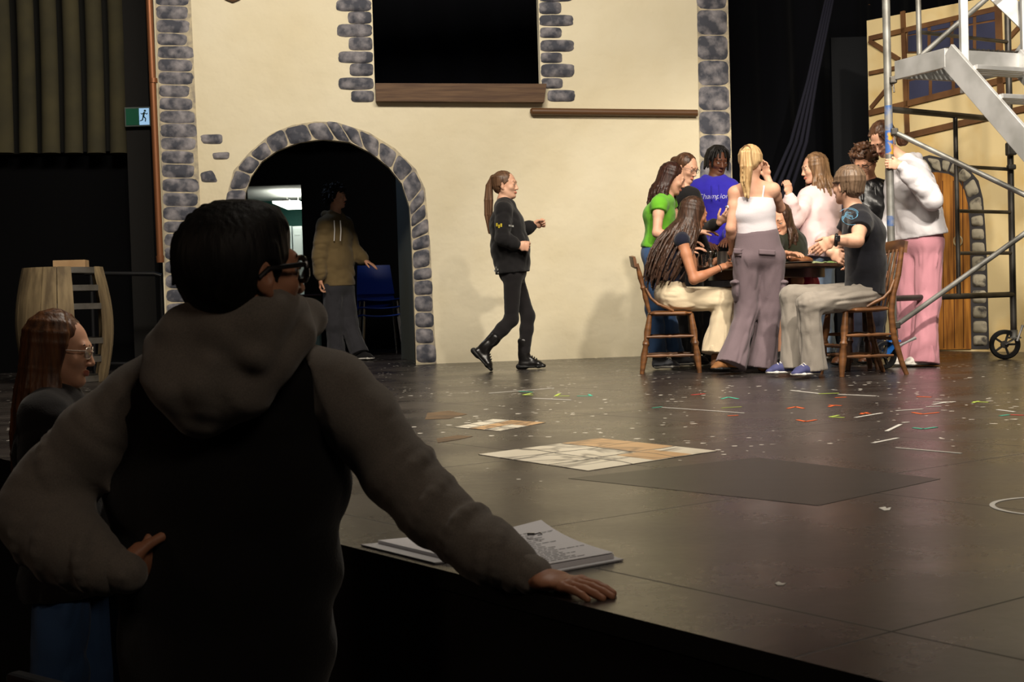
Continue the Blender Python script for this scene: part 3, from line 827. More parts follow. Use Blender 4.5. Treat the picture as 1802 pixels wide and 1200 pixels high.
# arched door with stone surround
din = [(1640, 613), (1640, 306), (1652, 301), (1668, 304), (1684, 314), (1697, 333), (1704, 356), (1707, 400), (1708, 460), (1709, 540), (1710, 614)]
din = [(1600, 616), (1600, 330), (1612, 312), (1630, 304), (1650, 303), (1670, 306), (1686, 315), (1698, 335), (1704, 360), (1707, 400), (1708, 460), (1709, 540), (1710, 614)]
dout = [(1570, 617), (1572, 320), (1588, 295), (1608, 280), (1636, 273), (1680, 283), (1704, 296), (1722, 318), (1730, 350), (1734, 400), (1737, 460), (1739, 540), (1741, 614)]
b = MB(); b.prism([tp(*p) for p in din], TN, 0.015)
dr_ = b.build('painted_door', M_doorwood, root, BL_)
b = MB()
for x in (1622, 1640, 1659, 1678, 1694):
    b.bar(tp(x, 318, 0.016), tp(x + 2, 612, 0.016), 0.006, 0.008, TN)
o = b.build('plank_gap', mat('dark_plank_gap', sr(88, 50, 20), 0.8), dr_); o.data.transform(Matrix.Translation(-BL_))
b = MB(); hc = tp(1686, 424, 0.02)
Rt = Matrix((TDv, Vector((0, 0, 1)), TN)).transposed()
b.tube([hc + Rt @ Vector((0.045 * math.cos(a), 0.045 * math.sin(a), 0)) for a in np.linspace(0, 2 * PI, 21)], 0.007, 8)
o = b.build('ring_handle', mat('pale_ring', sr(176, 160, 120), 0.5), dr_, smooth=True); o.data.transform(Matrix.Translation(-BL_))
b = MB(); be = MB()
f_ = 0.0; k = 0
bs = [0.0, 0.13, 0.27, 0.4, 0.53, 0.67, 0.83, 1.0, 1.9, 2.9, 3.7, 4.45, 4.9, 5.6, 6.6, 7.7, 8.5, 9.0, 9.4, 9.8, 10.25, 10.6, 10.95, 11.3, 11.65, 11.95]
for i in range(len(dout) - 1):
    be.prism([tp(*din[i]), tp(*dout[i]), tp(*dout[i + 1]), tp(*din[i + 1])], TN, 0.006)
for f0, f1 in zip(bs, bs[1:]):
    a0 = idxpt(din, f0); a1 = idxpt(din, f1); o0 = idxpt(dout, f0); o1 = idxpt(dout, f1)
    q = [tp(*a1, .006), tp(*o1, .006), tp(*o0, .006), tp(*a0, .006)]
    stone(b, shrink(q, 0.022), 0.03, TN, RS, flat=0.75, jit=0.004)
e_ = be.build('stone_outline', M_stone_edge, root, BL_)
o = b.build('door_stones', M_stone2, e_, smooth='all'); o.data.transform(Matrix.Translation(-BL_))
# black masking between the drape and the timbered flat
o = MB(); o.box((P(1515, 300, 14.2).x, 14.25, 1.6), (0.55, 0.06, 3.2)); o = o.build('masking_board', mat('dark_board', (0.004, 0.005, 0.007, 1), 0.7, spec=0.2), base=Vector((P(1515, 300, 14.2).x, 14.25, 0)))
tag(o, 'dark board behind the left edge of the timbered house front', 'scenery')

# ------------------------------------------------------------------ barrel, wood block, handrail
M_stave = mat('barrel_wood', sr(150, 130, 96), 0.75, col2=sr(104, 88, 64), scale=3, stretch=(6, 6, 0.6), bump=0.3, bscale=14)
M_hoop = mat('grey_hoop', sr(98, 94, 88), 0.6, metal=0.2, col2=sr(74, 70, 64), scale=8)
bd = 11.4; bc = G(125, 674); bc = Vector((P(118, 670, bd).x, bd, 0))
BH = P(115, 472, bd).z
root = empty('wine_barrel', bc, 'tall wooden barrel with grey hoops and a missing side, beyond the red-haired girl', 'barrel')
def brad(t): return 0.300 + 0.070 * math.sin(PI * min(max(t, 0), 1))
nst = 18
for k in range(nst):
    a0 = 2 * PI * k / nst; a1 = 2 * PI * (k + 1) / nst
    am = math.degrees((a0 + a1) / 2)
    if 270 + 22 < am < 270 + 78 or 60 < am < 160: continue      # staves missing at the right front
    b = MB()
    def fn(u, v, a0=a0, a1=a1):
        a = a0 + (a1 - a0) * (0.02 + 0.96 * u); r = brad(v); return bc + Vector((r * math.cos(a), r * math.sin(a), v * BH))
    b.grid(fn, 4, 16)
    bmesh.ops.solidify(b.bm, geom=b.bm.faces[:], thickness=-0.022)
    b.build('stave', M_stave, root, bc, smooth=True)
for t in (0.975, 0.82, 0.66, 0.36, 0.2, 0.03):
    r = brad(t); b = MB(); n = 40
    pr = [(r + 0.001, -0.024), (r + 0.010, -0.024), (r + 0.010 + (0.002 if t < .5 else -0.002), 0.024), (r + 0.001, 0.024)]
    bm_ = b.bm; rings = [[bm_.verts.new(bc + Vector((q[0] * math.cos(2 * PI * k / n), q[0] * math.sin(2 * PI * k / n), t * BH + q[1]))) for k in range(n)] for q in pr + pr[:1]]
    for i in range(4):
        for k in range(n): bm_.faces.new((rings[i][k], rings[i][(k + 1) % n], rings[i + 1][(k + 1) % n], rings[i + 1][k]))
    b.build('hoop', M_hoop, root, bc, smooth=True)
b = MB(); b.lathe([(0.01, BH - 0.035), (0.285, BH - 0.035), (0.285, BH - 0.01), (0.01, BH - 0.01)], bc, 32); b.build('lid', M_stave, root, bc)
b = MB(); q = P(125, 464, bd - 0.05); b.box(Vector((q.x, bd - 0.05, BH + 0.027)), (0.26, 0.16, 0.07), Matrix.Rotation(0.1, 3, 'Z'), 0.004)
o = b.build('wood_block', mat('pale_wood', sr(196, 164, 124), 0.7, col2=sr(170, 136, 96), scale=4), base=Vector((q.x, bd - 0.05, BH - 0.008)))
tag(o, 'short pale timber block lying on top of the barrel', 'block')
hr = P(285, 484, 12.6)
root = empty('handrail', (P(240, 600, 12.6).x, 12.6, 0), 'black metal handrail between the barrel and the set wall', 'railing')
za = P(240, 481, 12.6).z
b = MB(); b.tube([P(150, 481, 12.6), P(272, 482, 12.6), P(284, 486, 12.6)], 0.022, 10); b.build('top_rail', M_blackmetal, root, root.location, smooth=True)
for x in (160, 283):
    b = MB(); q = P(x, 484, 12.6); b.tube([q, Vector((q.x, q.y, 0))], 0.02, 10); b.build('post', M_blackmetal, root, root.location, smooth=True)
b = MB(); b.tube([P(155, 640, 12.6), P(284, 640, 12.6)], 0.018, 10); b.build('lower_rail', M_blackmetal, root, root.location, smooth=True)

# ------------------------------------------------------------------ people: the builders
def A_(v): return np.array(v, float)
def nrm(v): v = A_(v); return v / np.linalg.norm(v)
def lerp(a, b, t): return A_(a) * (1 - t) + A_(b) * t

def skin_mats(col, lip=None, brow=(0.03, 0.018, 0.01, 1)):
    r, g, b_, _ = col
    return [mat('skin', col, 0.5, col2=(r * 0.86, g * 0.78, b_ * 0.75, 1), scale=9, spec=0.35),
            mat('lips', lip or (r * 0.72, g * 0.42, b_ * 0.42, 1), 0.45),
            mat('eye_white', (0.36, 0.33, 0.31, 1), 0.3),
            mat('iris', (0.03, 0.018, 0.012, 1), 0.2),
            mat('brow', brow, 0.8)]
def hair_mat(name, c1, c2, stretch=(30, 30, 2.2)):
    return mat(name, c1, 0.42, col2=c2, scale=2.0, stretch=stretch, bump=0.7, bscale=3.0, lo=0.35, hi=0.65, spec=0.4)
def cloth(name, col, v=0.8, scale=5, sheen=0.15, bump=0.25, rough=0.9):
    return mat(name, col, rough, col2=(col[0] * v, col[1] * v, col[2] * v, 1), scale=scale, sheen=sheen, bump=bump, bscale=160, spec=0.25)

class Fr:
    "head frame: origin, face direction, up, scale; L(x right, y front, z up)"
    def __init__(s, o, face, up=(0, 0, 1), sc=1.0):
        s.o = A_(o); s.F = nrm(face); up = A_(up); s.U = nrm(up - s.F * s.F.dot(up)); s.R = np.cross(s.F, s.U); s.sc = sc
    def L(s, x, y, z): return s.o + (s.R * x + s.F * y + s.U * z) * s.sc

def head_prims(f, h, ears=True, nose=1.0, jaw=1.0):
    q = h.sc; L = h.L; X = h.R; Y = h.F
    f.ell(L(0, -.012, .036), (.073 * q, .094 * q, .084 * q), X, Y, k=.02, m=0)
    f.ell(L(0, .026, -.022), (.059 * q, .060 * q, .078 * q), X, Y, k=.03, m=0)
    for s_ in (-1, 1):
        f.seg(L(s_ * .052, -.002, -.045), L(s_ * .022 * jaw, .052, -.088), .017 * q, .014 * q, k=.03, m=0)
        f.ell(L(s_ * .038, .056, -.022), (.022 * q, .020 * q, .018 * q), X, Y, k=.02, m=0)
    f.ell(L(0, .064, -.092), (.022 * q, .018 * q, .016 * q), X, Y, k=.02, m=0)
    f.seg(L(-.03, .077, .026), L(.03, .077, .026), .013 * q, k=.015, m=0)
    for s_ in (-1, 1):
        f.ell(L(s_ * .031, .096, .004), (.017 * q, .017 * q, .011 * q), X, Y, k=.012, op=-1)
    f.seg(L(0, .084, .012), L(0, .100, -.030), .0075 * q, .0105 * nose * q, k=.010, m=0)
    for s_ in (-1, 1): f.ell(L(s_ * .011, .092, -.034), (.008 * q, .009 * q, .007 * q), X, Y, k=.006, m=0)
    for s_ in (-1, 1):
        f.ell(L(s_ * .031, .0725, .003), (.0145 * q, .0135 * q, .0125 * q), X, Y, k=.003, m=2)
        f.ell(L(s_ * .031, .0815, .003), (.0062 * q, .0050 * q, .0062 * q), X, Y, k=.001, m=3)
        f.seg(L(s_ * .018, .0845, .0105), L(s_ * .044, .0785, .0095), .0058 * q, .0052 * q, k=.004, m=0); f.seg(L(s_ * .019, .0815, -.0065), L(s_ * .042, .0765, -.006), .0042 * q, .004 * q, k=.004, m=0)
        f.seg(L(s_ * .014, .090, .028), L(s_ * .046, .079, .029), .0045 * q, .003 * q, k=.003, m=4)
        f.seg(L(s_ * .0, .0875, -.0585), L(s_ * .021, .079, -.0605), .0060 * q, .003 * q, k=.004, m=1)
        f.seg(L(s_ * .0, .0855, -.0665), L(s_ * .018, .079, -.0645), .0070 * q, .003 * q, k=.004, m=1)
    if ears:
        for s_ in (-1, 1):
            xx = nrm(X * 1.0 + Y * -0.35 * s_) ; yy = nrm(Y + X * 0.35 * s_)
            f.ell(L(s_ * .077, -.008, -.002), (.008 * q, .018 * q, .031 * q), xx, yy, k=.008, m=0)
            f.ell(L(s_ * .088, -.002, .004), (.008 * q, .009 * q, .018 * q), xx, yy, k=.006, op=-1)
            f.ell(L(s_ * .075, .000, -.030), (.006 * q, .008 * q, .010 * q), xx, yy, k=.006, m=0)

def hand_prims(f, wr, d, palm, th, curl=0.3, q=1.0, spread=0.0, m=0, thumb_out=0.7, curls=None):
    "wr wrist, d finger direction, palm = way the palm faces, th = thumb side"
    wr = A_(wr); d = nrm(d); palm = A_(palm); palm = nrm(palm - d * d.dot(palm)); th = A_(th); th = nrm(th - d * d.dot(th) - palm * palm.dot(th))
    f.seg(wr - d * .01 * q, wr + d * .04 * q, (.026 * q, .018 * q), (.036 * q, .014 * q), side=th, k=.015, m=m)
    f.seg(wr + d * .035 * q, wr + d * .082 * q, (.036 * q, .0145 * q), (.040 * q, .0115 * q), side=th, k=.015, m=m)
    for i, (y, ln, r) in enumerate(((.031, .070, .0092), (.0105, .078, .0094), (-.0105, .073, .0090), (-.030, .058, .0080))):
        c = curls[i] if curls else curl * (1.0 + 0.12 * i)
        base = wr + (d * (.088 - abs(y) * .12) + th * y) * q
        dd = nrm(d + th * (y * spread * 12))
        a = c * 0.75; p = base; fr = [.46, .30, .24]
        f.ell(p, (r * q * 1.12,) * 3, k=.008, m=m)
        for j in range(3):
            v = dd * math.cos(a) + palm * math.sin(a)
            p2 = p + v * ln * q * fr[j]
            f.seg(p, p2, r * q * (1 - .08 * j), r * q * (.93 - .09 * j), k=.003, m=m); p = p2; a += c * (1.05 if j == 0 else 0.8)
    tb = wr + (d * .020 + th * .024 + palm * .006) * q
    v1 = nrm(d * .75 + th * thumb_out + palm * .30); v2 = nrm(d * 1.0 + th * thumb_out * .45 + palm * (.25 + curl * .5))
    f.seg(tb, tb + v1 * .040 * q, .0135 * q, .0105 * q, k=.010, m=m)
    f.seg(tb + v1 * .040 * q, tb + v1 * .040 * q + v2 * .030 * q, .0105 * q, .0095 * q, k=.003, m=m)
    f.seg(tb + v1 * .040 * q + v2 * .030 * q, tb + v1 * .040 * q + v2 * .054 * q, .0095 * q, .0075 * q, k=.003, m=m)

FEM = dict(hip=(.158, .112), waist=(.122, .092), chest=(.142, .105), upper=(.140, .075), nk=.047, sh=.046, ua=.041, el=.034, fa=.036, wr=.024, th=.074, kn=.050, ca=.052, an=.034)
MAL = dict(hip=(.150, .110), waist=(.138, .100), chest=(.165, .115), upper=(.165, .082), nk=.056, sh=.055, ua=.048, el=.040, fa=.042, wr=.029, th=.078, kn=.054, ca=.054, an=.037)

def torso_axis(J):
    pv = A_(J['pv']); nk = A_(J['nk'])
    Hs = nrm(A_(J['hp'][1]) - A_(J['hp'][0])); Ss = nrm(A_(J['sh'][1]) - A_(J['sh'][0]))
    b = J.get('bend'); 
    ws = A_(J['ws']) if 'ws' in J else lerp(pv, nk, .36)
    ch = A_(J['ch']) if 'ch' in J else lerp(pv, nk, .68)
    return pv, ws, ch, nk, Hs, Ss

def torso_prims(f, J, B, g=0.0, m=0, lo=0.0, top=1.0, wr=None, k=.04, hemw=None):
    pv, ws, ch, nk, Hs, Ss = torso_axis(J)
    q = J.get('girth', 1.0)
    def R(n, e=0.0): return ((B[n][0] + g + e) * q, (B[n][1] + g + e) * q)
    f.seg(pv, ws, R('hip'), R('waist'), side=Hs, k=k, m=m, wr=wr)
    f.seg(ws, ch, R('waist'), R('chest'), side=Ss, k=k, m=m, wr=wr)
    up = lerp(ch, nk, .62 * top)
    f.seg(ch, up, R('chest'), R('upper'), side=Ss, k=k, m=m, wr=wr)

def make_body(J, B, parent, base, mats, head=None, hands=True, vox=.009, fvox=.0045, arms=True, legs=True, name='body', nose=1.0, ears=True, jaw=1.0):
    f = Field(); g = -0.012
    torso_prims(f, J, B, g)
    pv, ws, ch, nk, Hs, Ss = torso_axis(J); q = J.get('girth', 1.0)
    fine = []
    for i in (0, 1):
        sh, el, wr = [A_(J[n][i]) for n in ('sh', 'el', 'wr')]
        f.seg(lerp(ch, nk, .7), sh, .05, B['sh'], k=.04)
        f.seg(nk, sh, .040, B['sh'] * .85, k=.04)
        if arms:
            f.seg(sh, lerp(sh, el, .35), B['sh'], B['ua'], k=.02); f.seg(lerp(sh, el, .35), el, B['ua'], B['el'], k=.02)
            mid = lerp(el, wr, .28); f.seg(el, mid, B['el'], B['fa'], k=.02); f.seg(mid, wr, B['fa'], B['wr'], k=.02)
        if hands and J.get('hand') and J['hand'][i]:
            H = J['hand'][i]; hand_prims(f, wr, H['d'], H['palm'], H['th'], H.get('curl', .3), H.get('q', 1.0) * (0.93 if B is FEM else 1.0), spread=H.get('spread', 0), thumb_out=H.get('to', .7), curls=H.get('curls'))
            c = wr + nrm(H['d']) * .075; fine.append((c - .135, c + .135, fvox))
    if legs:
        for i in (0, 1):
            hp, kn, an = [A_(J[n][i]) for n in ('hp', 'kn', 'an')]
            f.seg(hp, kn, (B['th'] - .012) * q, B['kn'] - .006, k=.03)
            mid = lerp(kn, an, .3); f.seg(kn, mid, B['kn'] - .006, B['ca'] - .006, k=.02); f.seg(mid, an, B['ca'] - .006, B['an'] - .006, k=.02)
    if head is not None:
        f.seg(nk - head.U * 0.02, head.L(0, -.012, -.05), B['nk'] * 1.08, B['nk'] * .95, k=.035)
        head_prims(f, head, nose=nose, ears=ears, jaw=jaw)
        fine.append((head.o - .15, head.o + .15, fvox))
    return f.build(name, mats, parent, base, vox, fine)

def make_top(J, B, parent, base, mats, g=.02, sleeve='long', hem=None, wr=(.008, 9, 9), vox=.0068, name='top', neck=True, cuff=True, hood=None, loose=0.0, armg=None, head=None, shoulder=True, hemside=None, sleevelen=.55, only=None):
    f = Field(); wr0 = wr; wr = (wr[0] * .75, wr[1] * 1.4, wr[2] * 1.7) if wr else None
    pv, ws, ch, nk, Hs, Ss = torso_axis(J); q = J.get('girth', 1.0)
    hem = pv if hem is None else A_(hem)
    def R(n, e=0.0): return ((B[n][0] + g + e) * q, (B[n][1] + g + e) * q)
    f.seg(hem, ws, R('hip', loose * .3), R('waist', loose), side=Hs, k=.04, wr=wr, cut=(.02, None))
    f.seg(ws, ch, R('waist', loose), R('chest', loose * .4), side=Ss, k=.05, wr=wr)
    f.seg(ch, lerp(ch, nk, .62), R('chest', loose * .4), R('upper'), side=Ss, k=.04, wr=wr)
    ag = g if armg is None else armg
    if shoulder:
        for i in (0, 1):
            sh = A_(J['sh'][i]); f.seg(lerp(ch, nk, .7), sh, .05 + g * .5, B['sh'] + ag * .8, k=.04)
            f.seg(lerp(nk, sh, .22) - A_((0, 0, .012)), sh, .040 + g * .4, B['sh'] * .85 + ag * .6, k=.04)
    wr = wr0
    if sleeve in ('long', 'short'):
        for i in (0, 1):
            if only is not None and i not in only: continue
            sh, el, w_ = [A_(J[n][i]) for n in ('sh', 'el', 'wr')]
            w2 = (wr[0] * .55, wr[1] * 2.6, wr[2] * 1.5, i + 2) if wr else None
            if sleeve == 'long':
                f.seg(sh, lerp(sh, el, .5), B['sh'] + ag, B['ua'] + ag * 1.15, k=.03, wr=w2)
                f.seg(lerp(sh, el, .5), el, B['ua'] + ag * 1.15, B['el'] + ag * 1.2, k=.03, wr=w2)
                e2 = lerp(el, w_, .90)
                f.seg(el, lerp(el, w_, .72), B['el'] + ag * 1.2, B['fa'] + ag * .95, k=.03, wr=w2)
                f.seg(lerp(el, w_, .72), e2, B['fa'] + ag * .95, B['wr'] + ag * .55, k=.015, wr=w2)
                if cuff: f.seg(lerp(el, w_, .86), lerp(el, w_, 1.0), B['wr'] + ag * .35 + .004, B['wr'] + ag * .3 + .003, k=.005, cut=(None, 0.0))
            else:
                e2 = lerp(sh, el, sleevelen)
                f.seg(sh, e2, B['sh'] + ag, B['ua'] + ag * 1.3, k=.03, wr=w2, cut=(None, 0.0))
                f.half(e2, nrm(el - sh)) if False else None
    if neck:
        pass
    if hood is not None:
        # hood lying on the back and round the neck: hood = (back direction)
        bk = nrm(hood)
        up = nrm(nk - ch)
        c = nk + bk * .05
        for i in (0, 1):
            s_ = (-1, 1)[i] * Ss
            f.seg(nk - bk * .075 + s_ * .03 - up * .02, nk + s_ * .075 + up * .015, .024, .032, k=.02)
            f.seg(nk + s_ * .075 + up * .015, c + bk * .05 + s_ * .04 + up * .01, .032, .036, k=.02)
        f.seg(c + bk * .05 + Ss * .04 + up * .01, c + bk * .05 - Ss * .04 + up * .01, .036, k=.02, wr=wr)
        f.seg(c + bk * .04, c + bk * .06 - up * .10, (.09, .035), (.045, .03), side=Ss, k=.03, wr=wr)
    return f.build(name, mats, parent, base, vox)

def make_trousers(J, B, parent, base, mats, g=.015, kneeg=None, hemr=None, wr=(.008, 7, 9), vox=.007, name='trousers', hemext=0.02, waist=None, legs=(0, 1), extra=None, thg=0.0):
    f = Field(); pv, ws, ch, nk, Hs, Ss = torso_axis(J); q = J.get('girth', 1.0)
    kneeg = g if kneeg is None else kneeg
    wst = lerp(pv, ws, .55) if waist is None else A_(waist)
    f.seg(pv, wst, ((B['hip'][0] + g) * q, (B['hip'][1] + g) * q), (((B['hip'][0] + B['waist'][0]) / 2 + g) * q, ((B['hip'][1] + B['waist'][1]) / 2 + g) * q), side=Hs, k=.03)
    for i in legs:
        hp, kn, an = [A_(J[n][i]) for n in ('hp', 'kn', 'an')]
        hr = hemr if hemr is not None else B['an'] + g + .01
        w2 = (wr[0] * .62, wr[1] * 1.4, wr[2] * 2.6, i * 3 + 1) if wr else None
        f.seg(hp, kn, (B['th'] + g + thg) * q, B['kn'] + kneeg, k=.035, wr=w2)
        end = an + nrm(an - kn) * hemext
        mid = lerp(kn, end, .35)
        f.seg(kn, mid, B['kn'] + kneeg, max(B['ca'] + g, B['kn'] * .5 + hr * .5), k=.03, wr=w2)
        f.seg(mid, end, max(B['ca'] + g, B['kn'] * .5 + hr * .5), hr, k=.02, wr=w2, cut=(None, 0.0))
        f.half_end = None
    if extra: extra(f)
    return f.build(name, mats, parent, base, vox)

def make_shoe(an, d, parent, base, mats, ln=.26, up=(0, 0, 1), boot=0.0, name='shoe', vox=.006, w=.043, drop=.075, hi=0.0):
    "an ankle joint, d toe direction; mats upper, sole, laces"
    an = A_(an); d = nrm(d); up = A_(up); up = nrm(up - d * d.dot(up)); sd = np.cross(d, up)
    heel = an - up * drop - d * .045; s_ = ln / .26
    f = Field()
    sole_c0 = heel + up * (.013 + hi); toe = heel + d * (ln - .055) + up * .013
    ball = heel + d * (ln * .62) + up * .013
    f.seg(heel + d * .03 + up * .030, ball + up * .022, (.033, .026), (w - .002, .026), side=sd, k=.03, m=0)
    f.seg(ball + up * .018, toe + up * .006 - d * .006, (w - .003, .025), (w * .78, .017), side=sd, k=.02, m=0)
    f.seg(heel + d * .035 + up * .035, an + up * .012, (.032, .036), (.032, .040), side=sd, k=.03, m=0)
    f.seg(an + up * .010, ball + up * .035 - d * .03, .030, .022, k=.03, m=0)
    if boot: f.seg(an, an + up * boot, (.040, .046), (.046, .050), side=sd, k=.02, m=0, wr=(.004, 20, 6))
    up_ = f.build(name, mats[:1], parent, base, vox)
    f = Field()
    if hi:
        f.seg(heel + up * .014, heel + d * .05 + up * .014, (.034, .016 + hi * .3), (.034, .016 + hi * .3), side=sd, k=.006)
    f.seg(heel + d * .02 + up * .012, ball, (.036, .012), (w + .003, .012), side=sd, k=.02)
    f.seg(ball, toe + up * .002, (w + .003, .012), (w * .85, .011), side=sd, k=.02)
    o = f.build('sole', mats[1:2], up_, base, vox)
    if len(mats) > 2:
        b = MB()
        for t in (0.25, .4, .55, .7):
            c = lerp(an + up * .040, ball + up * .050, t) + d * .02 - up * .010
            b.tube([c - sd * .022 - up * .006, c + up * .006, c + sd * .022 - up * .006], .0035, 6)
        b.build('laces', mats[2], up_, base)
    return up_

def lock(f, pts, r0, r1, k=.006, m=0, flat=None, side=None):
    n = len(pts) - 1
    for i in range(n):
        ra = r0 + (r1 - r0) * (i / n) ** 1.5; rb = r0 + (r1 - r0) * ((i + 1) / n) ** 1.5
        f.seg(pts[i], pts[i + 1], ra, rb, k=k, m=m)
def hair_cap(f, h, q=1.0, back=.0, low=0.0, k=.02):
    f.ell(h.L(0, -.024 - back, .043), (.083 * h.sc * q, .096 * h.sc * q, .088 * h.sc * q), h.R, h.F, k=k, wr=(.0022, 10, 70))
    f.ell(h.L(0, -.055, -.005 - low), (.070 * h.sc * q, .055 * h.sc * q, .060 * h.sc * q), h.R, h.F, k=k)
def crown(h, a, th=(8, 30, 52, 74, 96), q=1.0):
    x = math.sin(a); y = -math.cos(a)
    return [h.L(x * .086 * q * math.sin(math.radians(t)), y * .099 * q * math.sin(math.radians(t)) - .022, .040 + .090 * q * math.cos(math.radians(t))) for t in th]
def long_hair(h, parent, base, m, length=.45, spread=.10, rng=None, front=True, vox=.005, wave=.008, n=70, name='hair', grav=(0, 0, -1), start=-2.35, end=2.35, fringe=True, backshift=0.0, rad=.010):
    rng = rng or random.Random(1); f = Field(); hair_cap(f, h)
    g = nrm(grav)
    for i in range(n):
        a = start + (end - start) * (i + .5) / n + rng.uniform(-.05, .05)      # 0 = back
        x = math.sin(a); y = -math.cos(a)
        top = h.L(x * .02, y * .03 - .01, .122); sidep = h.L(x * .080, y * .092 - .022, .03)
        low = h.L(x * (.080 + .01), y * (.088) - .022 - .012, -.055)
        ln = length * rng.uniform(.82, 1.05) * (1.0 if abs(a) < 1.7 else .9)
        pts = crown(h, a) + [low]
        p = low; L_ = 0; nn = 5
        for j in range(nn):
            out = (h.R * x + h.F * y); out = out - g * out.dot(g)
            p = p + g * (ln / nn) + out * (spread * (.5 - j / nn) * .16) + A_([rng.uniform(-wave, wave) for _ in range(3)]) - h.F * backshift / nn
            pts.append(p)
        lock(f, pts, rad * h.sc, .006, k=.005)
    return f.build(name, m, parent, base, vox)
def short_hair(h, parent, base, m, n=60, ln=.035, vox=.006, q=1.0, rng=None, fringe=True, amin=-PI, amax=PI, name='hair', r=.012, curl=0.0, down=.3, low=0.0, zmin=-.03):
    rng = rng or random.Random(2); f = Field(); hair_cap(f, h, q, low=low)
    for i in range(n):
        a = rng.uniform(-PI, PI); zz = rng.uniform(zmin, .12)
        x = math.sin(a); y = -math.cos(a)
        if y > .45 and zz < .065: zz = rng.uniform(.07, .12)
        rr = math.sqrt(max(0.02, 1 - ((zz - .04) / .09) ** 2))
        p = h.L(x * .079 * rr, y * .090 * rr - .02, zz)
        nn = nrm(p - h.L(0, -.02, .03))
        t = nrm(h.U * -down + nn * .5 + A_([rng.uniform(-.4, .4) for _ in range(3)]))
        pts = [p - nn * .006, p + t * ln * .5 + nn * .004, p + t * ln + A_([rng.uniform(-curl, curl) for _ in range(3)])]
        lock(f, pts, r, r * .5, k=.006)
    return f.build(name, m, parent, base, vox)

def glasses(h, parent, base, m, lens=None, q=1.0, thick=.0022, name='glasses', deep=False):
    b = MB(); s = h.sc
    def v(x, y, z): return Vector(h.L(x, y, z))
    for e in (-1, 1):
        pts = []
        for k in range(21):
            a = 2 * PI * k / 20; ca, sa = math.cos(a), math.sin(a)
            x = .0245 * q * math.copysign(abs(ca) ** .7, ca); z = .019 * q * math.copysign(abs(sa) ** .7, sa)
            pts.append(v(e * .033 + x, .098 - abs(e * .033 + x) * .16, .004 + z))
        b.tube(pts, thick, 8)
        b.tube([v(e * .057, .090, .012), v(e * .078, .055, .012), v(e * .083, .0, .012), v(e * .082, -.02, -.002)], thick * (1.0 if not deep else .9), 8)
    b.tube([v(-.011, .100, .008), v(.011, .100, .008)], thick, 8)
    g = b.build(name, m, parent, base, smooth=True)
    if lens:
        for e in (-1, 1):
            b = MB(); pts = []
            for k in range(20):
                a = 2 * PI * k / 20; ca, sa = math.cos(a), math.sin(a)
                pts.append(v(e * .033 + .0235 * q * math.copysign(abs(ca) ** .7, ca), .098 - abs(e * .033 + .0235 * ca) * .16, .004 + .018 * q * math.copysign(abs(sa) ** .7, sa)))
            b.prism(pts, Vector(h.F), .0012); b.build('lens', lens, g, base)
    return g

def ground_z(v): return v
def pair(a, b): return (Vector(a), Vector(b))
def rootp(pt, label, group=None, name='person'):
    return empty(name, (pt[0], pt[1], pt[2] if len(pt) > 2 else 0.0), label, 'person', group)
def project(o, bvh, direction, off=.003):
    "lay the flat mesh of o on the surface found along direction"
    d = Vector(direction).normalized()
    for v in o.data.vertices:
        w = v.co + (o.parent.location if o.parent else Vector())
        hit = bvh.ray_cast(w - d * .3, d)
        if hit[0] is not None: v.co = hit[0] - d * off - (o.parent.location if o.parent else Vector())
def bvh_of(o, base):
    me = o.data; V = [v.co + Vector(base) for v in me.vertices]; return BVHTree.FromPolygons(V, [tuple(p.vertices) for p in me.polygons])
def text_mesh(txt, size, X, Y, center, parent, base, m, name='lettering', shear=0.0, depth=.001, thick=0.0):
    cu = bpy.data.curves.new('t', 'FONT'); cu.body = txt; cu.size = size; cu.align_x = 'CENTER'; cu.align_y = 'CENTER'; cu.shear = shear; cu.extrude = depth; cu.offset = thick
    o = bpy.data.objects.new('t', cu); COL.objects.link(o)
    me = bpy.data.meshes.new_from_object(o.evaluated_get(bpy.context.evaluated_depsgraph_get())); bpy.data.objects.remove(o)
    X = Vector(X).normalized(); Y = Vector(Y); Y = (Y - X * Y.dot(X)).normalized(); Z = X.cross(Y)
    me.transform(Matrix.Translation(Vector(center)) @ Matrix((X, Y, Z)).transposed().to_4x4())
    me.materials.clear()
    return link_mesh(name, me, m, parent, base)

def Z(px, d, z):
    "point in pixel column px at distance d and height z"
    py = 600.0
    for _ in range(4):
        a = P(px, py, d); b_ = P(px, py + 10, d); py += (z - a.z) / (b_.z - a.z) * 10
    return P(px, py, d)
SK1 = skin_mats(sr(226, 178, 150)); SK2 = skin_mats(sr(212, 160, 130)); SK_DK = skin_mats(sr(96, 60, 42), brow=(0.006, 0.004, 0.004, 1)); SK3 = skin_mats(sr(196, 138, 104), brow=(0.01, 0.007, 0.005, 1))
M_white_sole = mat('white_rubber', sr(220, 216, 208), 0.6); M_dark_sole = mat('dark_rubber', (0.01, 0.01, 0.01, 1), 0.6); M_lace = mat('pale_lace', sr(210, 205, 200), 0.8)
M_denim = cloth('blue_denim', sr(66, 96, 140), 0.7, 4); M_ldenim = cloth('light_denim', sr(150, 172, 200), .8, 4)
M_blackcloth = cloth('black_jersey', (0.009, 0.008, 0.009, 1), 0.8)
H_dkred = hair_mat('dark_red_brown_hair', (0.022, 0.008, 0.006, 1), (0.055, 0.02, 0.013, 1))
H_brown = hair_mat('brown_hair', (0.045, 0.02, 0.010, 1), (0.12, 0.055, 0.028, 1))
H_dkbrown = hair_mat('dark_brown_hair', (0.028, 0.014, 0.009, 1), (0.085, 0.042, 0.026, 1))
H_blonde = hair_mat('blonde_hair', (0.35, 0.20, 0.085, 1), (0.72, 0.50, 0.25, 1))
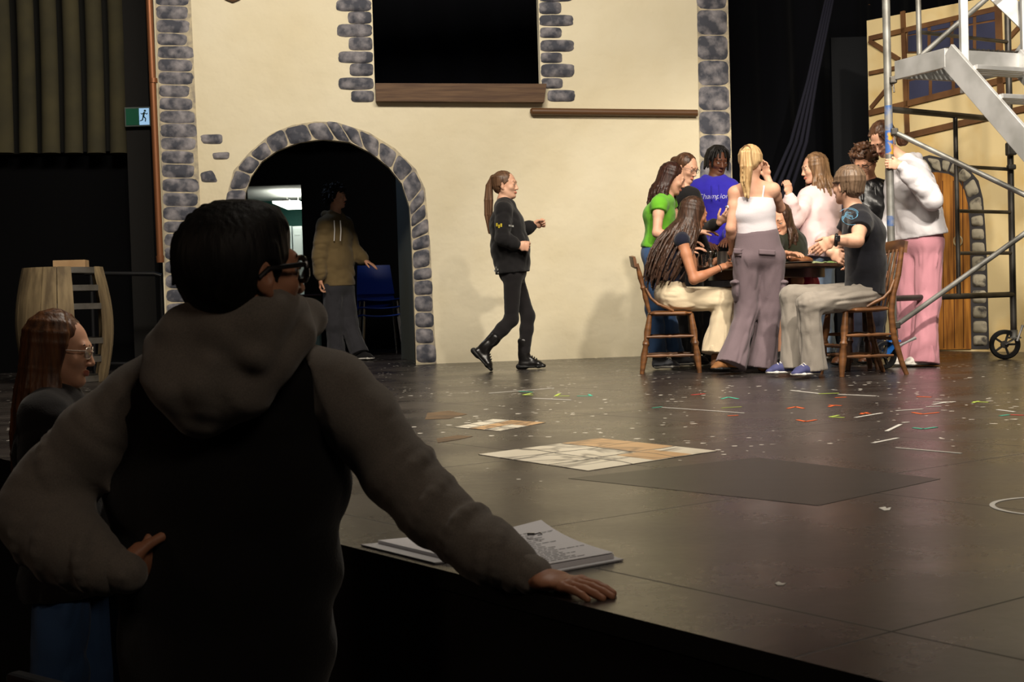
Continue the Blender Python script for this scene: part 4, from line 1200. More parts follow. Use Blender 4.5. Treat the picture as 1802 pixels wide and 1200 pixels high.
H_ltbrown = hair_mat('light_brown_hair', (0.13, 0.07, 0.035, 1), (0.30, 0.17, 0.085, 1))
H_walk = hair_mat('chestnut_hair', (0.07, 0.034, 0.018, 1), (0.17, 0.09, 0.048, 1))
H_black = hair_mat('black_hair', (0.004, 0.0035, 0.0035, 1), (0.012, 0.010, 0.009, 1)); H_black.node_tree.nodes['Principled BSDF'].inputs['Roughness'].default_value = .6; H_black.node_tree.nodes['Principled BSDF'].inputs['Specular IOR Level'].default_value = .25
H_auburn = hair_mat('auburn_hair', (0.05, 0.019, 0.008, 1), (0.15, 0.058, 0.020, 1))
def hd_(d, palm, th, curl=.3, **k): return dict(d=d, palm=palm, th=th, curl=curl, **k)

# ---------- woman in the green top (standing, left of the table)
def p_green():
    D = 10.65; J = dict(pv=P(1157, 446, D), nk=P(1172, 346, D), ch=P(1160, 380, D), sh=pair(P(1160, 360, D - .17), P(1176, 356, D + .17)),
        el=pair(P(1156, 410, D - .24), P(1200, 410, D + .2)), wr=pair(P(1206, 424, D - .3), P(1232, 408, D + .1)), hp=pair(P(1152, 456, D - .09), P(1162, 456, D + .09)),
        kn=pair(P(1152, 545, D - .08), P(1172, 545, D + .12)), an=pair(Z(1158, D - .10, .085), Z(1190, D + .22, .085)),
        hand=[hd_((1, -.1, -.1), (0, 0, -1), (.2, 1, 0)), hd_((1, -.2, 0), (0, 0, -1), (0, -1, 0))])
    base = Vector((J['pv'].x, J['pv'].y, 0)); r = rootp(base, 'woman in a bright green short-sleeved top and blue jeans standing behind the left chair', 'people round the table')
    h = Fr(P(1184, 316, D), (1, -.12, -.35), sc=.97)
    make_body(J, FEM, r, base, SK1, h)
    make_trousers(J, FEM, r, base, M_denim, g=.016, kneeg=.02, hemr=.070, name='jeans', hemext=-.02)
    make_top(J, FEM, r, base, cloth('bright_green_knit', sr(112, 190, 48), .85), g=.014, sleeve='short', sleevelen=.22, wr=(.005, 10, 12), name='green_top', hem=P(1157, 436, D))
    long_hair(h, r, base, H_dkred, length=.20, spread=.2, rng=random.Random(3), wave=.008, n=76, backshift=.05, start=-2.5, end=1.9)
    m = [mat('grey_trainer', sr(80, 82, 88), .6), M_white_sole, M_lace]
    for i, d in ((0, (1, -.25, 0)), (1, (1, .05, 0))): make_shoe(J['an'][i], d, r, base, m)
p_green()

# ---------- woman with glasses behind her
def p_glasses():
    D = 11.05; J = dict(pv=P(1212, 436, D), nk=P(1202, 334, D), sh=pair(P(1182, 352, D + .06), P(1218, 352, D - .04)),
        el=pair(P(1186, 408, D - .1), P(1232, 404, D - .2)), wr=pair(P(1212, 440, D - .35), P(1266, 392, D - .42)), hp=pair(P(1202, 446, D), P(1222, 446, D)),
        kn=pair(P(1204, 540, D - .05), P(1224, 540, D)), an=pair(Z(1200, D, .085), Z(1222, D, .085)),
        hand=[hd_((.8, -.4, .1), (.2, 0, -1), (0, -1, 0)), hd_((.6, -.5, .6), (.3, .4, .9), (-.6, 0, .6), curl=.5)])
    base = Vector((J['pv'].x, J['pv'].y, 0)); r = rootp(base, 'woman with pulled-back brown hair and glasses in a dark sheer-sleeved top behind the green top', 'people round the table')
    h = Fr(P(1208, 297, D), (.72, -.65, -.35), sc=.98)
    make_body(J, FEM, r, base, SK1, h)
    make_trousers(J, FEM, r, base, M_blackcloth, g=.01, name='trousers')
    make_top(J, FEM, r, base, cloth('dark_sheer_cloth', (0.012, 0.011, 0.012, 1), .7), g=.012, wr=(.004, 10, 10), name='sheer_top')
    f = Field(); hair_cap(f, h); f.ell(h.L(0, -.13, .03), (.04, .04, .04), k=.03); 
    f.build('hair', H_brown, r, base, .006)
    glasses(h, r, base, mat('thin_grey_frame', (.15, .15, .16, 1), .3, metal=.8), thick=.0016, q=.85)
    m = [M_blackcloth, M_dark_sole]
    for i in (0, 1): make_shoe(J['an'][i], (.5, -1, 0), r, base, m)
p_glasses()

# ---------- young man in the blue hoodie
def p_blue():
    D = 11.5; J = dict(pv=P(1258, 428, D), nk=P(1257, 318, D), sh=pair(P(1230, 334, D + .02), P(1284, 334, D - .02)),
        el=pair(P(1222, 392, D - .05), P(1294, 394, D - .08)), wr=pair(P(1240, 428, D - .28), P(1282, 420, D - .35)), hp=pair(P(1246, 440, D), P(1270, 440, D)),
        kn=pair(P(1246, 540, D), P(1272, 540, D)), an=pair(Z(1244, D, .085), Z(1272, D, .085)),
        hand=[hd_((.4, -.6, -.2), (.2, 0, -1), (.6, .3, 0)), hd_((-.3, -.7, -.2), (0, 0, -1), (-.6, .3, 0))])
    base = Vector((J['pv'].x, J['pv'].y, 0)); r = rootp(base, 'young man with short locs in a royal blue hoodie facing the camera behind the table', 'people round the table')
    h = Fr(P(1263, 284, D), (.28, -.93, -.28), sc=1.0)
    make_body(J, MAL, r, base, SK_DK, h, nose=1.25)
    make_trousers(J, MAL, r, base, M_blackcloth, g=.02, name='trousers')
    mt = cloth('royal_blue_fleece', sr(48, 40, 168), .85)
    t = make_top(J, MAL, r, base, mt, g=.028, wr=(.009, 8, 8), name='hoodie', hood=(0, 1, 0), loose=.01)
    bv = bvh_of(t, base)
    c = P(1260, 343, D - .3)
    mw = mat('white_lettering', sr(225, 225, 235), .7)
    tx = text_mesh('Champion', .062, (1, 0, -.02), (0, 0, 1), c, r, base, mw, 'chest_lettering', shear=.28)
    project(tx, bv, (0, 1, 0), .004)
    tx2 = text_mesh('C', .085, (1, 0, -.02), (0, 0, 1), P(1230, 343, D - .3), r, base, mat('red_lettering', sr(190, 30, 40), .7), 'red_lettering', shear=.28)
    project(tx2, bv, (0, 1, 0), .005)
    b = MB()
    for x in (1252, 1265):
        q0 = P(x, 325, D - .12); q1 = P(x + 1, 352, D - .17); b.tube([q0, lerp(q0, q1, .5), q1], .004, 6)
    dr = b.build('drawstring', mt, t, base)
    f = Field(); hair_cap(f, h, 1.03); rng = random.Random(4)
    for i in range(34):
        a = -2.3 + 4.6 * i / 33 + rng.uniform(-.05, .05); x = math.sin(a); y = -math.cos(a)
        if abs(a) > 1.9 and rng.random() < .3: continue
        pts = [h.L(x * .04, y * .045 - .01, .122), h.L(x * .080, y * .088 - .02, .085), h.L(x * .098, y * .10 - .02, .03), h.L(x * .098, y * .10 - .02, -.02 - rng.uniform(0, .05))]
        lock(f, pts, .011, .009, k=.003)
    for x in (-.05, -.02, .02, .05):
        lock(f, [h.L(x * .6, .03, .122), h.L(x, .075, .098), h.L(x * 1.3, .088, .05)], .010, .008, k=.003)
    f.build('hair', H_black, r, base, .0055)
    for i in (0, 1): make_shoe(J['an'][i], (0, -1, 0), r, base, [M_blackcloth, M_dark_sole])
p_blue()

# ---------- seated woman, navy top, cream wide trousers
def p_seated():
    D = 10.15; J = dict(pv=P(1180, 516, D), nk=P(1203, 408, D), ch=P(1188, 450, D), ws=P(1180, 490, D), sh=pair(P(1200, 424, D - .18), P(1200, 420, D + .18)),
        el=pair(P(1221, 492, D - .26), P(1228, 480, D + .2)), wr=pair(P(1268, 471, D - .2), P(1262, 458, D + .2)), hp=pair(P(1186, 526, D - .1), P(1186, 524, D + .1)),
        kn=pair(P(1275, 530, D - .12), P(1290, 524, D + .10)), an=pair(Z(1262, D - .18, .10), Z(1264, D + .12, .10)),
        hand=[hd_((.9, .3, .3), (0, .5, -1), (-.2, 1, .4), curl=.5), hd_((1, -.2, 0), (0, 0, -1), (0, -1, 0))])
    base = Vector((J['pv'].x, J['pv'].y, 0)); r = rootp(base, 'woman with very long brown hair and wide cream trousers sitting on the left chair', 'people round the table')
    h = Fr(P(1222, 378, D), (1, .25, -.25), sc=.96)
    make_body(J, FEM, r, base, SK3, h)
    make_trousers(J, FEM, r, base, cloth('cream_linen', sr(226, 208, 176), .82, 3), g=.012, kneeg=.030, hemr=.125, thg=.004, wr=(.014, 5, 9), name='wide_trousers', hemext=-.03)
    make_top(J, FEM, r, base, cloth('navy_jersey', (0.010, 0.012, 0.030, 1), .7), g=.010, sleeve='none', wr=(.004, 10, 10), name='navy_top')
    long_hair(h, r, base, H_dkbrown, length=.52, spread=.5, rng=random.Random(9), wave=.012, n=76, backshift=.22, start=-2.2, end=2.25, rad=.011)
    m = [mat('tan_suede', sr(150, 104, 70), .8), M_dark_sole]
    for i in (0, 1): make_shoe(J['an'][i], (1, -.3, 0), r, base, m)
    b = MB(); w = A_(J['wr'][0]); d = nrm(w - A_(J['el'][0])); u = nrm(np.cross(d, (0, 1, 0))); v = np.cross(d, u)
    b.tube([w - d * .01 + (u * math.cos(a) + v * math.sin(a)) * .029 for a in np.linspace(0, 2 * PI, 17)], .003, 6); b.build('bracelet', M_chrome, r, base)
p_seated()

# ---------- blonde woman, white strap top, grey-mauve cargo trousers, seen from behind
def p_blonde():
    D = 9.7; J = dict(pv=P(1335, 448, D), nk=P(1322, 322, D), ch=P(1326, 375, D), ws=P(1332, 412, D), sh=pair(P(1294, 340, D - .02), P(1360, 334, D)),
        el=pair(P(1286, 402, D - .04), P(1373, 366, D + .18)), wr=pair(P(1289, 440, D + .16), P(1350, 312, D + .28)), hp=pair(P(1314, 458, D), P(1357, 458, D)),
        kn=pair(P(1315, 545, D), P(1355, 545, D + .02)), an=pair(Z(1290, D - .12, .11), Z(1343, D + .0, .085)),
        hand=[hd_((.2, .9, -.2), (.3, 0, -1), (.9, .1, 0), curl=.5), hd_((-.15, -.1, 1), (-.7, -.5, 0), (-.5, .8, 0), curl=.35)])
    base = Vector((J['pv'].x, J['pv'].y, 0)); r = rootp(base, 'blonde woman in white strap top and grey cargo trousers, back to the camera', 'people round the table')
    h = Fr(P(1322, 287, D), (.42, .9, -.1), sc=1.0)
    make_body(J, FEM, r, base, SK1, h)
    mt = cloth('grey_mauve_cotton', sr(122, 106, 112), .85, 3)
    tr = make_trousers(J, FEM, r, base, mt, g=.016, kneeg=.036, hemr=.112, thg=.016, wr=(.012, 4, 9), name='cargo_trousers', hemext=.055, waist=P(1332, 416, D))
    # pocket flaps on the seat and the thighs
    bv = bvh_of(tr, base)
    for (x0, x1, y0, y1) in ((1291, 1318, 437, 446), (1348, 1378, 436, 445)):
        b = MB(); b.grid(lambda u, v: P(x0 + (x1 - x0) * u, y0 + (y1 - y0) * v + 2 * u, D - .4), 10, 4); o = b.build('pocket_flap', mt, tr)
        o.data.transform(Matrix.Translation(-base)); 
        for v in o.data.vertices:
            hit = bv.ray_cast(v.co + base, Vector((0, 1, 0)))
            if hit[0]: v.co = hit[0] - Vector((0, .008, 0)) - base
        o.data.shade_smooth()
        md = o.modifiers.new('thick', 'SOLIDIFY'); md.thickness = .006
    for s_, x in ((-1, 1295), (1, 1377)):
        f = Field(); c = P(x, 512, D - .02); f.ell(c, (.028, .075, .085), k=.01, wr=(.006, 12, 12)); f.ell(c + Vector((s_ * .006, 0, .06)), (.034, .08, .02), k=.006)
        f.build('cargo_pocket', mt, tr, base, .008)
    wt = cloth('white_ribbed_cotton', sr(226, 220, 226), .92)
    f = Field(); g = .010
    pv, ws, ch, nk, Hs, Ss = torso_axis(J)
    hm = P(1333, 421, D)
    f.seg(hm, ws, (.140, .112), (.134, .104), side=Hs, k=.04, wr=(.005, 14, 6)); up = lerp(ch, nk, .45)
    f.seg(ws, ch, (.134, .104), (.152, .117), side=Ss, k=.05, wr=(.004, 14, 6)); f.seg(ch, up, (.152, .117), (.150, .098), side=Ss, k=.03)
    f.half(up + A_((0, 0, .012)), (0.05, 0, 1), .003)
    top = f.build('strap_top', wt, r, base, .007)
    bvb = bvh_of([c for c in COL.objects if c.parent == r and c.name.startswith('body')][0], base)
    for (xa, ya, xb, yb) in ((1296, 360, 1292, 329), (1357, 350, 1361, 320)):
        pts = []
        for t in np.linspace(0, 1, 9):
            s0 = P(xa + (xb - xa) * t, ya + (yb - ya) * t, D - .4); hit = bvb.ray_cast(s0, Vector((0, 1, 0)))
            if hit[0]: pts.append(hit[0] - Vector((0, .004, 0)))
        if len(pts) > 1:
            pts.append(pts[-1] + Vector((0, .08, .0)))
            b = MB(); b.tube(pts, .007, 8); b.build('strap', wt, top, base, smooth='all')
    f = Field(); hair_cap(f, h); q = h.L(0, -.115, .075)
    f.ell(q, (.026, .026, .026), k=.02); rng = random.Random(5)
    for i in range(26):
        a = rng.uniform(0, 2 * PI); rr = rng.uniform(.2, 1)
        o = (h.R * math.cos(a) + h.F * math.sin(a) * .7) * rr
        p0 = q + o * .018; p1 = q - h.F * .045 + o * .035 - A_((0, 0, .03)); p2 = q - h.F * .05 + o * .045 - A_((0, 0, .13)); p3 = q - h.F * .035 + o * .040 - A_((0.01, 0, .23)); p4 = q - h.F * .03 + o * .018 - A_((0.0, 0, .31 + rng.uniform(-.02, .04)))
        lock(f, [p0, p1, p2, p3, p4], .012, .006, k=.004)
    for i in range(26):      # combed strands over the cap
        a = -2.7 + 5.4 * i / 25; x = math.sin(a); y = -math.cos(a)
        lock(f, [h.L(x * .079, y * .088 - .02, .0 + .05 * max(0, y)), h.L(x * .080, y * .082 - .03, .05), h.L(x * .060, y * .06 - .055, .085), q + A_((0, 0, .004))], .0075, .006, k=.004)
    f.build('hair', H_blonde, r, base, .0055)
    b = MB(); b.tube([q - h.F * .012 + (h.R * math.cos(a) + h.U * math.sin(a)) * .026 for a in np.linspace(0, 2 * PI, 17)], .006, 6); b.build('hair_tie', H_ltbrown, r, base)
    b = MB(); c = A_(nk) + h.U * .035; b.tube([c + (A_((1, 0, 0)) * math.cos(a) * .054 + A_((0, 1, .15)) * math.sin(a) * .052) for a in np.linspace(0, 2 * PI, 25)], .0015, 5); b.build('necklace', M_chrome, r, base)
    m = [mat('brown_suede_shoe', sr(136, 90, 48), .8), M_dark_sole]
    make_shoe(J['an'][0], (-1, -.35, 0), r, base, m); make_shoe(J['an'][1], (.35, 1, 0), r, base, m)
p_blonde()

# ---------- partly hidden seated person with magenta shorts
def p_hidden():
    D = 10.75; J = dict(pv=P(1403, 500, D + .15), nk=P(1383, 412, D), sh=pair(P(1363, 426, D - .1), P(1403, 424, D + .1)),
        el=pair(P(1357, 462, D - .25), P(1411, 462, D + .05)), wr=pair(P(1383, 446, D - .4), P(1383, 448, D - .2)), hp=pair(P(1393, 506, D), P(1415, 504, D + .15)),
        kn=pair(P(1375, 494, D - .40), P(1403, 492, D - .42)), an=pair(Z(1375, D - .45, .085), Z(1403, D - .45, .085)),
        hand=[hd_((.7, -.6, 0), (0, 0, -1), (.5, .7, 0), curl=.3), hd_((-.2, -1, 0), (0, 0, -1), (-1, 0, 0))])
    base = Vector((J['pv'].x, J['pv'].y, 0)); r = rootp(base, 'seated person in magenta shorts half hidden behind the blonde woman, leaning on the table', 'people round the table')
    h = Fr(P(1372, 388, D - .06), (-.5, -.85, -.35), sc=.98)
    make_body(J, FEM, r, base, SK2, h)
    make_top(J, FEM, r, base, cloth('olive_black_cloth', (0.02, 0.022, 0.010, 1), .6), g=.014, sleeve='short', name='tee_shirt')
    f = Field()
    for i in (0, 1): f.seg(J['hp'][i], lerp(J['hp'][i], J['kn'][i], .72), .112, .092, k=.03, wr=(.008, 8, 8))
    f.seg(J['pv'], A_(J['pv']) + A_((0, 0, .06)), (.175, .13), (.16, .12), k=.04)
    f.build('shorts', cloth('magenta_cotton', sr(176, 22, 84), .8), r, base, .009)
    long_hair(h, r, base, H_dkbrown, length=.16, spread=.1, rng=random.Random(11), n=76)
    for i in (0, 1): make_shoe(J['an'][i], (-.2, -1, 0), r, base, [M_blackcloth, M_dark_sole])
    st = empty('wooden_stool', Vector((J['pv'].x, J['pv'].y + .05, 0)), 'dark wooden stool under the seated person in magenta shorts', 'stool')
    zt = J['pv'].z - .125; c = st.location
    b = MB(); b.lathe([(.001, zt - .035), (.165, zt - .035), (.17, zt - .018), (.165, zt), (.001, zt)], c, 28); b.build('seat', M_plank, st, c, smooth=True)
    for k in range(4):
        a = PI / 4 + k * PI / 2; b = MB(); b.tube([c + Vector((.10 * math.cos(a), .10 * math.sin(a), zt - .03)), c + Vector((.18 * math.cos(a), .18 * math.sin(a), 0))], [.02, .016], 10); b.build('leg', M_plank, st, c, smooth=True)
p_hidden()

# ---------- woman in the pale pink hoodie
def p_pink():
    D = 11.25; J = dict(pv=P(1438, 448, D), nk=P(1446, 334, D), sh=pair(P(1422, 348, D - .06), P(1468, 348, D + .08)),
        el=pair(P(1397, 388, D - .22), P(1474, 402, D + .05)), wr=pair(P(1388, 342, D - .30), P(1440, 432, D - .28)), hp=pair(P(1428, 458, D), P(1450, 458, D)),
        kn=pair(P(1428, 545, D), P(1450, 545, D)), an=pair(Z(1428, D, .085), Z(1452, D, .085)),
        hand=[hd_((-.12, -.1, 1), (-.4, .8, 0), (.8, .3, 0), curl=.75), hd_((-.6, -.6, -.2), (0, 0, -1), (-.5, .6, 0))])
    base = Vector((J['pv'].x, J['pv'].y, 0)); r = rootp(base, 'woman with long light brown hair in a pale pink hoodie, one hand raised', 'people round the table')
    h = Fr(P(1432, 298, D), (-1, -.12, -.12), sc=1.0)
    make_body(J, FEM, r, base, SK1, h)
    make_trousers(J, FEM, r, base, M_ldenim, g=.02, kneeg=.03, hemr=.10, name='jeans')
    mt = cloth('pale_pink_fleece', sr(250, 220, 220), .94)
    t = make_top(J, FEM, r, base, mt, g=.045, wr=(.012, 7, 7), name='hoodie', hood=(.6, .8, 0), loose=.03, armg=.032)
    long_hair(h, r, base, H_ltbrown, length=.27, spread=.15, rng=random.Random(14), wave=.012, n=76, start=-2.4, end=2.4)
    for i in (0, 1): make_shoe(J['an'][i], (-1, -.5, 0), r, base, [M_white_sole, M_white_sole])
p_pink()

# ---------- seated boy, black T-shirt, grey trousers
def p_boy():
    D = 9.15; J = dict(pv=P(1522, 512, D), nk=P(1503, 368, D), ch=P(1520, 412, D), ws=P(1524, 468, D), sh=pair(P(1498, 394, D + .20), P(1514, 392, D - .20)),
        el=pair(P(1476, 432, D + .24), P(1509, 424, D - .34)), wr=pair(P(1462, 444, D + .05), P(1466, 422, D - .30)), hp=pair(P(1516, 518, D + .10), P(1518, 522, D - .10)),
        kn=pair(P(1392, 522, D + .06), P(1424, 536, D - .26)), an=pair(Z(1396, D + .0, .095), Z(1432, D - .25, .095)),
        hand=[hd_((.9, -.4, -.6), (.2, .9, -.1), (.3, .2, .9), curl=.35), hd_((-.9, .2, -.55), (.4, .9, -.2), (-.3, 0, .9), curl=.3)])
    base = Vector((J['pv'].x, J['pv'].y, 0)); r = rootp(base, 'boy in black T-shirt, grey trousers and blue shoes sitting on the right chair', 'people round the table')
    h = Fr(P(1491, 328, D - .01), (-.62, .75, .0), sc=1.03)
    make_body(J, MAL, r, base, SK1, h)
    make_trousers(J, MAL, r, base, cloth('grey_twill', sr(152, 144, 134), .85, 3), g=.010, kneeg=.022, hemr=.088, wr=(.012, 5, 10), name='trousers', hemext=.045)
    t = make_top(J, MAL, r, base, cloth('black_tee_cotton', (0.010, 0.010, 0.015, 1), .7), g=.020, sleeve='short', wr=(.007, 8, 8), name='tee_shirt', sleevelen=.42, loose=.01)
    bv = bvh_of(t, base)
    b = MB(); c0 = P(1497, 386, D - .6)
    for k in range(10):
        a0 = k * .95; pts = []
        for j in range(8):
            a = a0 + j * .33; rr = .008 + .009 * (k % 4) + .002 * j
            pts.append(c0 + Vector((rr * 1.5 * math.cos(a), 0, rr * math.sin(a) + .004 * k)))
        for u, v in zip(pts, pts[1:]): b.bar(u, v, .002, .008, (0, 1, 0))
    o = b.build('sleeve_emblem', mat('light_blue_print', sr(120, 186, 222), .7), r, base); project(o, bv, (.0, 1, 0), .003)
    f = Field(); hair_cap(f, h, 1.05, low=.01); rng = random.Random(6)
    for i in range(130):
        a = rng.uniform(-PI, PI) if i > 60 else rng.uniform(-1.9, 1.9); x = math.sin(a); y = -math.cos(a)
        p3 = h.L(x * .080, y * .088 - .02, -.015 - rng.uniform(0, .040)) if abs(a) < 1.8 else h.L(x * .09, y * .105 - .01, .03)
        lock(f, crown(h, a, (12 + rng.uniform(0, 14), 34, 56, 78, 98), 1.03) + [p3], .0085, .004, k=.004)
    f.build('hair', H_ltbrown_d, r, base, .0055)
    m = [mat('blue_canvas', sr(66, 68, 112), .8), M_white_sole, M_lace]
    make_shoe(J['an'][0], (-1, -.12, 0), r, base, m, ln=.28); make_shoe(J['an'][1], (-.85, -.55, 0), r, base, m, ln=.28)
    b = MB(); w = A_(J['wr'][1]); d = nrm(w - A_(J['el'][1])); u = nrm(np.cross(d, (0, 0, 1))); v = np.cross(d, u)
    b.tube([w - d * .02 + (u * math.cos(a) + v * math.sin(a)) * .033 for a in np.linspace(0, 2 * PI, 21)], .012, 8)
    b.box(Vector(w - d * .02 - u * 0 + A_((0, -.034, .008))), (.036, .012, .040), bev=.003); b.build('wrist_watch', M_blackmetal, r, base)
H_ltbrown_d = hair_mat('mousy_brown_hair', (0.10, 0.062, 0.038, 1), (0.21, 0.135, 0.085, 1))
p_boy()

# ---------- curly haired man in a leather jacket
def p_curly():
    D = 10.35; J = dict(pv=P(1530, 456, D), nk=P(1530, 322, D), ch=P(1530, 366, D), sh=pair(P(1504, 338, D + .03), P(1562, 340, D)),
        el=pair(P(1500, 405, D), P(1566, 408, D)), wr=pair(P(1496, 450, D - .18), P(1556, 462, D - .12)), hp=pair(P(1518, 466, D), P(1544, 466, D)),
        kn=pair(P(1510, 560, D), P(1542, 556, D)), an=pair(Z(1490, D, .085), Z(1536, D + .1, .085)),
        hand=[hd_((-.3, -.5, -.7), (0, .3, 0.5), (.5, -.5, 0)), hd_((0, -.3, -1), (-.8, 0, 0), (0, -1, 0))])
    base = Vector((J['pv'].x, J['pv'].y, 0)); r = rootp(base, 'man with curly brown hair and glasses in a black leather jacket', 'people round the table')
    h = Fr(P(1521, 287, D - .04), (-.5, -.8, -.55), sc=1.02)
    make_body(J, MAL, r, base, SK2, h)
    make_trousers(J, MAL, r, base, cloth('dark_denim', sr(34, 38, 54), .7), g=.02, hemr=.08, name='jeans')
    lm = mat('black_leather', (0.010, 0.010, 0.011, 1), .32, bump=.3, bscale=60)
    t = make_top(J, MAL, r, base, lm, g=.030, wr=(.012, 9, 9), name='leather_jacket', hem=P(1530, 452, D))
    f = Field(); 
    for s_, x in ((-1, 1516), (1, 1540)): f.seg(P(x, 328, D - .09), P(x + 2, 352, D - .13), .014, .012, k=.01)
    f.build('collar', lm, t, base, .007)
    f = Field(); hair_cap(f, h, 1.05); rng = random.Random(8)
    for i in range(150):
        a = rng.uniform(-PI, PI); zz = rng.uniform(-.035, .13); x = math.sin(a); y = -math.cos(a)
        if y > .3 and zz < .07: continue
        rr = math.sqrt(max(.03, 1 - ((zz - .04) / .095) ** 2)); p = h.L(x * .092 * rr, y * .10 * rr - .018, zz * 1.06)
        f.ell(p, (rng.uniform(.011, .018),) * 3, k=.004)
        v = A_([rng.uniform(-1, 1) for _ in range(3)]); v = nrm(v); f.seg(p, p + v * .02 + nrm(p - h.o) * .008, .008, .006, k=.004)
    f.build('hair', H_brown, r, base, .0055)
    glasses(h, r, base, M_blackmetal, thick=.002)
    for i in (0, 1): make_shoe(J['an'][i], (-.8, -.7, 0), r, base, [mat('brown_boot_leather', sr(92, 54, 28), .5), M_dark_sole])
p_curly()

# ---------- woman in the white hoodie, pink sweatpants, holding the scaffold pole
def p_white():
    D = 10.0; J = dict(pv=P(1620, 424, D), nk=P(1589, 282, D), ch=P(1606, 330, D), ws=P(1618, 384, D), sh=pair(P(1578, 300, D + .16), P(1612, 300, D - .14)),
        el=pair(P(1573, 372, D + .22), P(1640, 352, D - .30)), wr=pair(P(1562, 430, D + .12), P(1584, 290, D - .34)), hp=pair(P(1606, 436, D + .06), P(1634, 436, D - .04)),
        kn=pair(P(1600, 540, D + .06), P(1632, 532, D - .05)), an=pair(Z(1598, D + .02, .085), Z(1626, D - .10, .085)),
        hand=[hd_((-.3, -.2, -1), (-.8, 0, 0), (0, -1, 0)), hd_((-.95, -.05, .12), (0, .9, 0), (.1, .0, 1), curl=1.0, q=.95)])
    base = Vector((J['pv'].x, J['pv'].y, 0)); r = rootp(base, 'woman in a white hoodie and pink sweatpants leaning forward and gripping the scaffold pole', 'people round the table')
    h = Fr(P(1553, 246, D - .02), (-.62, -.55, -.70), sc=1.03)
    J['wr'] = (J['wr'][0], J['wr'][1])
    make_body(J, FEM, r, base, SK1, h)
    make_trousers(J, FEM, r, base, cloth('pink_sweatpants', sr(200, 140, 152), .88, 3), g=.020, kneeg=.045, hemr=.120, thg=.018, wr=(.012, 4, 9), name='sweatpants', hemext=.065)
    mt = cloth('off_white_fleece', sr(234, 230, 234), .93)
    make_top(J, FEM, r, base, mt, g=.040, wr=(.015, 6, 7), name='hoodie', hood=(.95, .2, .1), loose=.02, armg=.034, hem=P(1622, 412, D))
    f = Field(); hair_cap(f, h, 1.03); rng = random.Random(12)
    bq = P(1588, 246, D + .02)
    f.ell(bq, (.045, .042, .045), k=.01)
    for i in range(14):
        a = rng.uniform(0, 2 * PI); v = A_((math.cos(a), 0.3 * math.sin(a * 3), math.sin(a))) * .040
        lock(f, [A_(bq) + v * .9, A_(bq) + A_((-v[2], v[1], v[0])) * 1.0], .012, .009, k=.004)
    for i in range(30):
        a = -2.5 + 5.0 * i / 29; x = math.sin(a); y = -math.cos(a)
        lock(f, [h.L(x * .072, y * .09 - .015, .05 + .04 * max(0, y)), h.L(x * .07, y * .06 - .05, .08), lerp(h.L(0, -.11, .06), bq, .7)], .011, .009, k=.005)
    lock(f, [h.L(-.05, .065, .08), h.L(-.082, .07, .02), h.L(-.08, .065, -.06), h.L(-.07, .06, -.12)], .010, .005)
    f.build('hair', H_brown, r, base, .0055)
    for i in (0, 1): make_shoe(J['an'][i], (-1, -.35, 0), r, base, [M_white_sole, M_white_sole])
p_white()

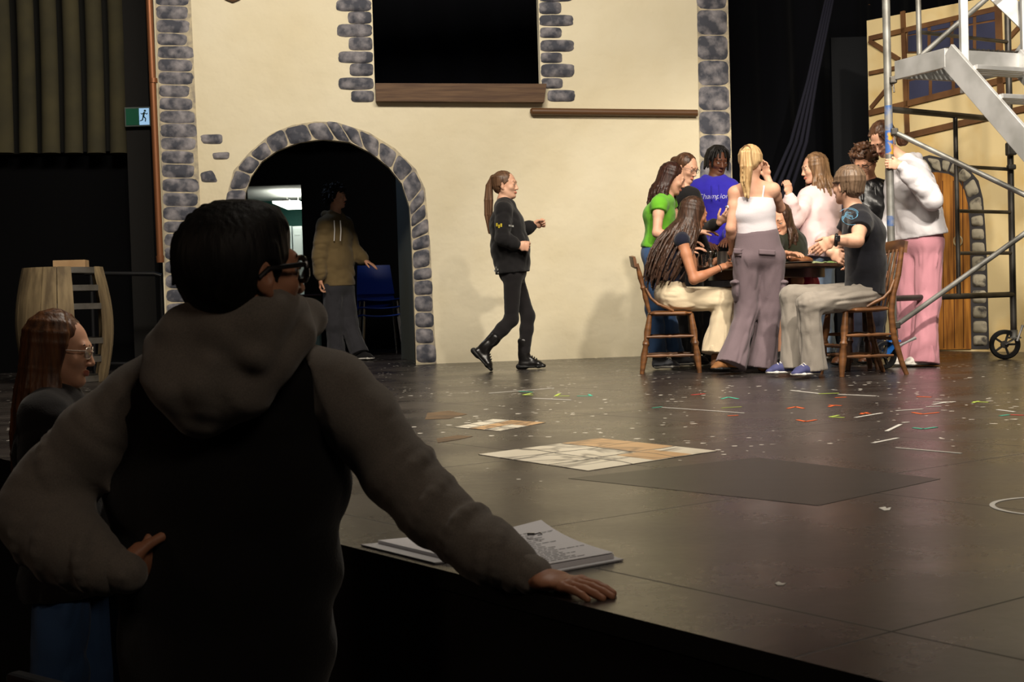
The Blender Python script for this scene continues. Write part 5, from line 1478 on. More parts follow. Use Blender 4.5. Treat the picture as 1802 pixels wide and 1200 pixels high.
# ---------- walking woman in black
def p_walk():
    D = 11.2; J = dict(pv=P(902, 478, D), nk=P(887, 352, D), ch=P(892, 395, D), ws=P(898, 438, D), sh=pair(P(886, 370, D - .17), P(888, 370, D + .17)),
        el=pair(P(884, 420, D - .24), P(912, 408, D + .24)), wr=pair(P(912, 432, D - .22), P(940, 396, D + .22)), hp=pair(P(902, 484, D - .09), P(904, 484, D + .09)),
        kn=pair(P(900, 562, D - .06), P(929, 556, D + .05)), an=pair(P(852, 613, D - .12), Z(922, D + .03, .105)),
        hand=[hd_((.95, .0, -.15), (.1, 1, 0), (0, -.2, 1), curl=1.5, to=.3), hd_((1, -.1, .25), (0, -.6, -.3), (0, .2, 1), curl=1.4, to=.3)])
    base = Vector((J['pv'].x, J['pv'].y, 0)); r = rootp(base, 'young woman with a long ponytail and black boots striding past the cream wall')
    h = Fr(P(890, 327, D), (1, -.30, .02), sc=.98)
    make_body(J, FEM, r, base, SK1, h)
    make_trousers(J, FEM, r, base, cloth('black_leggings', (0.012, 0.010, 0.011, 1), .8), g=.004, kneeg=.006, hemr=.046, wr=(.002, 20, 6), name='leggings', hemext=-.02)
    bt = cloth('black_fleece', (0.010, 0.009, 0.010, 1), .8)
    t = make_top(J, FEM, r, base, bt, g=.020, wr=(.010, 8, 8), name='sweatshirt', loose=.045, armg=.020, hem=P(902, 476, D))
    bv = bvh_of(t, base)
    mw = mat('pale_print', sr(200, 200, 196), .7); my = mat('yellow_print', sr(190, 170, 40), .7)
    b = MB(); b.grid(lambda u, v: P(895 + 9 * u, 391 + 3 * v, D - .6), 8, 3); o = b.build('sleeve_print', mw, r, base); project(o, bv, (0, 1, 0), .004)
    b = MB()
    for k, (x, y) in enumerate(((872, 388), (876, 391), (880, 389))): b.grid(lambda u, v: P(x + 3 * u, y + 6 * v, D - .6), 3, 4)
    o = b.build('back_print', my, r, base); project(o, bv, (0, 1, 0), .004)
    b = MB(); 
    for k, (x, y) in enumerate(((870, 466), (873, 470), (869, 474), (874, 476))): b.grid(lambda u, v: P(x + 3 * u, y + 3.5 * v, D - .6), 3, 3)
    o = b.build('hem_print', mw, r, base); project(o, bv, (0, 1, 0), .004)
    f = Field(); hair_cap(f, h); q = h.L(0, -.110, .075); f.ell(q, (.025,) * 3, k=.02); rng = random.Random(15)
    for i in range(24):
        a = rng.uniform(0, 2 * PI); rr = rng.uniform(.2, 1); o_ = (h.R * math.cos(a) + h.F * math.sin(a)) * rr
        ln = .42 + rng.uniform(-.03, .04)
        pts = [q + o_ * .018, q - h.F * .035 + o_ * .025 - A_((0, 0, .06)), q - h.F * .045 + o_ * .038 - A_((0, 0, .18)), q - h.F * .05 + o_ * .036 - A_((0, 0, .30)), q - h.F * .035 + o_ * .02 - A_((0, 0, ln))]
        lock(f, pts, .012, .006, k=.004)
    for i in range(26):
        a = -2.7 + 5.4 * i / 25; x = math.sin(a); y = -math.cos(a)
        lock(f, [h.L(x * .075, y * .085 - .02, .0 + .05 * max(0, y)), h.L(x * .07, y * .07 - .04, .075), q], .010, .008, k=.005)
    f.build('hair', H_walk, r, base, .0055)
    mb = [mat('black_boot_leather', (0.010, 0.009, 0.009, 1), .3), M_dark_sole, M_blackcloth]
    a0 = A_(J['an'][0]); 
    make_shoe(J['an'][1], (1, -.22, 0), r, base, mb, boot=.12, ln=.27, hi=.03, drop=.095, name='boot')
    make_shoe(J['an'][0], (.62, -.2, -.72), r, base, mb, boot=.12, ln=.27, hi=.03, drop=.09, up=(.72, 0, .62), name='boot')
p_walk()

# ---------- person in the archway
def p_door():
    D = 14.2; J = dict(pv=P(596, 500, D), nk=P(590, 378, D), ch=P(590, 420, D), sh=pair(P(572, 398, D - .14), P(606, 396, D + .14)),
        el=pair(P(563, 450, D - .16), P(622, 442, D + .10)), wr=pair(P(564, 492, D - .18), P(642, 458, D)), hp=pair(P(586, 512, D - .06), P(606, 512, D + .06)),
        kn=pair(P(588, 570, D - .05), P(614, 570, D + .02)), an=pair(Z(592, D, .085), Z(632, D - .1, .085)),
        hand=[hd_((-.1, 0, -1), (1, .2, 0), (.2, -1, 0), curl=.6), hd_((.85, -.2, -.5), (0, 0, -1), (0, -1, .2), curl=.15, spread=.01)])
    base = Vector((J['pv'].x, J['pv'].y, 0)); r = rootp(base, 'person with dark tousled hair and brown hooded top standing in the archway')
    h = Fr(P(592, 348, D), (.95, -.2, .05), sc=1.0)
    make_body(J, MAL, r, base, SK2, h)
    make_trousers(J, MAL, r, base, cloth('charcoal_cotton', (0.035, 0.034, 0.04, 1), .8), g=.03, kneeg=.045, hemr=.10, name='trousers')
    t = make_top(J, MAL, r, base, cloth('brown_fleece', sr(112, 94, 62), .85), g=.035, wr=(.012, 7, 7), name='hoodie', hood=(-.8, .4, 0), loose=.02)
    b = MB()
    for x in (588, 599): b.tube([P(x, 388, D - .2), P(x + 1, 405, D - .22), P(x, 424, D - .22)], .006, 6)
    b.build('drawstring', M_lace, t, base)
    short_hair(h, r, base, H_black, n=110, ln=.05, rng=random.Random(3), curl=.012, r=.014)
    make_shoe(J['an'][0], (.7, -.8, 0), r, base, [M_blackcloth, M_white_sole]); make_shoe(J['an'][1], (.95, -.4, 0), r, base, [M_blackcloth, M_white_sole])
p_door()

# ------------------------------------------------------------------ man leaning on the stage (foreground)
def p_man():
    hz = lambda px: 533 - (px - 901) * .0297
    base = Vector((P(400, 1100, 2.85).x, 2.85, HZ))
    r = rootp(base, 'man in black and grey raglan hoodie leaning one hand on the stage edge')
    skm = skin_mats(sr(176, 126, 98), brow=(0.006, 0.005, 0.004, 1))
    h = Fr(P(436, 489, 2.66), (.78, .60, .10), up=(-.06, -.02, 1), sc=1.08)
    J = dict(pv=P(402, 1120, 2.86), nk=P(425, 600, 2.78), ch=P(400, 790, 2.82), ws=P(405, 980, 2.84),
             sh=pair(P(248, 712, 2.80), P(585, 690, 2.78)), el=pair(P(62, 885, 2.80), P(752, 885, 2.72)),
             wr=pair(P(222, 1008, 2.66), P(940, 1016, 2.595)), hp=pair(P(330, 1140, 2.86), P(470, 1140, 2.86)),
             kn=pair(Vector((-.72, 2.9, -.58)), Vector((-.45, 2.9, -.58))), an=pair(Vector((-.74, 2.86, HZ + .085)), Vector((-.47, 2.86, HZ + .085))))
    hv = G(1120, 1050, .012) - J['wr'][1]
    J['hand'] = [None, hd_((hv.x, hv.y, hv.z + .004), (0, 0, -1), (.08, 1, 0), curls=[.13, .12, .13, .17], spread=.022, q=1.04, to=.75)]
    B = dict(MAL); B['hip'] = (.19, .12); B['waist'] = (.19, .12); B['chest'] = (.21, .12); B['upper'] = (.18, .085); B['wr'] = .031
    f = Field(); torso_prims(f, J, B, -.02)
    nk = A_(J['nk']); ch = A_(J['ch'])
    for i in (0, 1):
        sh, el, wr = [A_(J[n][i]) for n in ('sh', 'el', 'wr')]
        f.seg(nk, sh, .04, .05, k=.04); f.seg(sh, el, .05, .04, k=.02); f.seg(el, lerp(el, wr, .3), .04, .040, k=.02); f.seg(lerp(el, wr, .3), wr, .040, (.031) , k=.02)
        hp, kn, an = [A_(J[n][i]) for n in ('hp', 'kn', 'an')]
        f.seg(hp, kn, .08, .05, k=.03); f.seg(kn, an, .05, .034, k=.02)
    f.seg(nk - A_((0, 0, .04)), h.L(0, -.025, -.05), .066, .062, k=.035)
    head_prims(f, h, nose=1.1)
    # stubbled jaw keeps its own tone
    H = J['hand'][1]; wr = A_(J['wr'][1]); hand_prims(f, wr, H['d'], H['palm'], H['th'], q=1.04, spread=.022, thumb_out=.8, curls=H['curls'])
    # left hand set on the hip
    lw = A_(J['wr'][0]); hand_prims(f, lw, (.38, .85, .30), (.9, -.35, -.1), (-.2, -.2, .9), curl=.35, q=1.0, thumb_out=.3)
    c = wr + nrm(hv) * .09; c2 = lw + A_((.03, .07, .03))
    body = f.build('body', skm, r, base, .010, [(c - A_((.15, .12, .06)), c + A_((.15, .12, .08)), .0026), (h.o - .16, h.o + .16, .0030), (c2 - .12, c2 + .12, .004)])
    # fingernails
    # hair
    f = Field(); hair_cap(f, h, 1.07); f.ell(h.L(0, -.035, .035), (.088 * 1.08, .095 * 1.08, .085 * 1.08), h.R, h.F, k=.02)
    c = P(402, 447, 2.68); f.ell(c, (.108, .098, .100), k=.03, wr=(.004, 30, 30)); f.ell(P(372, 478, 2.68), (.062, .062, .066), k=.03)
    f.seg(P(372, 500, 2.70), P(402, 552, 2.73), .058, .052, k=.03, wr=(.004, 30, 30)); f.ell(P(450, 402, 2.68), (.062, .080, .050), k=.03); f.ell(h.L(0, .022, .082), (.055, .056, .036), h.R, h.F, k=.02)
    rng = random.Random(21)
    for i in range(150):
        a = rng.uniform(-PI, PI); b_ = rng.uniform(-.25, 1.45)
        n_ = A_((math.cos(a) * math.cos(b_), math.sin(a) * math.cos(b_), math.sin(b_)))
        p = A_(c) + n_ * A_((.104, .094, .096)); t = nrm(A_((-.05, -.05, -.8)) + n_ * .10 + A_([rng.uniform(-.25, .25) for _ in range(3)]))
        if p[0] > c.x + .055 and n_[2] < .62: continue
        lock(f, [p, p + t * .022, p + t * .042], .010, .004, k=.005)
    for i in range(22):      # swept top front
        x = rng.uniform(-.05, .05); p0 = h.L(x, .01 + rng.uniform(-.05, .03), .112); lock(f, [p0, p0 + h.F * .026 * h.sc + h.U * .003, h.L(x * 1.02, .060 + rng.uniform(0, .008), 0.088 + rng.uniform(-.01, .008))], .010, .005, k=.005)
    for s_ in (-1, 1): lock(f, [h.L(s_ * .072, .018, .05), h.L(s_ * .074, .022, .01), h.L(s_ * .072, .020, -.018)], .012, .008)
    f.seg(P(396, 515, 2.72), P(446, 512, 2.71), .050, .040, k=.03, wr=(.004, 30, 30))
    f.ell(h.L(.094, .006, -.010), (.034, .032, .042), h.R, h.F, k=.006, op=-1); f.ell(h.L(.07, .05, -.06), (.05, .05, .05), h.R, h.F, k=.006, op=-1)
    f.build('hair', H_black, r, base, .0042)
    glasses(h, r, base, mat('thick_dark_frame', (0.012, 0.010, 0.010, 1), .25), thick=.0056, q=1.12, deep=True, lens=glass_mat())
    # hoodie body, sleeves, hood, cuffs, pocketless back
    blk = cloth('black_fleece_back', (0.0045, 0.004, 0.0045, 1), .8); gry = mat('grey_marl_fleece', sr(120, 112, 104), .95, col2=sr(104, 98, 92), scale=420, sheen=.25, bump=.15, bscale=500, spec=.2)
    tor = [((400, 640, 2.80), (.14, .085)), ((400, 720, 2.82), (.235, .125)), ((400, 850, 2.83), (.250, .142)), ((406, 1000, 2.84), (.226, .142)), ((402, 1130, 2.85), (.218, .146)), ((398, 1240, 2.85), (.215, .148))]
    f = Field()
    for (a, ra), (b_, rb) in zip(tor, tor[1:]): f.seg(P(*a), P(*b_), ra, rb, k=.04, wr=(.007, 6, 8))
    f.seg(P(450, 650, 2.80), P(585, 688, 2.80), .075, .078, k=.04); f.seg(P(350, 655, 2.80), P(250, 712, 2.81), .075, .076, k=.04)
    f.build('hoodie_back', blk, r, base, .0075)
    def sleeve(i, cut_c, cut_r, pts, rr, folds, cuff):
        f = Field()
        inf = .005
        for (a, ra), (b_, rb) in zip(tor[:3], tor[1:4]):
            f.seg(P(*a), P(*b_), (ra[0] + inf, ra[1] + inf), (rb[0] + inf, rb[1] + inf), k=.04, wr=(.007, 6, 8))
        s_ = pts[0]
        if i: f.seg(P(450, 650, 2.80), P(585, 688, 2.80), .080, .083, k=.04)
        else: f.seg(P(350, 655, 2.80), P(250, 712, 2.81), .080, .081, k=.04)
        zlow = P(600, 850, 2.8).z
        f.half((P(400, 700, 2.8).x, 0, 0), (-1, 0, 0) if i else (1, 0, 0), .004)
        f.ell(cut_c, (cut_r,) * 3, k=.004, op=-1)
        f.half((0, 0, zlow), (0, 0, -1), .01) 
        for k_ in range(len(pts) - 1): f.seg(pts[k_], pts[k_ + 1], rr[k_], rr[k_ + 1], k=.035, wr=(.0045, 22, 9, k_ + i * 5))
        for (t, k_, dr_, w_) in folds:
            c = lerp(pts[k_], pts[k_ + 1], t); ax = nrm(A_(pts[k_ + 1]) - A_(pts[k_])); rad = rr[k_] * (1 - t) + rr[k_ + 1] * t
            tilt = nrm(ax + A_((dr_, .25, .35))); u = nrm(np.cross(tilt, (0, 0, 1))); v = np.cross(tilt, u)
            a0 = t * 9 + k_; prev = None
            for j in range(13):
                a = a0 + j * .36; e = math.sin(PI * j / 12)
                p = c + (u * math.cos(a) + v * math.sin(a)) * (rad - .006 + .004 * e)
                if prev is not None: f.seg(prev, p, w_ * 1.15 * (.35 + .65 * e), w_ * 1.15 * (.35 + .65 * e), k=.011)
                prev = p
        sl = f.build('sleeve', gry, r, base, .0058)
        c = Field(); c.seg(cuff[0], cuff[1], cuff[2], cuff[3], k=.01, wr=(.0025, 4, 40)); c.build('cuff', gry, sl, base, .0045)
        return sl
    R_ = [P(585, 694, 2.79), P(640, 745, 2.79), P(705, 835, 2.76), P(765, 900, 2.72), P(850, 965, 2.65), P(905, 995, 2.62)]
    cR = P(300, 900, 2.78); rR = .0
    # a raglan seam: a large sphere keeps the back panel clear of the sleeve cloth
    def circ(p1, p2, p3):
        ax, az = p1.x, p1.z; bx, bz = p2.x, p2.z; cx, cz = p3.x, p3.z
        D_ = 2 * (ax * (bz - cz) + bx * (cz - az) + cx * (az - bz))
        ux = ((ax**2 + az**2) * (bz - cz) + (bx**2 + bz**2) * (cz - az) + (cx**2 + cz**2) * (az - bz)) / D_
        uz = ((ax**2 + az**2) * (cx - bx) + (bx**2 + bz**2) * (ax - cx) + (cx**2 + cz**2) * (bx - ax)) / D_
        return Vector((ux, 2.72, uz)), math.hypot(ax - ux, az - uz)
    cc, cr = circ(P(512, 600, 2.72), P(586, 730, 2.70), P(628, 850, 2.72))
    sleeve(1, cc, cr, R_, [.074, .076, .072, .066, .060, .052],
           [(.6, 1, .5, .010), (.95, 1, -.3, .011), (.45, 2, .4, .012), (.9, 2, -.2, .011), (.35, 3, .3, .011), (.7, 3, -.4, .010), (.1, 4, .2, .010), (.6, 4, -.3, .009)],
           (P(905, 996, 2.62), P(938, 1013, 2.597), .043, .040))
    cc, cr = circ(P(262, 652, 2.72), P(178, 750, 2.72), P(188, 860, 2.74))
    L_ = [P(248, 716, 2.80), P(170, 775, 2.80), P(98, 850, 2.80), P(70, 905, 2.78), P(120, 960, 2.72), P(185, 995, 2.67)]
    sleeve(0, cc, cr, L_, [.076, .082, .078, .084, .078, .056],
           [(.3, 1, .5, .010), (.7, 1, -.3, .012), (.5, 2, .4, .012), (.3, 3, -.2, .014), (.8, 3, .3, .012), (.3, 4, -.4, .013), (.7, 4, .3, .010)],
           (P(185, 996, 2.67), P(222, 1008, 2.655), .047, .042))
    f = Field()
    w = (.0065, 11, 12)
    f.ell(P(392, 634, 2.665), (.150, .075, .088), X=(1, 0, .12), k=.04, wr=w)
    f.seg(P(352, 690, 2.66), P(345, 728, 2.665), (.105, .055), (.045, .035), side=(1, 0, .1), k=.05, wr=(.006, 9, 9))
    f.seg(P(420, 690, 2.66), P(365, 730, 2.665), .055, .035, k=.05)
    f.chain([P(292, 612, 2.70), P(330, 584, 2.665), P(405, 556, 2.65), P(470, 548, 2.64), P(514, 546, 2.72)], [.044, .052, .058, .050, .036], k=.03, wr=(.006, 12, 8))
    f.chain([P(517, 560, 2.73), P(520, 590, 2.70), P(480, 640, 2.655), P(430, 690, 2.64)], [.034, .036, .034, .026], k=.028, wr=(.006, 12, 8))
    f.chain([P(300, 640, 2.645), P(305, 690, 2.63), P(338, 735, 2.645)], [.030, .028, .02], k=.04)
    f.chain([P(372, 640, 2.60), P(352, 680, 2.60), P(356, 715, 2.61)], [.012, .014, .010], k=.04)
    f.chain([P(405, 600, 2.60), P(450, 625, 2.60), P(470, 600, 2.61)], [.012, .014, .010], k=.04)
    f.chain([P(440, 545, 2.83), P(540, 560, 2.84), P(520, 590, 2.74)], [.035, .036, .034], k=.03)
    f.seg(P(380, 578, 2.63), P(455, 566, 2.62), .040, .040, k=.03); f.ell(h.L(0, .01, -.05), (.045, .045, .05), k=.015, op=-1)
    f.build('hood', gry, r, base, .0055)
    Bt = dict(B); make_trousers(dict(J, girth=1.0), Bt, r, base, cloth('dark_jeans', (0.008, 0.009, 0.014, 1), .8), g=.015, kneeg=.02, hemr=.09, name='jeans')
    for i in (0, 1): make_shoe(J['an'][i], (.45, .9, 0), r, base, [M_blackcloth, M_dark_sole])
def glass_mat():
    m = bpy.data.materials.new('clear_glass'); m.use_nodes = True; b = m.node_tree.nodes['Principled BSDF']
    b.inputs['Transmission Weight'].default_value = 1.0; b.inputs['Roughness'].default_value = 0.02; b.inputs['IOR'].default_value = 1.45; return m
M_glass = glass_mat()
p_man()

# ------------------------------------------------------------------ girl at the left, in front of the stage
def p_girl():
    D = 4.4; J = dict(pv=P(122, 985, D), nk=P(97, 690, D), ch=P(105, 790, D), sh=pair(P(78, 735, D - .16), P(112, 730, D + .16)),
        el=pair(P(78, 880, D - .2), P(130, 880, D + .2)), wr=pair(P(140, 960, D - .22), P(180, 950, D + .1)), hp=pair(P(108, 1005, D - .08), P(150, 1005, D + .08)),
        kn=pair(P(104, 1190, D - .08), P(168, 1180, D + .08)), an=pair(Vector((P(100, 900, D).x, D - .08, HZ + .085)), Vector((P(165, 900, D).x, D + .08, HZ + .085))),
        hand=[hd_((.8, 0, -.5), (0, .9, 0), (0, -.2, .9)), hd_((.8, 0, -.5), (0, .9, 0), (0, -.2, .9))])
    base = Vector((J['pv'].x, J['pv'].y, HZ)); r = rootp(base, 'girl with long auburn hair and glasses standing below the stage, far left')
    h = Fr(P(108, 620, D), (1, .10, -.10), sc=.98)
    make_body(J, FEM, r, base, SK2, h, fvox=.004)
    make_trousers(J, FEM, r, base, M_denim, g=.02, kneeg=.035, hemr=.10, wr=(.010, 5, 9), name='jeans')
    make_top(J, FEM, r, base, cloth('dark_brown_knit', (0.006, 0.004, 0.004, 1), .7), g=.03, wr=(.010, 8, 8), name='sweater', hem=P(122, 1030, D), loose=.02)
    long_hair(h, r, base, H_auburn, length=.38, spread=.12, rng=random.Random(31), wave=.006, n=76, backshift=.02, start=-2.3, end=2.15, rad=.011, vox=.005)
    glasses(h, r, base, mat('pale_gold_frame', (.6, .5, .42, 1), .3, metal=.6), thick=.0018, lens=M_glass)
    for i in (0, 1): make_shoe(J['an'][i], (1, .2, 0), r, base, [M_white_sole, M_white_sole, M_lace])
p_girl()

# ------------------------------------------------------------------ script binder on the stage edge
M_paper = mat('white_paper', sr(226, 224, 228), .8, bump=.1, bscale=30)
M_cover = mat('white_binder_cover', sr(200, 200, 204), .5)
M_ink = mat('grey_print', sr(96, 96, 104), .8)
LB = G(627, 962) + EN * .012; LB.z = 0
e1 = ED.copy(); i1 = Vector((.93, .36, 0)).normalized()
T2 = G(953, 932, .022); R2 = G(1080, 968, .022); d2 = (R2 - T2); d2.z = 0; d2.normalize(); w2 = Vector((-.80, -.60, 0)).normalized()
rootb = empty('open_binder', (LB + e1 * .15 + i1 * .12), 'open white ring binder of script pages lying on the stage edge under the man\'s arm', 'binder')
bb = rootb.location
def quad(b, o, a, la, c, lc, z0, z1, curl=0.0):
    b.grid(lambda u, v: o + a * (la * u) + c * (lc * v) + Vector((0, 0, z1 + curl * (u ** 3) * (v ** 2))), 12, 8)
def slab(name, o, a, la, c, lc, z0, z1, m, par, curl=0.0):
    b = MB()
    if curl == 0: b.prism([o + Vector((0, 0, z0)), o + a * la + Vector((0, 0, z0)), o + a * la + c * lc + Vector((0, 0, z0)), o + c * lc + Vector((0, 0, z0))], (0, 0, 1), z1 - z0)
    else:
        def fn(u, v): return o + a * (la * u) + c * (lc * v) + Vector((0, 0, z1 + curl * ((1 - u) ** 3) * (.3 + .7 * (1 - v))))
        b.grid(fn, 14, 10); bmesh.ops.solidify(b.bm, geom=b.bm.faces[:], thickness=.0012)
    return b.build(name, m, par, bb)
slab('cover', LB, e1, .31, i1, .25, .001, .004, M_cover, rootb)
oR = R2.copy(); oR.z = 0
oR2 = oR + d2 * .018 - w2 * .014
slab('cover', oR2 - d2 * .34, d2, .34, w2, .27, .001, .004, M_cover, rootb)
ls = slab('page_stack', LB + e1 * .012 + i1 * .035, e1, .285, i1, .205, .004, .012, M_paper, rootb)
rs = slab('page_stack', oR - d2 * .32, d2, 0.32, w2, .235, .004, .014, M_paper, rootb)
tp_ = slab('loose_page', oR - d2 * .322, d2, 0.32, w2, .235, .004, .016, M_paper, rootb, curl=.028)
b = MB(); rng = random.Random(2)
for k in range(19):
    u = .04 + k * .0145; x0 = .03 + rng.choice([0, 0, .03]); ln = rng.uniform(.08, .17)
    o = oR - d2 * .32 + d2 * u + w2 * (.235 - x0 - ln)
    seglen = 0
    while seglen < ln:
        q = rng.uniform(.006, .022); b.box(o + w2 * (seglen + q / 2) + Vector((0, 0, .0184 + .028 * (1 - u / .32) ** 3 * (.3 + .7 * (1 - (.235 - x0 - ln + seglen) / .235)))), (q, .0022, .0004), Matrix.Rotation(math.atan2(w2.y, w2.x), 3, 'Z')); seglen += q + .004
b.build('printed_lines', M_ink, tp_, None); 
for o in [x for x in COL.objects if x.name.startswith('printed_lines')]: o.data.transform(Matrix.Translation(-bb))
for t in (.12, .5, .88):
    c = oR - d2 * (.32 * (1 - t)) + w2 * .245 + Vector((0, 0, .012)); b = MB(); 
    b.tube([c + w2 * (.016 * math.cos(a)) + Vector((0, 0, .016 * math.sin(a))) for a in np.linspace(0, PI, 12)], .0018, 6); b.build('binder_ring', M_chrome, rootb, bb)
b = MB(); c = G(941, 940, .034); b.tube([c, c + Vector((.012, -.006, .004)), c + Vector((.016, -.018, .002)), c + Vector((.006, -.02, .001))], .0016, 6)
b.tube([c + Vector((-.016, .004, .0)), c], .0035, 6)
b.build('clip', M_chrome, rootb, bb)

# ------------------------------------------------------------------ chairs round the table
M_chairwood = mat('worn_orange_wood', sr(130, 86, 50), .42, col2=sr(84, 54, 30), scale=5, stretch=(1, 1, 5))
M_chairwood2 = mat('dark_worn_wood', sr(90, 60, 38), .42, col2=sr(60, 38, 24), scale=5, stretch=(1, 1, 5))
def spindle(a, c, r, n=14, swell=((.15, 1.0), (.3, 1.25), (.45, .85), (.5, 1.3), (.55, .85), (.7, 1.25), (.9, .9))):
    pts = [lerp(a, c, t) for t in [0] + [s_[0] for s_ in swell] + [1]]; rr = [r * .8] + [r * s_[1] for s_ in swell] + [r * .75]
    return pts, rr
def wooden_chair(loc, rz, label, m, sh=.455, bh=.84, sw=.21, curved=False):
    r = empty('wooden_chair', loc, label, 'chair', None, rz=rz)
    V = lambda x, y, z: Vector((x, y, z))
    f = Field(); f.seg((-.11, 0, sh - .015), (.10, 0, sh - .018), (sw, .017), (sw + .01, .017), side=(0, 1, 0), k=.01)
    f.seg((-.15, 0, sh - .015), (.15, 0, sh - .018), (sw * .86, .016), (sw * .9, .016), side=(0, 1, 0), k=.02)
    f.build('seat', m, r, None, .006)
    for s_ in (-1, 1):
        b = MB(); p, rr = spindle((.15, s_ * (sw - .05), sh - .02), (.20, s_ * (sw - .01), 0), .021); b.tube(p, rr, 12); b.build('front_leg', m, r, smooth=True)
        b = MB()
        if curved:
            pts = [V(-.235, s_ * .19, bh - .02), V(-.205, s_ * .19, bh - .20), V(-.165, s_ * .19, sh + .08), V(-.150, s_ * .19, sh - .05), V(-.165, s_ * .19, .26), V(-.215, s_ * .195, .08), V(-.245, s_ * .20, 0)]
            b.tube(pts, [.016, .019, .021, .022, .021, .018, .015], 12)
        else:
            p, rr = spindle((-.15, s_ * (sw - .06), sh - .02), (-.22, s_ * (sw - .02), 0), .021); b.tube(p, rr, 12)
        b.build('rear_leg', m, r, smooth=True)
        b = MB()
        for z in (.13, .27):
            xa = .19 - z * .1; xb = (-.20 if not curved else -.17) + z * .08; p, rr = spindle((xa, s_ * (sw - .02), z), (xb, s_ * (sw - .02), z), .011); b.tube(p, rr, 10)
        b.build('side_stretcher', m, r, smooth=True)
        # bent hip bracket from the seat up to the back
        b = MB(); b.tube([V(.02, s_ * (sw - .005), sh), V(-.03, s_ * (sw + .005), sh + .03), V(-.09, s_ * (sw + .005), sh + .055), V(-.14, s_ * (sw - .005), sh + .10), V(-.175, s_ * (sw - .02), sh + .17)], .011, 10); b.build('hip_bracket', m, r, smooth=True)
        if not curved:
            b = MB(); p, rr = spindle((-.155, s_ * (sw - .035), sh), (-.235, s_ * (sw - .02), bh - .03), .016); b.tube(p, rr, 12); b.build('back_post', m, r, smooth=True)
    for x, z in ((.185, .20), (-.185, .24)):
        b = MB(); p, rr = spindle((x, -(sw - .02), z), (x, sw - .02, z), .012); b.tube(p, rr, 10); b.build('cross_stretcher', m, r, smooth=True)
    for y in (-.10, -.035, .035, .10):
        b = MB(); b.tube([V(-.155, y, sh - .01), V(-.20, y, (sh + bh) / 2), V(-.232 - .008, y, bh - .03)], [.008, .010, .008], 8); b.build('back_spindle', m, r, smooth=True)
    b = MB()
    b.grid(lambda u, v: V(-.232 - .030 * (1 - (2 * u - 1) ** 2) - .012 * v, (u - .5) * 2 * (sw + .012), bh - .055 + .075 * v + .014 * (1 - (2 * u - 1) ** 2)), 14, 4)
    bmesh.ops.solidify(b.bm, geom=b.bm.faces[:], thickness=.020); b.build('top_rail', m, r, smooth=True)
    return r
c = Z(1182, 10.15, 0); wooden_chair((c.x, c.y, 0), -.10, 'brown wooden spindle-back chair left of the table, under the woman in cream trousers', M_chairwood)
c = Z(1513, 9.15, 0); wooden_chair((c.x, c.y, 0), PI + .12, 'orange-brown wooden chair with curved rear legs, under the boy in black', M_chairwood, bh=.86, curved=True)

# ------------------------------------------------------------------ table and what stands on it
tc_ = Z(1352, 10.45, 0); TZ = .775
M_table = mat('dark_table_wood', sr(74, 52, 36), .35, col2=sr(48, 34, 24), scale=4, stretch=(1, 6, 1))
rt = empty('round_table', tc_, 'round dark wooden table in the middle of the group of people', 'table')
b = MB(); b.lathe([(.001, TZ - .032), (.545, TZ - .032), (.562, TZ - .022), (.562, TZ - .008), (.555, TZ), (.001, TZ)], tc_, 56); b.build('tabletop', M_table, rt, tc_, smooth=True)
b = MB(); b.lathe([(.40, TZ - .10), (.44, TZ - .10), (.44, TZ - .032), (.40, TZ - .032)], tc_, 40, loop=True); b.build('apron', M_table, rt, tc_, smooth=True)
b = MB(); b.lathe([(.001, .06), (.10, .06), (.085, .12), (.05, .18), (.07, .30), (.075, .38), (.045, .46), (.04, .55), (.07, .62), (.09, TZ - .033), (.001, TZ - .033)], tc_, 28); b.build('pedestal', M_table, rt, tc_, smooth=True)
for k in range(4):
    a = PI / 4 + k * PI / 2; f = Field(); u = A_((math.cos(a), math.sin(a), 0)); f.chain([A_(tc_) + u * .05 + A_((0, 0, .14)), A_(tc_) + u * .20 + A_((0, 0, .10)), A_(tc_) + u * .34 + A_((0, 0, .035))], [.035, .03, .035], k=.02); f.build('foot', M_table, rt, tc_, .008)
M_pewter = mat('pewter', (.32, .31, .29, 1), .32, metal=.9)
def onT(px, d, z=0.0): 
    v = Z(px, d, TZ + z); return v
def lathe_thing(name, prof, px, d, m, label, cat, group=None, extra=None):
    c = onT(px, d)
    b = MB(); b.lathe(prof, c, 24)
    if extra: extra(b, c)
    o = b.build(name, m, None, c, smooth=True); tag(o, label, cat, group); return o
lathe_thing('glass_jar', [(.001, 0), (.030, 0), (.033, .01), (.033, .075), (.024, .09), (.024, .105), (.020, .105), (.020, .088), (.029, .074), (.029, .012), (.001, .01)], 1235, 10.30, M_glass, 'small clear glass jar, leftmost of the vessels on the table', 'jar')
lathe_thing('glass_tumbler', [(.001, 0), (.028, 0), (.036, .09), (.033, .09), (.026, .008), (.001, .008)], 1243, 10.18, M_glass, 'clear glass tumbler between the jar and the pewter candlestick', 'glass')
lathe_thing('pewter_candlestick', [(.001, 0), (.04, 0), (.038, .008), (.012, .02), (.010, .05), (.020, .06), (.010, .07), (.012, .10), (.026, .115), (.024, .12), (.001, .12)], 1251, 10.32, M_pewter, 'turned pewter candlestick on the table beside the dark bottle', 'candlestick')
lathe_thing('dark_bottle', [(.001, 0), (.031, 0), (.033, .01), (.033, .085), (.014, .11), (.012, .135), (.001, .135)], 1260, 10.42, mat('dark_bottle_glass', (.006, .005, .004, 1), .12), 'squat dark glass bottle between candlestick and pewter tankard', 'bottle')
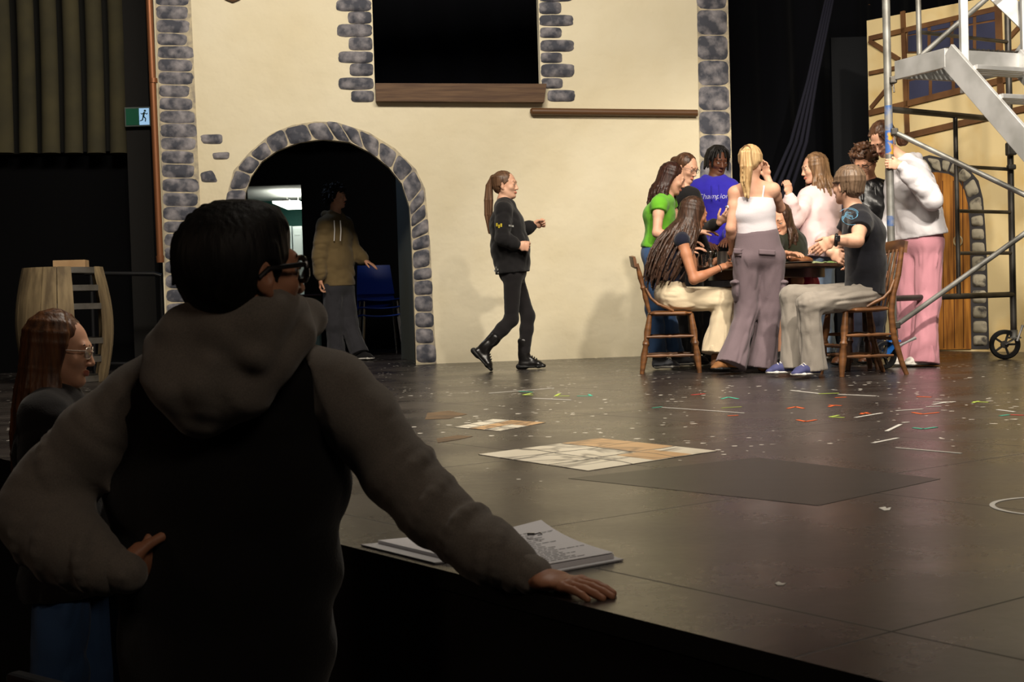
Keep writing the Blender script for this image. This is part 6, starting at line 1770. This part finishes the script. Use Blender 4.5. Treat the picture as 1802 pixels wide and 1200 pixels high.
def hnd(b, c): b.tube([c + Vector((.042 + .03 * math.sin(a), 0, .06 - .04 * math.cos(a))) for a in np.linspace(0, PI, 12)], .006, 8)
lathe_thing('pewter_tankard', [(.001, 0), (.046, 0), (.044, .015), (.040, .10), (.043, .115), (.038, .115), (.035, .02), (.001, .015)], 1272, 10.28, M_pewter, 'pewter tankard with a handle on the left part of the table', 'tankard', extra=hnd)
lathe_thing('metal_plate', [(.001, 0), (.08, 0), (.115, .014), (.112, .017), (.08, .005), (.001, .005)], 1404, 10.16, M_pewter, 'shallow metal plate near the right edge of the table', 'plate')
f = Field(); c = onT(1412, 10.42); f.ell(c + Vector((0, 0, .032)), (.085, .05, .034), k=.01, wr=(.004, 20, 20)); o = f.build('bread_loaf', mat('brown_crust', sr(140, 84, 40), .7, col2=sr(100, 56, 26), scale=18), None, c, .005); tag(o, 'small brown bread loaf on the table behind the metal plate', 'bread')
b = MB(); c = onT(1440, 10.25)
from mathutils import noise as _nz
b.grid(lambda u, v: c + Vector(((u - .5) * .24, (v - .5) * .16, .004 + .028 * abs(_nz.noise(Vector((u * 4, v * 3, 1)))))), 18, 12)
bmesh.ops.solidify(b.bm, geom=b.bm.faces[:], thickness=.003); o = b.build('crumpled_cloth', mat('green_white_cloth', sr(196, 200, 160), .9, col2=sr(110, 140, 70), scale=16), None, c, smooth='all'); tag(o, 'crumpled pale green cloth on the right part of the table', 'cloth')
st = empty('wooden_stool', Z(1512, 9.72, 0), 'dark wooden stool behind the right chair, beside the scaffold post', 'stool')
c = st.location; b = MB(); b.lathe([(.001, .41), (.15, .41), (.155, .43), (.15, .45), (.001, .45)], c, 28); b.build('seat', M_chairwood2, st, c, smooth=True)
for k in range(4):
    a = PI / 4 + k * PI / 2; b = MB(); p, rr = spindle(c + Vector((.09 * math.cos(a), .09 * math.sin(a), .42)), c + Vector((.15 * math.cos(a), .15 * math.sin(a), 0)), .022); b.tube(p, rr, 12); b.build('leg', M_chairwood2, st, c, smooth=True)

# ------------------------------------------------------------------ scaffold stair tower
def paint_metal(name, base, patch, scale=5, lo=.55, hi=.6):
    return mat(name, base, .42, metal=.75, col2=patch, scale=scale, lo=lo, hi=hi, stretch=(1, 1, .6))
M_tube = mat('grey_steel_tube', sr(158, 158, 154), .5, metal=.55, col2=sr(112, 110, 104), scale=6)
M_tube_blue = mat('blue_painted_tube', sr(62, 98, 156), .5, metal=.2, col2=sr(140, 140, 140), scale=9, lo=.42, hi=.56)
M_tube_yel = mat('yellow_blue_worn_paint', sr(196, 150, 40), .5, col2=sr(60, 100, 170), scale=14, lo=.45, hi=.55)
M_alu = mat('aluminium', sr(215, 215, 215), .5, metal=.6, col2=sr(178, 178, 176), scale=4)
M_darktube = mat('dark_steel_tube', sr(74, 72, 70), .45, metal=.7, col2=sr(96, 92, 86), scale=6)
pL = P(1572, 590, 9.7); pR = P(1784, 585, 10.55)
root = empty('scaffold_stair_tower', (pL.x, pL.y, 0), 'tall wheeled metal scaffold with stairs and platform at the right of the stage', 'scaffold')
rb_ = root.location
def sc_tube(name, a, c, r, m):
    b = MB(); b.tube([a, lerp(a, c, .5), c], r, 14); return b.build(name, m, root, rb_, smooth=True)
post = sc_tube('post', Vector((pL.x, pL.y, pL.z)), Vector((pL.x, pL.y, 4.2)), .0275, M_tube)
zz = lambda px, py, d: P(px, py, d).z
for (y0, y1, m) in ((186, 230, M_tube_blue), (230, 272, M_tube_yel), (380, 398, M_tube_blue)):
    b = MB(); b.tube([Vector((pL.x, pL.y, zz(1566, y0, 9.7))), Vector((pL.x, pL.y, zz(1566, y1, 9.7)))], 0.0282, 14); b.build('paint_band', m, post, rb_, smooth=True)
sc_tube('post', Vector((pR.x, pR.y, pR.z)), Vector((pR.x, pR.y, 4.2)), .0245, M_darktube)
zt_ = zz(1570, 192, 9.7)
A0 = Vector((pL.x, pL.y, 0)); B0 = Vector((pR.x, pR.y, 0))
def fr(t, z): v = A0.lerp(B0, t); return Vector((v.x, v.y, z))
sc_tube('ledger', fr(0, zt_), fr(1, zt_), .022, M_darktube)
zl = zz(1580, 525, 9.7); sc_tube('ledger', fr(0, zl), fr(1, zl), .022, M_darktube)
tm = .53
sc_tube('ladder_rail', fr(tm, zl), fr(tm, zt_), .017, M_darktube)
for y in (297, 373, 445): sc_tube('rung', fr(tm, zz(1778, y, 10.5)), fr(1, zz(1778, y, 10.5)), .014, M_darktube)
sc_tube('brace', P(1573, 232, 9.68), P(1905, 392, 9.0), .0185, M_tube)
sc_tube('brace', P(1578, 572, 9.68), P(1905, 338, 9.2), .0185, M_tube)
br = sc_tube('brace', P(1572, 141, 9.68), P(1800, -58, 9.3), .0185, M_tube)
b = MB(); b.tube([P(1572, 141, 9.68), P(1640, 82, 9.62)], .0192, 14); b.build('paint_band', M_tube_blue, br, rb_, smooth=True)
for (x, y) in ((1573, 232), (1577, 572), (1571, 141)):
    b = MB(); q = P(x, y, 9.68); b.box(q, (.05, .06, .05), bev=.008); b.tube([q, q + Vector((0, -.03, -.09))], .006, 8); b.build('clamp', M_darktube, root, rb_)
b = MB(); q = P(1779, 262, 10.5); b.box(q, (.07, .07, .10), bev=.01); b.box(q + Vector((0, 0, -.14)), (.06, .06, .04), bev=.01); b.build('clamp', M_darktube, root, rb_)
# platform
DZ = 2.16
C1 = Vector((2.765, 9.66, DZ)); C2 = Vector((2.97, 9.19, DZ)); C3 = Vector((3.60, 9.46, DZ)); C4 = C1 + C3 - C2
def sc_bar(name, a, c, w, h_, m, up=(0, 0, 1)):
    b = MB(); b.bar(a, c, w, h_, up, .004); return b.build(name, m, root, rb_)
dn = Vector((0, 0, -.055))
sc_bar('platform_beam', C1 + dn, C2 + dn, .035, .13, M_alu); sc_bar('platform_beam', C2 + dn, C3 + dn, .035, .11, M_alu); sc_bar('platform_beam', C3 + dn, C4 + dn, .035, .11, M_alu); sc_bar('platform_beam', C4 + dn, C1 + dn, .035, .11, M_alu)
b = MB()
for k in range(16):
    t = (k + .5) / 16; b.bar(C1.lerp(C4, t) + Vector((0, 0, .008)), C2.lerp(C3, t) + Vector((0, 0, .008)), .012, .022)
for k in range(5):
    t = (k + .5) / 5; b.bar(C1.lerp(C2, t), C4.lerp(C3, t), .012, .012)
b.build('deck_grating', M_darktube, root, rb_)
ds = Vector((.43, -.90, 0)).normalized(); wd = Vector((.90, .43, 0)).normalized() * .62
down = (ds * .70 + Vector((0, 0, -.715))).normalized()
Ls = 2.95
for k, o in enumerate((C2, C2 + wd)):
    sc_bar('stair_stringer', o + Vector((0, 0, -.03)), o + Vector((0, 0, -.03)) + down * Ls, .03, .16, M_alu)
    a = o + Vector((0, 0, .0)); 
for k in range(9):
    p = C2 + down * (.22 + .31 * k); 
    b = MB(); 
    for j in range(4): b.box(p + wd * .5 + ds * (-.09 + .06 * j), (.60, .035, .03), Matrix.Rotation(math.atan2(wd.y, wd.x), 3, 'Z'), .004)
    b.build('stair_tread', M_alu, root, rb_)
sc_bar('stanchion', C2 + Vector((.10, -.05, -.30)), C2 + Vector((.10, -.05, 2.0)), .05, .05, M_alu, (0, 1, 0))
sc_bar('stanchion', C2 + wd + Vector((.06, -.02, -.2)), C2 + wd + Vector((.06, -.02, 2.0)), .05, .05, M_alu, (0, 1, 0))
sc_bar('upper_stringer', P(1735, -30, 9.6), P(1880, 110, 9.4), .03, .12, M_alu)
sc_tube('guard_post', Vector((C4.x * .3 + C1.x * .7, C4.y * .3 + C1.y * .7, DZ)), Vector((C4.x * .3 + C1.x * .7, C4.y * .3 + C1.y * .7, 4.2)), .019, M_tube)
sc_tube('guard_rail', Vector((C4.x * .3 + C1.x * .7, C4.y * .3 + C1.y * .7, zz(1687, 57, 9.8))), Vector((pR.x, pR.y, zz(1773, 72, 10.5))), .014, M_darktube)
sc_bar('cross_strut', P(1775, 118, 9.9), P(1815, 62, 9.8), .02, .06, M_alu)
# casters
def caster(c, rad, ang, stem, mbr, lever):
    k = MB(); M_ = Matrix.Rotation(ang, 3, 'Z') @ Matrix.Rotation(PI / 2, 3, 'X')
    k.lathe([(rad * .70, -.020), (rad * .93, -.022), (rad, -.014), (rad, .014), (rad * .93, .022), (rad * .70, .020)], c, 36, M_, loop=True)
    cs = k.build('caster_wheel', mat('black_rubber', (.008, .008, .008, 1), .5), root, rb_, smooth=True)
    h_ = MB(); h_.lathe([(.001, -.026), (rad * .25, -.026), (rad * .25, .026), (.001, .026)], c, 20, M_)
    for q in range(5):
        a = q * 2 * PI / 5; v = M_ @ Vector((math.cos(a), math.sin(a), 0)); h_.bar(c + v * rad * .2, c + v * rad * .74, .016, .02, M_ @ Vector((0, 0, 1)))
    h_.build('hub', M_darktube, cs, rb_, smooth=True)
    f = MB(); ax = M_ @ Vector((0, 0, 1))
    for s_ in (-1, 1):
        f.bar(c + ax * s_ * .032, stem + Vector((0, 0, -.05)) + ax * s_ * .032, .006, .05, ax)
    f.box(stem + Vector((0, 0, -.04)), (.085, .085, .012)); f.tube([stem + Vector((0, 0, -.04)), stem + Vector((0, 0, .02))], .03, 14)
    fo = f.build('caster_fork', mbr, cs, rb_)
    l = MB(); l.tube([lever[0], lerp(lever[0], lever[1], .6), lever[1]], [.010, .008, .012], 8); l.build('brake_lever', M_alu, cs, rb_, smooth=True)
sp = Vector((pL.x, pL.y, pL.z)); cw = Z(1556, 9.72, .10); caster(cw, .10, .35, sp, mat('blue_bracket_paint', sr(30, 104, 190), .45), (P(1575, 612, 9.66), P(1612, 594, 9.6)))
sp = Vector((pR.x, pR.y, pR.z)); cw = Z(1768, 10.56, .115); caster(cw, .115, -.2, sp, M_tube, (P(1790, 600, 10.5), P(1800, 572, 10.5)))

# ------------------------------------------------------------------ floor decals and spike tape
def gq(pts, z=0.0005): return [G(x, y, z) for x, y in pts]
M_marble = mat('marble_tile_print', sr(214, 206, 188), .42, col2=sr(176, 160, 134), scale=3.0, lo=.45, hi=.6)
def marble_mat(name, a, b_, v):
    m = bpy.data.materials.new(name); m.use_nodes = True; nt = m.node_tree; N = nt.nodes; L = nt.links; bs = N['Principled BSDF']; bs.inputs['Roughness'].default_value = .35
    tc = N.new('ShaderNodeTexCoord'); n = N.new('ShaderNodeTexNoise'); n.inputs['Scale'].default_value = 2.2; n.inputs['Detail'].default_value = 4; n.inputs['Distortion'].default_value = 1.2
    L.new(tc.outputs['Object'], n.inputs['Vector'])
    s1 = N.new('ShaderNodeMath'); s1.operation = 'SUBTRACT'; L.new(n.outputs['Fac'], s1.inputs[0]); s1.inputs[1].default_value = .5
    s2 = N.new('ShaderNodeMath'); s2.operation = 'ABSOLUTE'; L.new(s1.outputs[0], s2.inputs[0])
    r = N.new('ShaderNodeMapRange'); r.inputs[1].default_value = 0.0; r.inputs[2].default_value = .035; r.inputs[3].default_value = .8; r.inputs[4].default_value = 0; L.new(s2.outputs[0], r.inputs[0])
    n2 = N.new('ShaderNodeTexNoise'); n2.inputs['Scale'].default_value = 4; L.new(tc.outputs['Object'], n2.inputs['Vector'])
    m1 = N.new('ShaderNodeMix'); m1.data_type = 'RGBA'; m1.inputs[6].default_value = a; m1.inputs[7].default_value = b_; L.new(n2.outputs['Fac'], m1.inputs[0])
    m2 = N.new('ShaderNodeMix'); m2.data_type = 'RGBA'; L.new(m1.outputs[2], m2.inputs[6]); m2.inputs[7].default_value = v; L.new(r.outputs[0], m2.inputs[0]); L.new(m2.outputs[2], bs.inputs['Base Color'])
    return m
M_marble = marble_mat('marble_tile_print', sr(236, 230, 214), sr(206, 196, 174), sr(104, 98, 92))
M_tan = marble_mat('tan_marble_print', sr(206, 168, 124), sr(190, 150, 104), sr(120, 92, 66))
M_tan_old = mat('tan_marble_print', sr(196, 158, 112), .42, col2=sr(178, 138, 92), scale=4)
M_vein = mat('grey_vein', sr(120, 116, 110), .5)
def marble(pts, label, tanfrac, n=3, seed=0):
    q = gq(pts, 0.0); c = sum(q, Vector()) / 4; 
    b = MB(); b.prism(q, (0, 0, 1), .002); rng = random.Random(seed)
    def at(u, v): return (q[0] * (1 - u) + q[1] * u) * (1 - v) + (q[3] * (1 - u) + q[2] * u) * v + Vector((0, 0, .002))
    o = b.build('floor_panel', M_marble, None, c); tag(o, label, 'floor panel')
    b = MB()
    for (u0, u1, v0, v1) in tanfrac: b.prism([at(u0, v0), at(u1, v0), at(u1, v1), at(u0, v1)], (0, 0, 1), .0006)
    b.build('tan_tiles', M_tan, o, c)
    b = MB()
    for k in range(1, n):
        for uv in (0, 1):
            t0 = k / n; pts_ = [at(t0 + rng.uniform(-.02, .02), s_ / 8) if uv == 0 else at(s_ / 8, t0 + rng.uniform(-.02, .02)) for s_ in range(9)]
            for a_, c_ in zip(pts_, pts_[1:]):
                b.bar(a_ + Vector((0, 0, .0006)), c_ + Vector((0, 0, .0006)), rng.uniform(.002, .007), .001)
    b.build('vein', M_vein, o, c)
marble([(842, 800), (1056, 772), (1262, 794), (1035, 829)], 'large square of pale marble tile print lying in the middle of the stage', [(.67, 1, .34, 1), (.34, .66, .0, .3), (.68, .98, 0, .3)] and [(.67, 1.0, .0, .34), (.67, 1.0, .34, .67), (.50, .80, .68, .99)], 3, 1)
marble([(800, 752), (868, 738), (960, 744), (880, 759)], 'smaller marble tile print on the stage behind the large one', [(.0, 1, .36, .64), (.6, 1, .64, 1)], 3, 2)
def thin(name, pts, m, label, cat, group=None, t=.0012):
    q = gq(pts, 0.0); c = sum(q, Vector()) / len(q); b = MB(); b.prism(q, (0, 0, 1), t); o = b.build(name, m, None, c); return tag(o, label, cat, group)
M_wear = mat('tan_worn_paint', sr(110, 86, 60), .5, col2=sr(80, 64, 48), scale=5)
thin('worn_patch', [(752, 727), (790, 723), (822, 729), (790, 737), (748, 738)], M_wear, 'tan worn patch on the stage left of the smaller marble print', 'floor mark')
thin('worn_patch', [(768, 772), (806, 766), (832, 768), (800, 775), (770, 779)], M_wear, 'thin tan worn patch on the stage beside the man\'s arm, below the smaller marble print', 'floor mark')
M_worn_floor = mat('matte_worn_floor', (0.024, 0.022, 0.020, 1), .36, col2=(0.014, 0.013, 0.012, 1), scale=2.5, stretch=(1, 5, 1))
thin('worn_matte_patch', [(1000, 842), (1330, 805), (1655, 843), (1440, 890)], M_worn_floor, 'matte dark grey worn patch of the stage floor right of the marble print', 'floor panel', t=.0008)  # thin sheet added for a worn, less glossy area of the floor
TAPE = {'white': mat('white_tape', sr(225, 222, 214), .6), 'orange': mat('orange_tape', sr(240, 104, 40), .6), 'green': mat('lime_tape', sr(190, 214, 90), .6), 'teal': mat('teal_tape', sr(70, 190, 160), .6), 'red': mat('red_tape', sr(226, 70, 60), .6)}
SPK = [('white', [(860, 692, 975, 683)], 'long white tape line behind the walking woman\'s reflection'), ('white', [(938, 701, 1005, 704)], 'white tape line in front of the walking woman'),
 ('green', [(921, 695, 938, 695), (921, 695, 935, 692)], 'lime tape mark nearest the walking woman'), ('green', [(977, 697, 1002, 697), (977, 697, 985, 693)], 'lime tape mark second from the walking woman'), ('teal', [(1016, 697, 1041, 697), (1041, 697, 1036, 694)], 'teal tape mark between the two groups of lime marks'), ('teal', [(914, 689, 936, 690)], 'short teal tape strip by the walking woman\'s front boot'),
 ('teal', [(1270, 702, 1282, 699), (1282, 699, 1299, 702)], 'teal tape mark in front of the blonde woman'), ('white', [(1165, 717, 1310, 727)], 'long white tape line in front of the left chair'), ('teal', [(1148, 718, 1165, 716)], 'teal tape strip at the left end of the long white line'),
 ('green', [(1270, 718, 1305, 716)], 'lime tape mark crossing the long white line'), ('red', [(1217, 695, 1240, 693)], 'red tape strip in front of the left chair'), ('orange', [(1281, 732, 1299, 731)], 'leftmost orange tape mark'),
 ('orange', [(1386, 719, 1400, 716), (1400, 716, 1414, 719)], 'orange peaked tape mark in front of the boy\'s shoes'), ('orange', [(1459, 713, 1481, 714), (1459, 716, 1470, 713)], 'orange tape mark before the right chair'), ('orange', [(1470, 700, 1489, 699)], 'orange tape strip nearest the right chair'),
 ('orange', [(1403, 739, 1418, 742), (1418, 742, 1436, 739)], 'orange shallow V tape mark nearest the camera'), ('green', [(1460, 734, 1476, 731), (1460, 734, 1486, 735)], 'lime V tape mark beside the orange V'), ('orange', [(1515, 727, 1532, 728), (1515, 729, 1526, 726)], 'small orange tape mark left of the white strips'),
 ('white', [(1505, 735, 1552, 727)], 'white tape strip pointing at the scaffold'), ('white', [(1577, 723, 1624, 720)], 'white tape strip left of the zigzag'), ('white', [(1630, 716, 1656, 715), (1642, 708, 1682, 707), (1642, 712, 1664, 708)], 'white zigzag tape mark in front of the scaffold'),
 ('orange', [(1606, 726, 1624, 729), (1624, 729, 1652, 726)], 'long orange V tape mark below the white zigzag'), ('orange', [(1614, 698, 1639, 699)], 'orange tape strip farthest right'), ('green', [(1440, 693, 1476, 692)], 'lime tape strip on the white line'), ('white', [(1392, 687, 1444, 693)], 'white tape strip left of the lime strip'),
 ('white', [(1476, 694, 1542, 697)], 'white tape strip right of the lime strip'), ('green', [(1712, 709, 1722, 706), (1712, 707, 1740, 708)], 'lime tape mark farthest right'), ('teal', [(1607, 753, 1625, 755), (1625, 755, 1648, 752)], 'teal shallow V tape mark on the right'),
 ('teal', [(1760, 732, 1776, 730)], 'teal tape strip at the right edge of the photo'), ('red', [(1778, 730, 1801, 731)], 'red tape strip at the right edge of the photo'), ('white', [(1560, 759, 1585, 747)], 'short white tape strip near the teal V'), ('white', [(1536, 780, 1580, 771)], 'white tape strip slanting below the short one'),
 ('white', [(1576, 788, 1692, 798)], 'long thin white line nearest the camera'), ('white', [(1588, 744, 1600, 743)], 'tiny white tape piece above the short strip'), ('white', [(1755, 721, 1786, 725)], 'white tape strip left of the red strip')]
for k, (col, segs, label) in enumerate(SPK):
    b = MB(); c = G((segs[0][0] + segs[0][2]) / 2, (segs[0][1] + segs[0][3]) / 2)
    for (x0, y0, x1, y1) in segs:
        a = G(x0, y0); e = G(x1, y1); w = .010 if 'thin' in label or 'long white' in label else .016
        b.bar(a + Vector((0, 0, .0008)), e + Vector((0, 0, .0008)), w, .0016)
    o = b.build('spike_tape', TAPE[col], None, Vector((c.x, c.y, 0))); tag(o, label + (' on the stage' if len(label.split()) < 14 else ''), 'tape mark', 'spike tape marks on the stage')
cR_ = Vector((1.355, 3.40, 0)); b = MB(); n = 48
rings = [[b.bm.verts.new(cR_ + Vector((q * math.cos(2 * PI * k / n), q * 1.02 * math.sin(2 * PI * k / n), z))) for k in range(n)] for q, z in ((.150, 0), (.163, 0), (.163, .0012), (.150, .0012))]
for i in range(4):
    for k in range(n): b.bm.faces.new((rings[i][k], rings[i][(k + 1) % n], rings[(i + 1) % 4][(k + 1) % n], rings[(i + 1) % 4][k]))
bmesh.ops.recalc_face_normals(b.bm, faces=b.bm.faces)
o = b.build('painted_ring', TAPE['white'], None, cR_); tag(o, 'white painted ring on the stage at the right edge of the photo', 'floor mark')
thin('paint_splash', [(1546, 894), (1558, 892), (1560, 895), (1568, 893), (1566, 898), (1556, 899)], TAPE['white'], 'white paint splash shaped like a bird left of the white ring', 'floor mark')
thin('paint_splash', [(1364, 1027), (1370, 1024), (1376, 1027), (1383, 1027), (1378, 1030), (1368, 1030)], TAPE['white'], 'small white paint splash on the stage closest to the camera', 'floor mark')

# ------------------------------------------------------------------ seats of the hall
M_seat = mat('dark_red_fabric', sr(84, 40, 30), .9, col2=sr(60, 30, 24), scale=30, sheen=.2)
def theatre_seat(loc, rz, label, m):
    r = empty('theatre_seat', loc, label, 'seat', None, rz=rz)
    f = Field(); f.seg((0, .20, .48), (0, .27, .86), (.24, .045), (.22, .04), side=(1, 0, 0), k=.02); f.build('backrest', m, r, None, .009)
    f = Field(); f.seg((0, -.20, .43), (0, .14, .41), (.23, .045), (.23, .05), side=(1, 0, 0), k=.02); f.build('seat', m, r, None, .009)
    for s_ in (-1, 1):
        b = MB(); b.box((s_ * .27, .0, .60), (.05, .36, .035), bev=.012); b.build('armrest', M_blackmetal, r)
        b = MB(); b.box((s_ * .27, .08, .30), (.035, .10, .60), bev=.006); b.build('side_frame', M_blackmetal, r)
    return r
q = P(0, 1140, 3.5)
theatre_seat((q.x - .10, 3.45, HZ), .9, 'dark red upholstered theatre seat at the lower left edge, below the man\'s elbow', M_seat)
M_greyvinyl = mat('dark_grey_vinyl', sr(66, 62, 56), .6)
r = empty('padded_chair', (0, 0, HZ), 'grey padded chair back in the dark gap between the man and the stage', 'chair')
a = P(585, 1163, 2.78); a.z -= .03
c0 = Vector((a.x, a.y, HZ)) + ED * .20; r.location = c0
f = Field(); tz_ = a.z - HZ
l0 = ED * .20; nb = -EN
f.seg((Vector((0, 0, tz_ - .26))), (Vector((0, 0, tz_ - .03))), (.19, .028), (.185, .026), side=ED, k=.02); f.build('backrest', M_greyvinyl, r, None, .008)
f = Field(); f.seg(nb * .05 + Vector((0, 0, .44)), nb * .34 + Vector((0, 0, .45)), (.20, .03), (.20, .03), side=ED, k=.02); f.build('seat', M_greyvinyl, r, None, .009)
for s_ in (-1, 1):
    b = MB(); b.tube([ED * s_ * .19 + Vector((0, 0, tz_ - .08)), ED * s_ * .19 + Vector((0, 0, .44)), ED * s_ * .19 + Vector((0, 0, 0))], .011, 10); b.build('leg', M_blackmetal, r, smooth=True)
    b = MB(); b.tube([ED * s_ * .19 + nb * .02 + Vector((0, 0, .42)), ED * s_ * .19 + nb * .34 + Vector((0, 0, .42)), ED * s_ * .19 + nb * .38], .011, 10); b.build('leg', M_blackmetal, r, smooth=True)
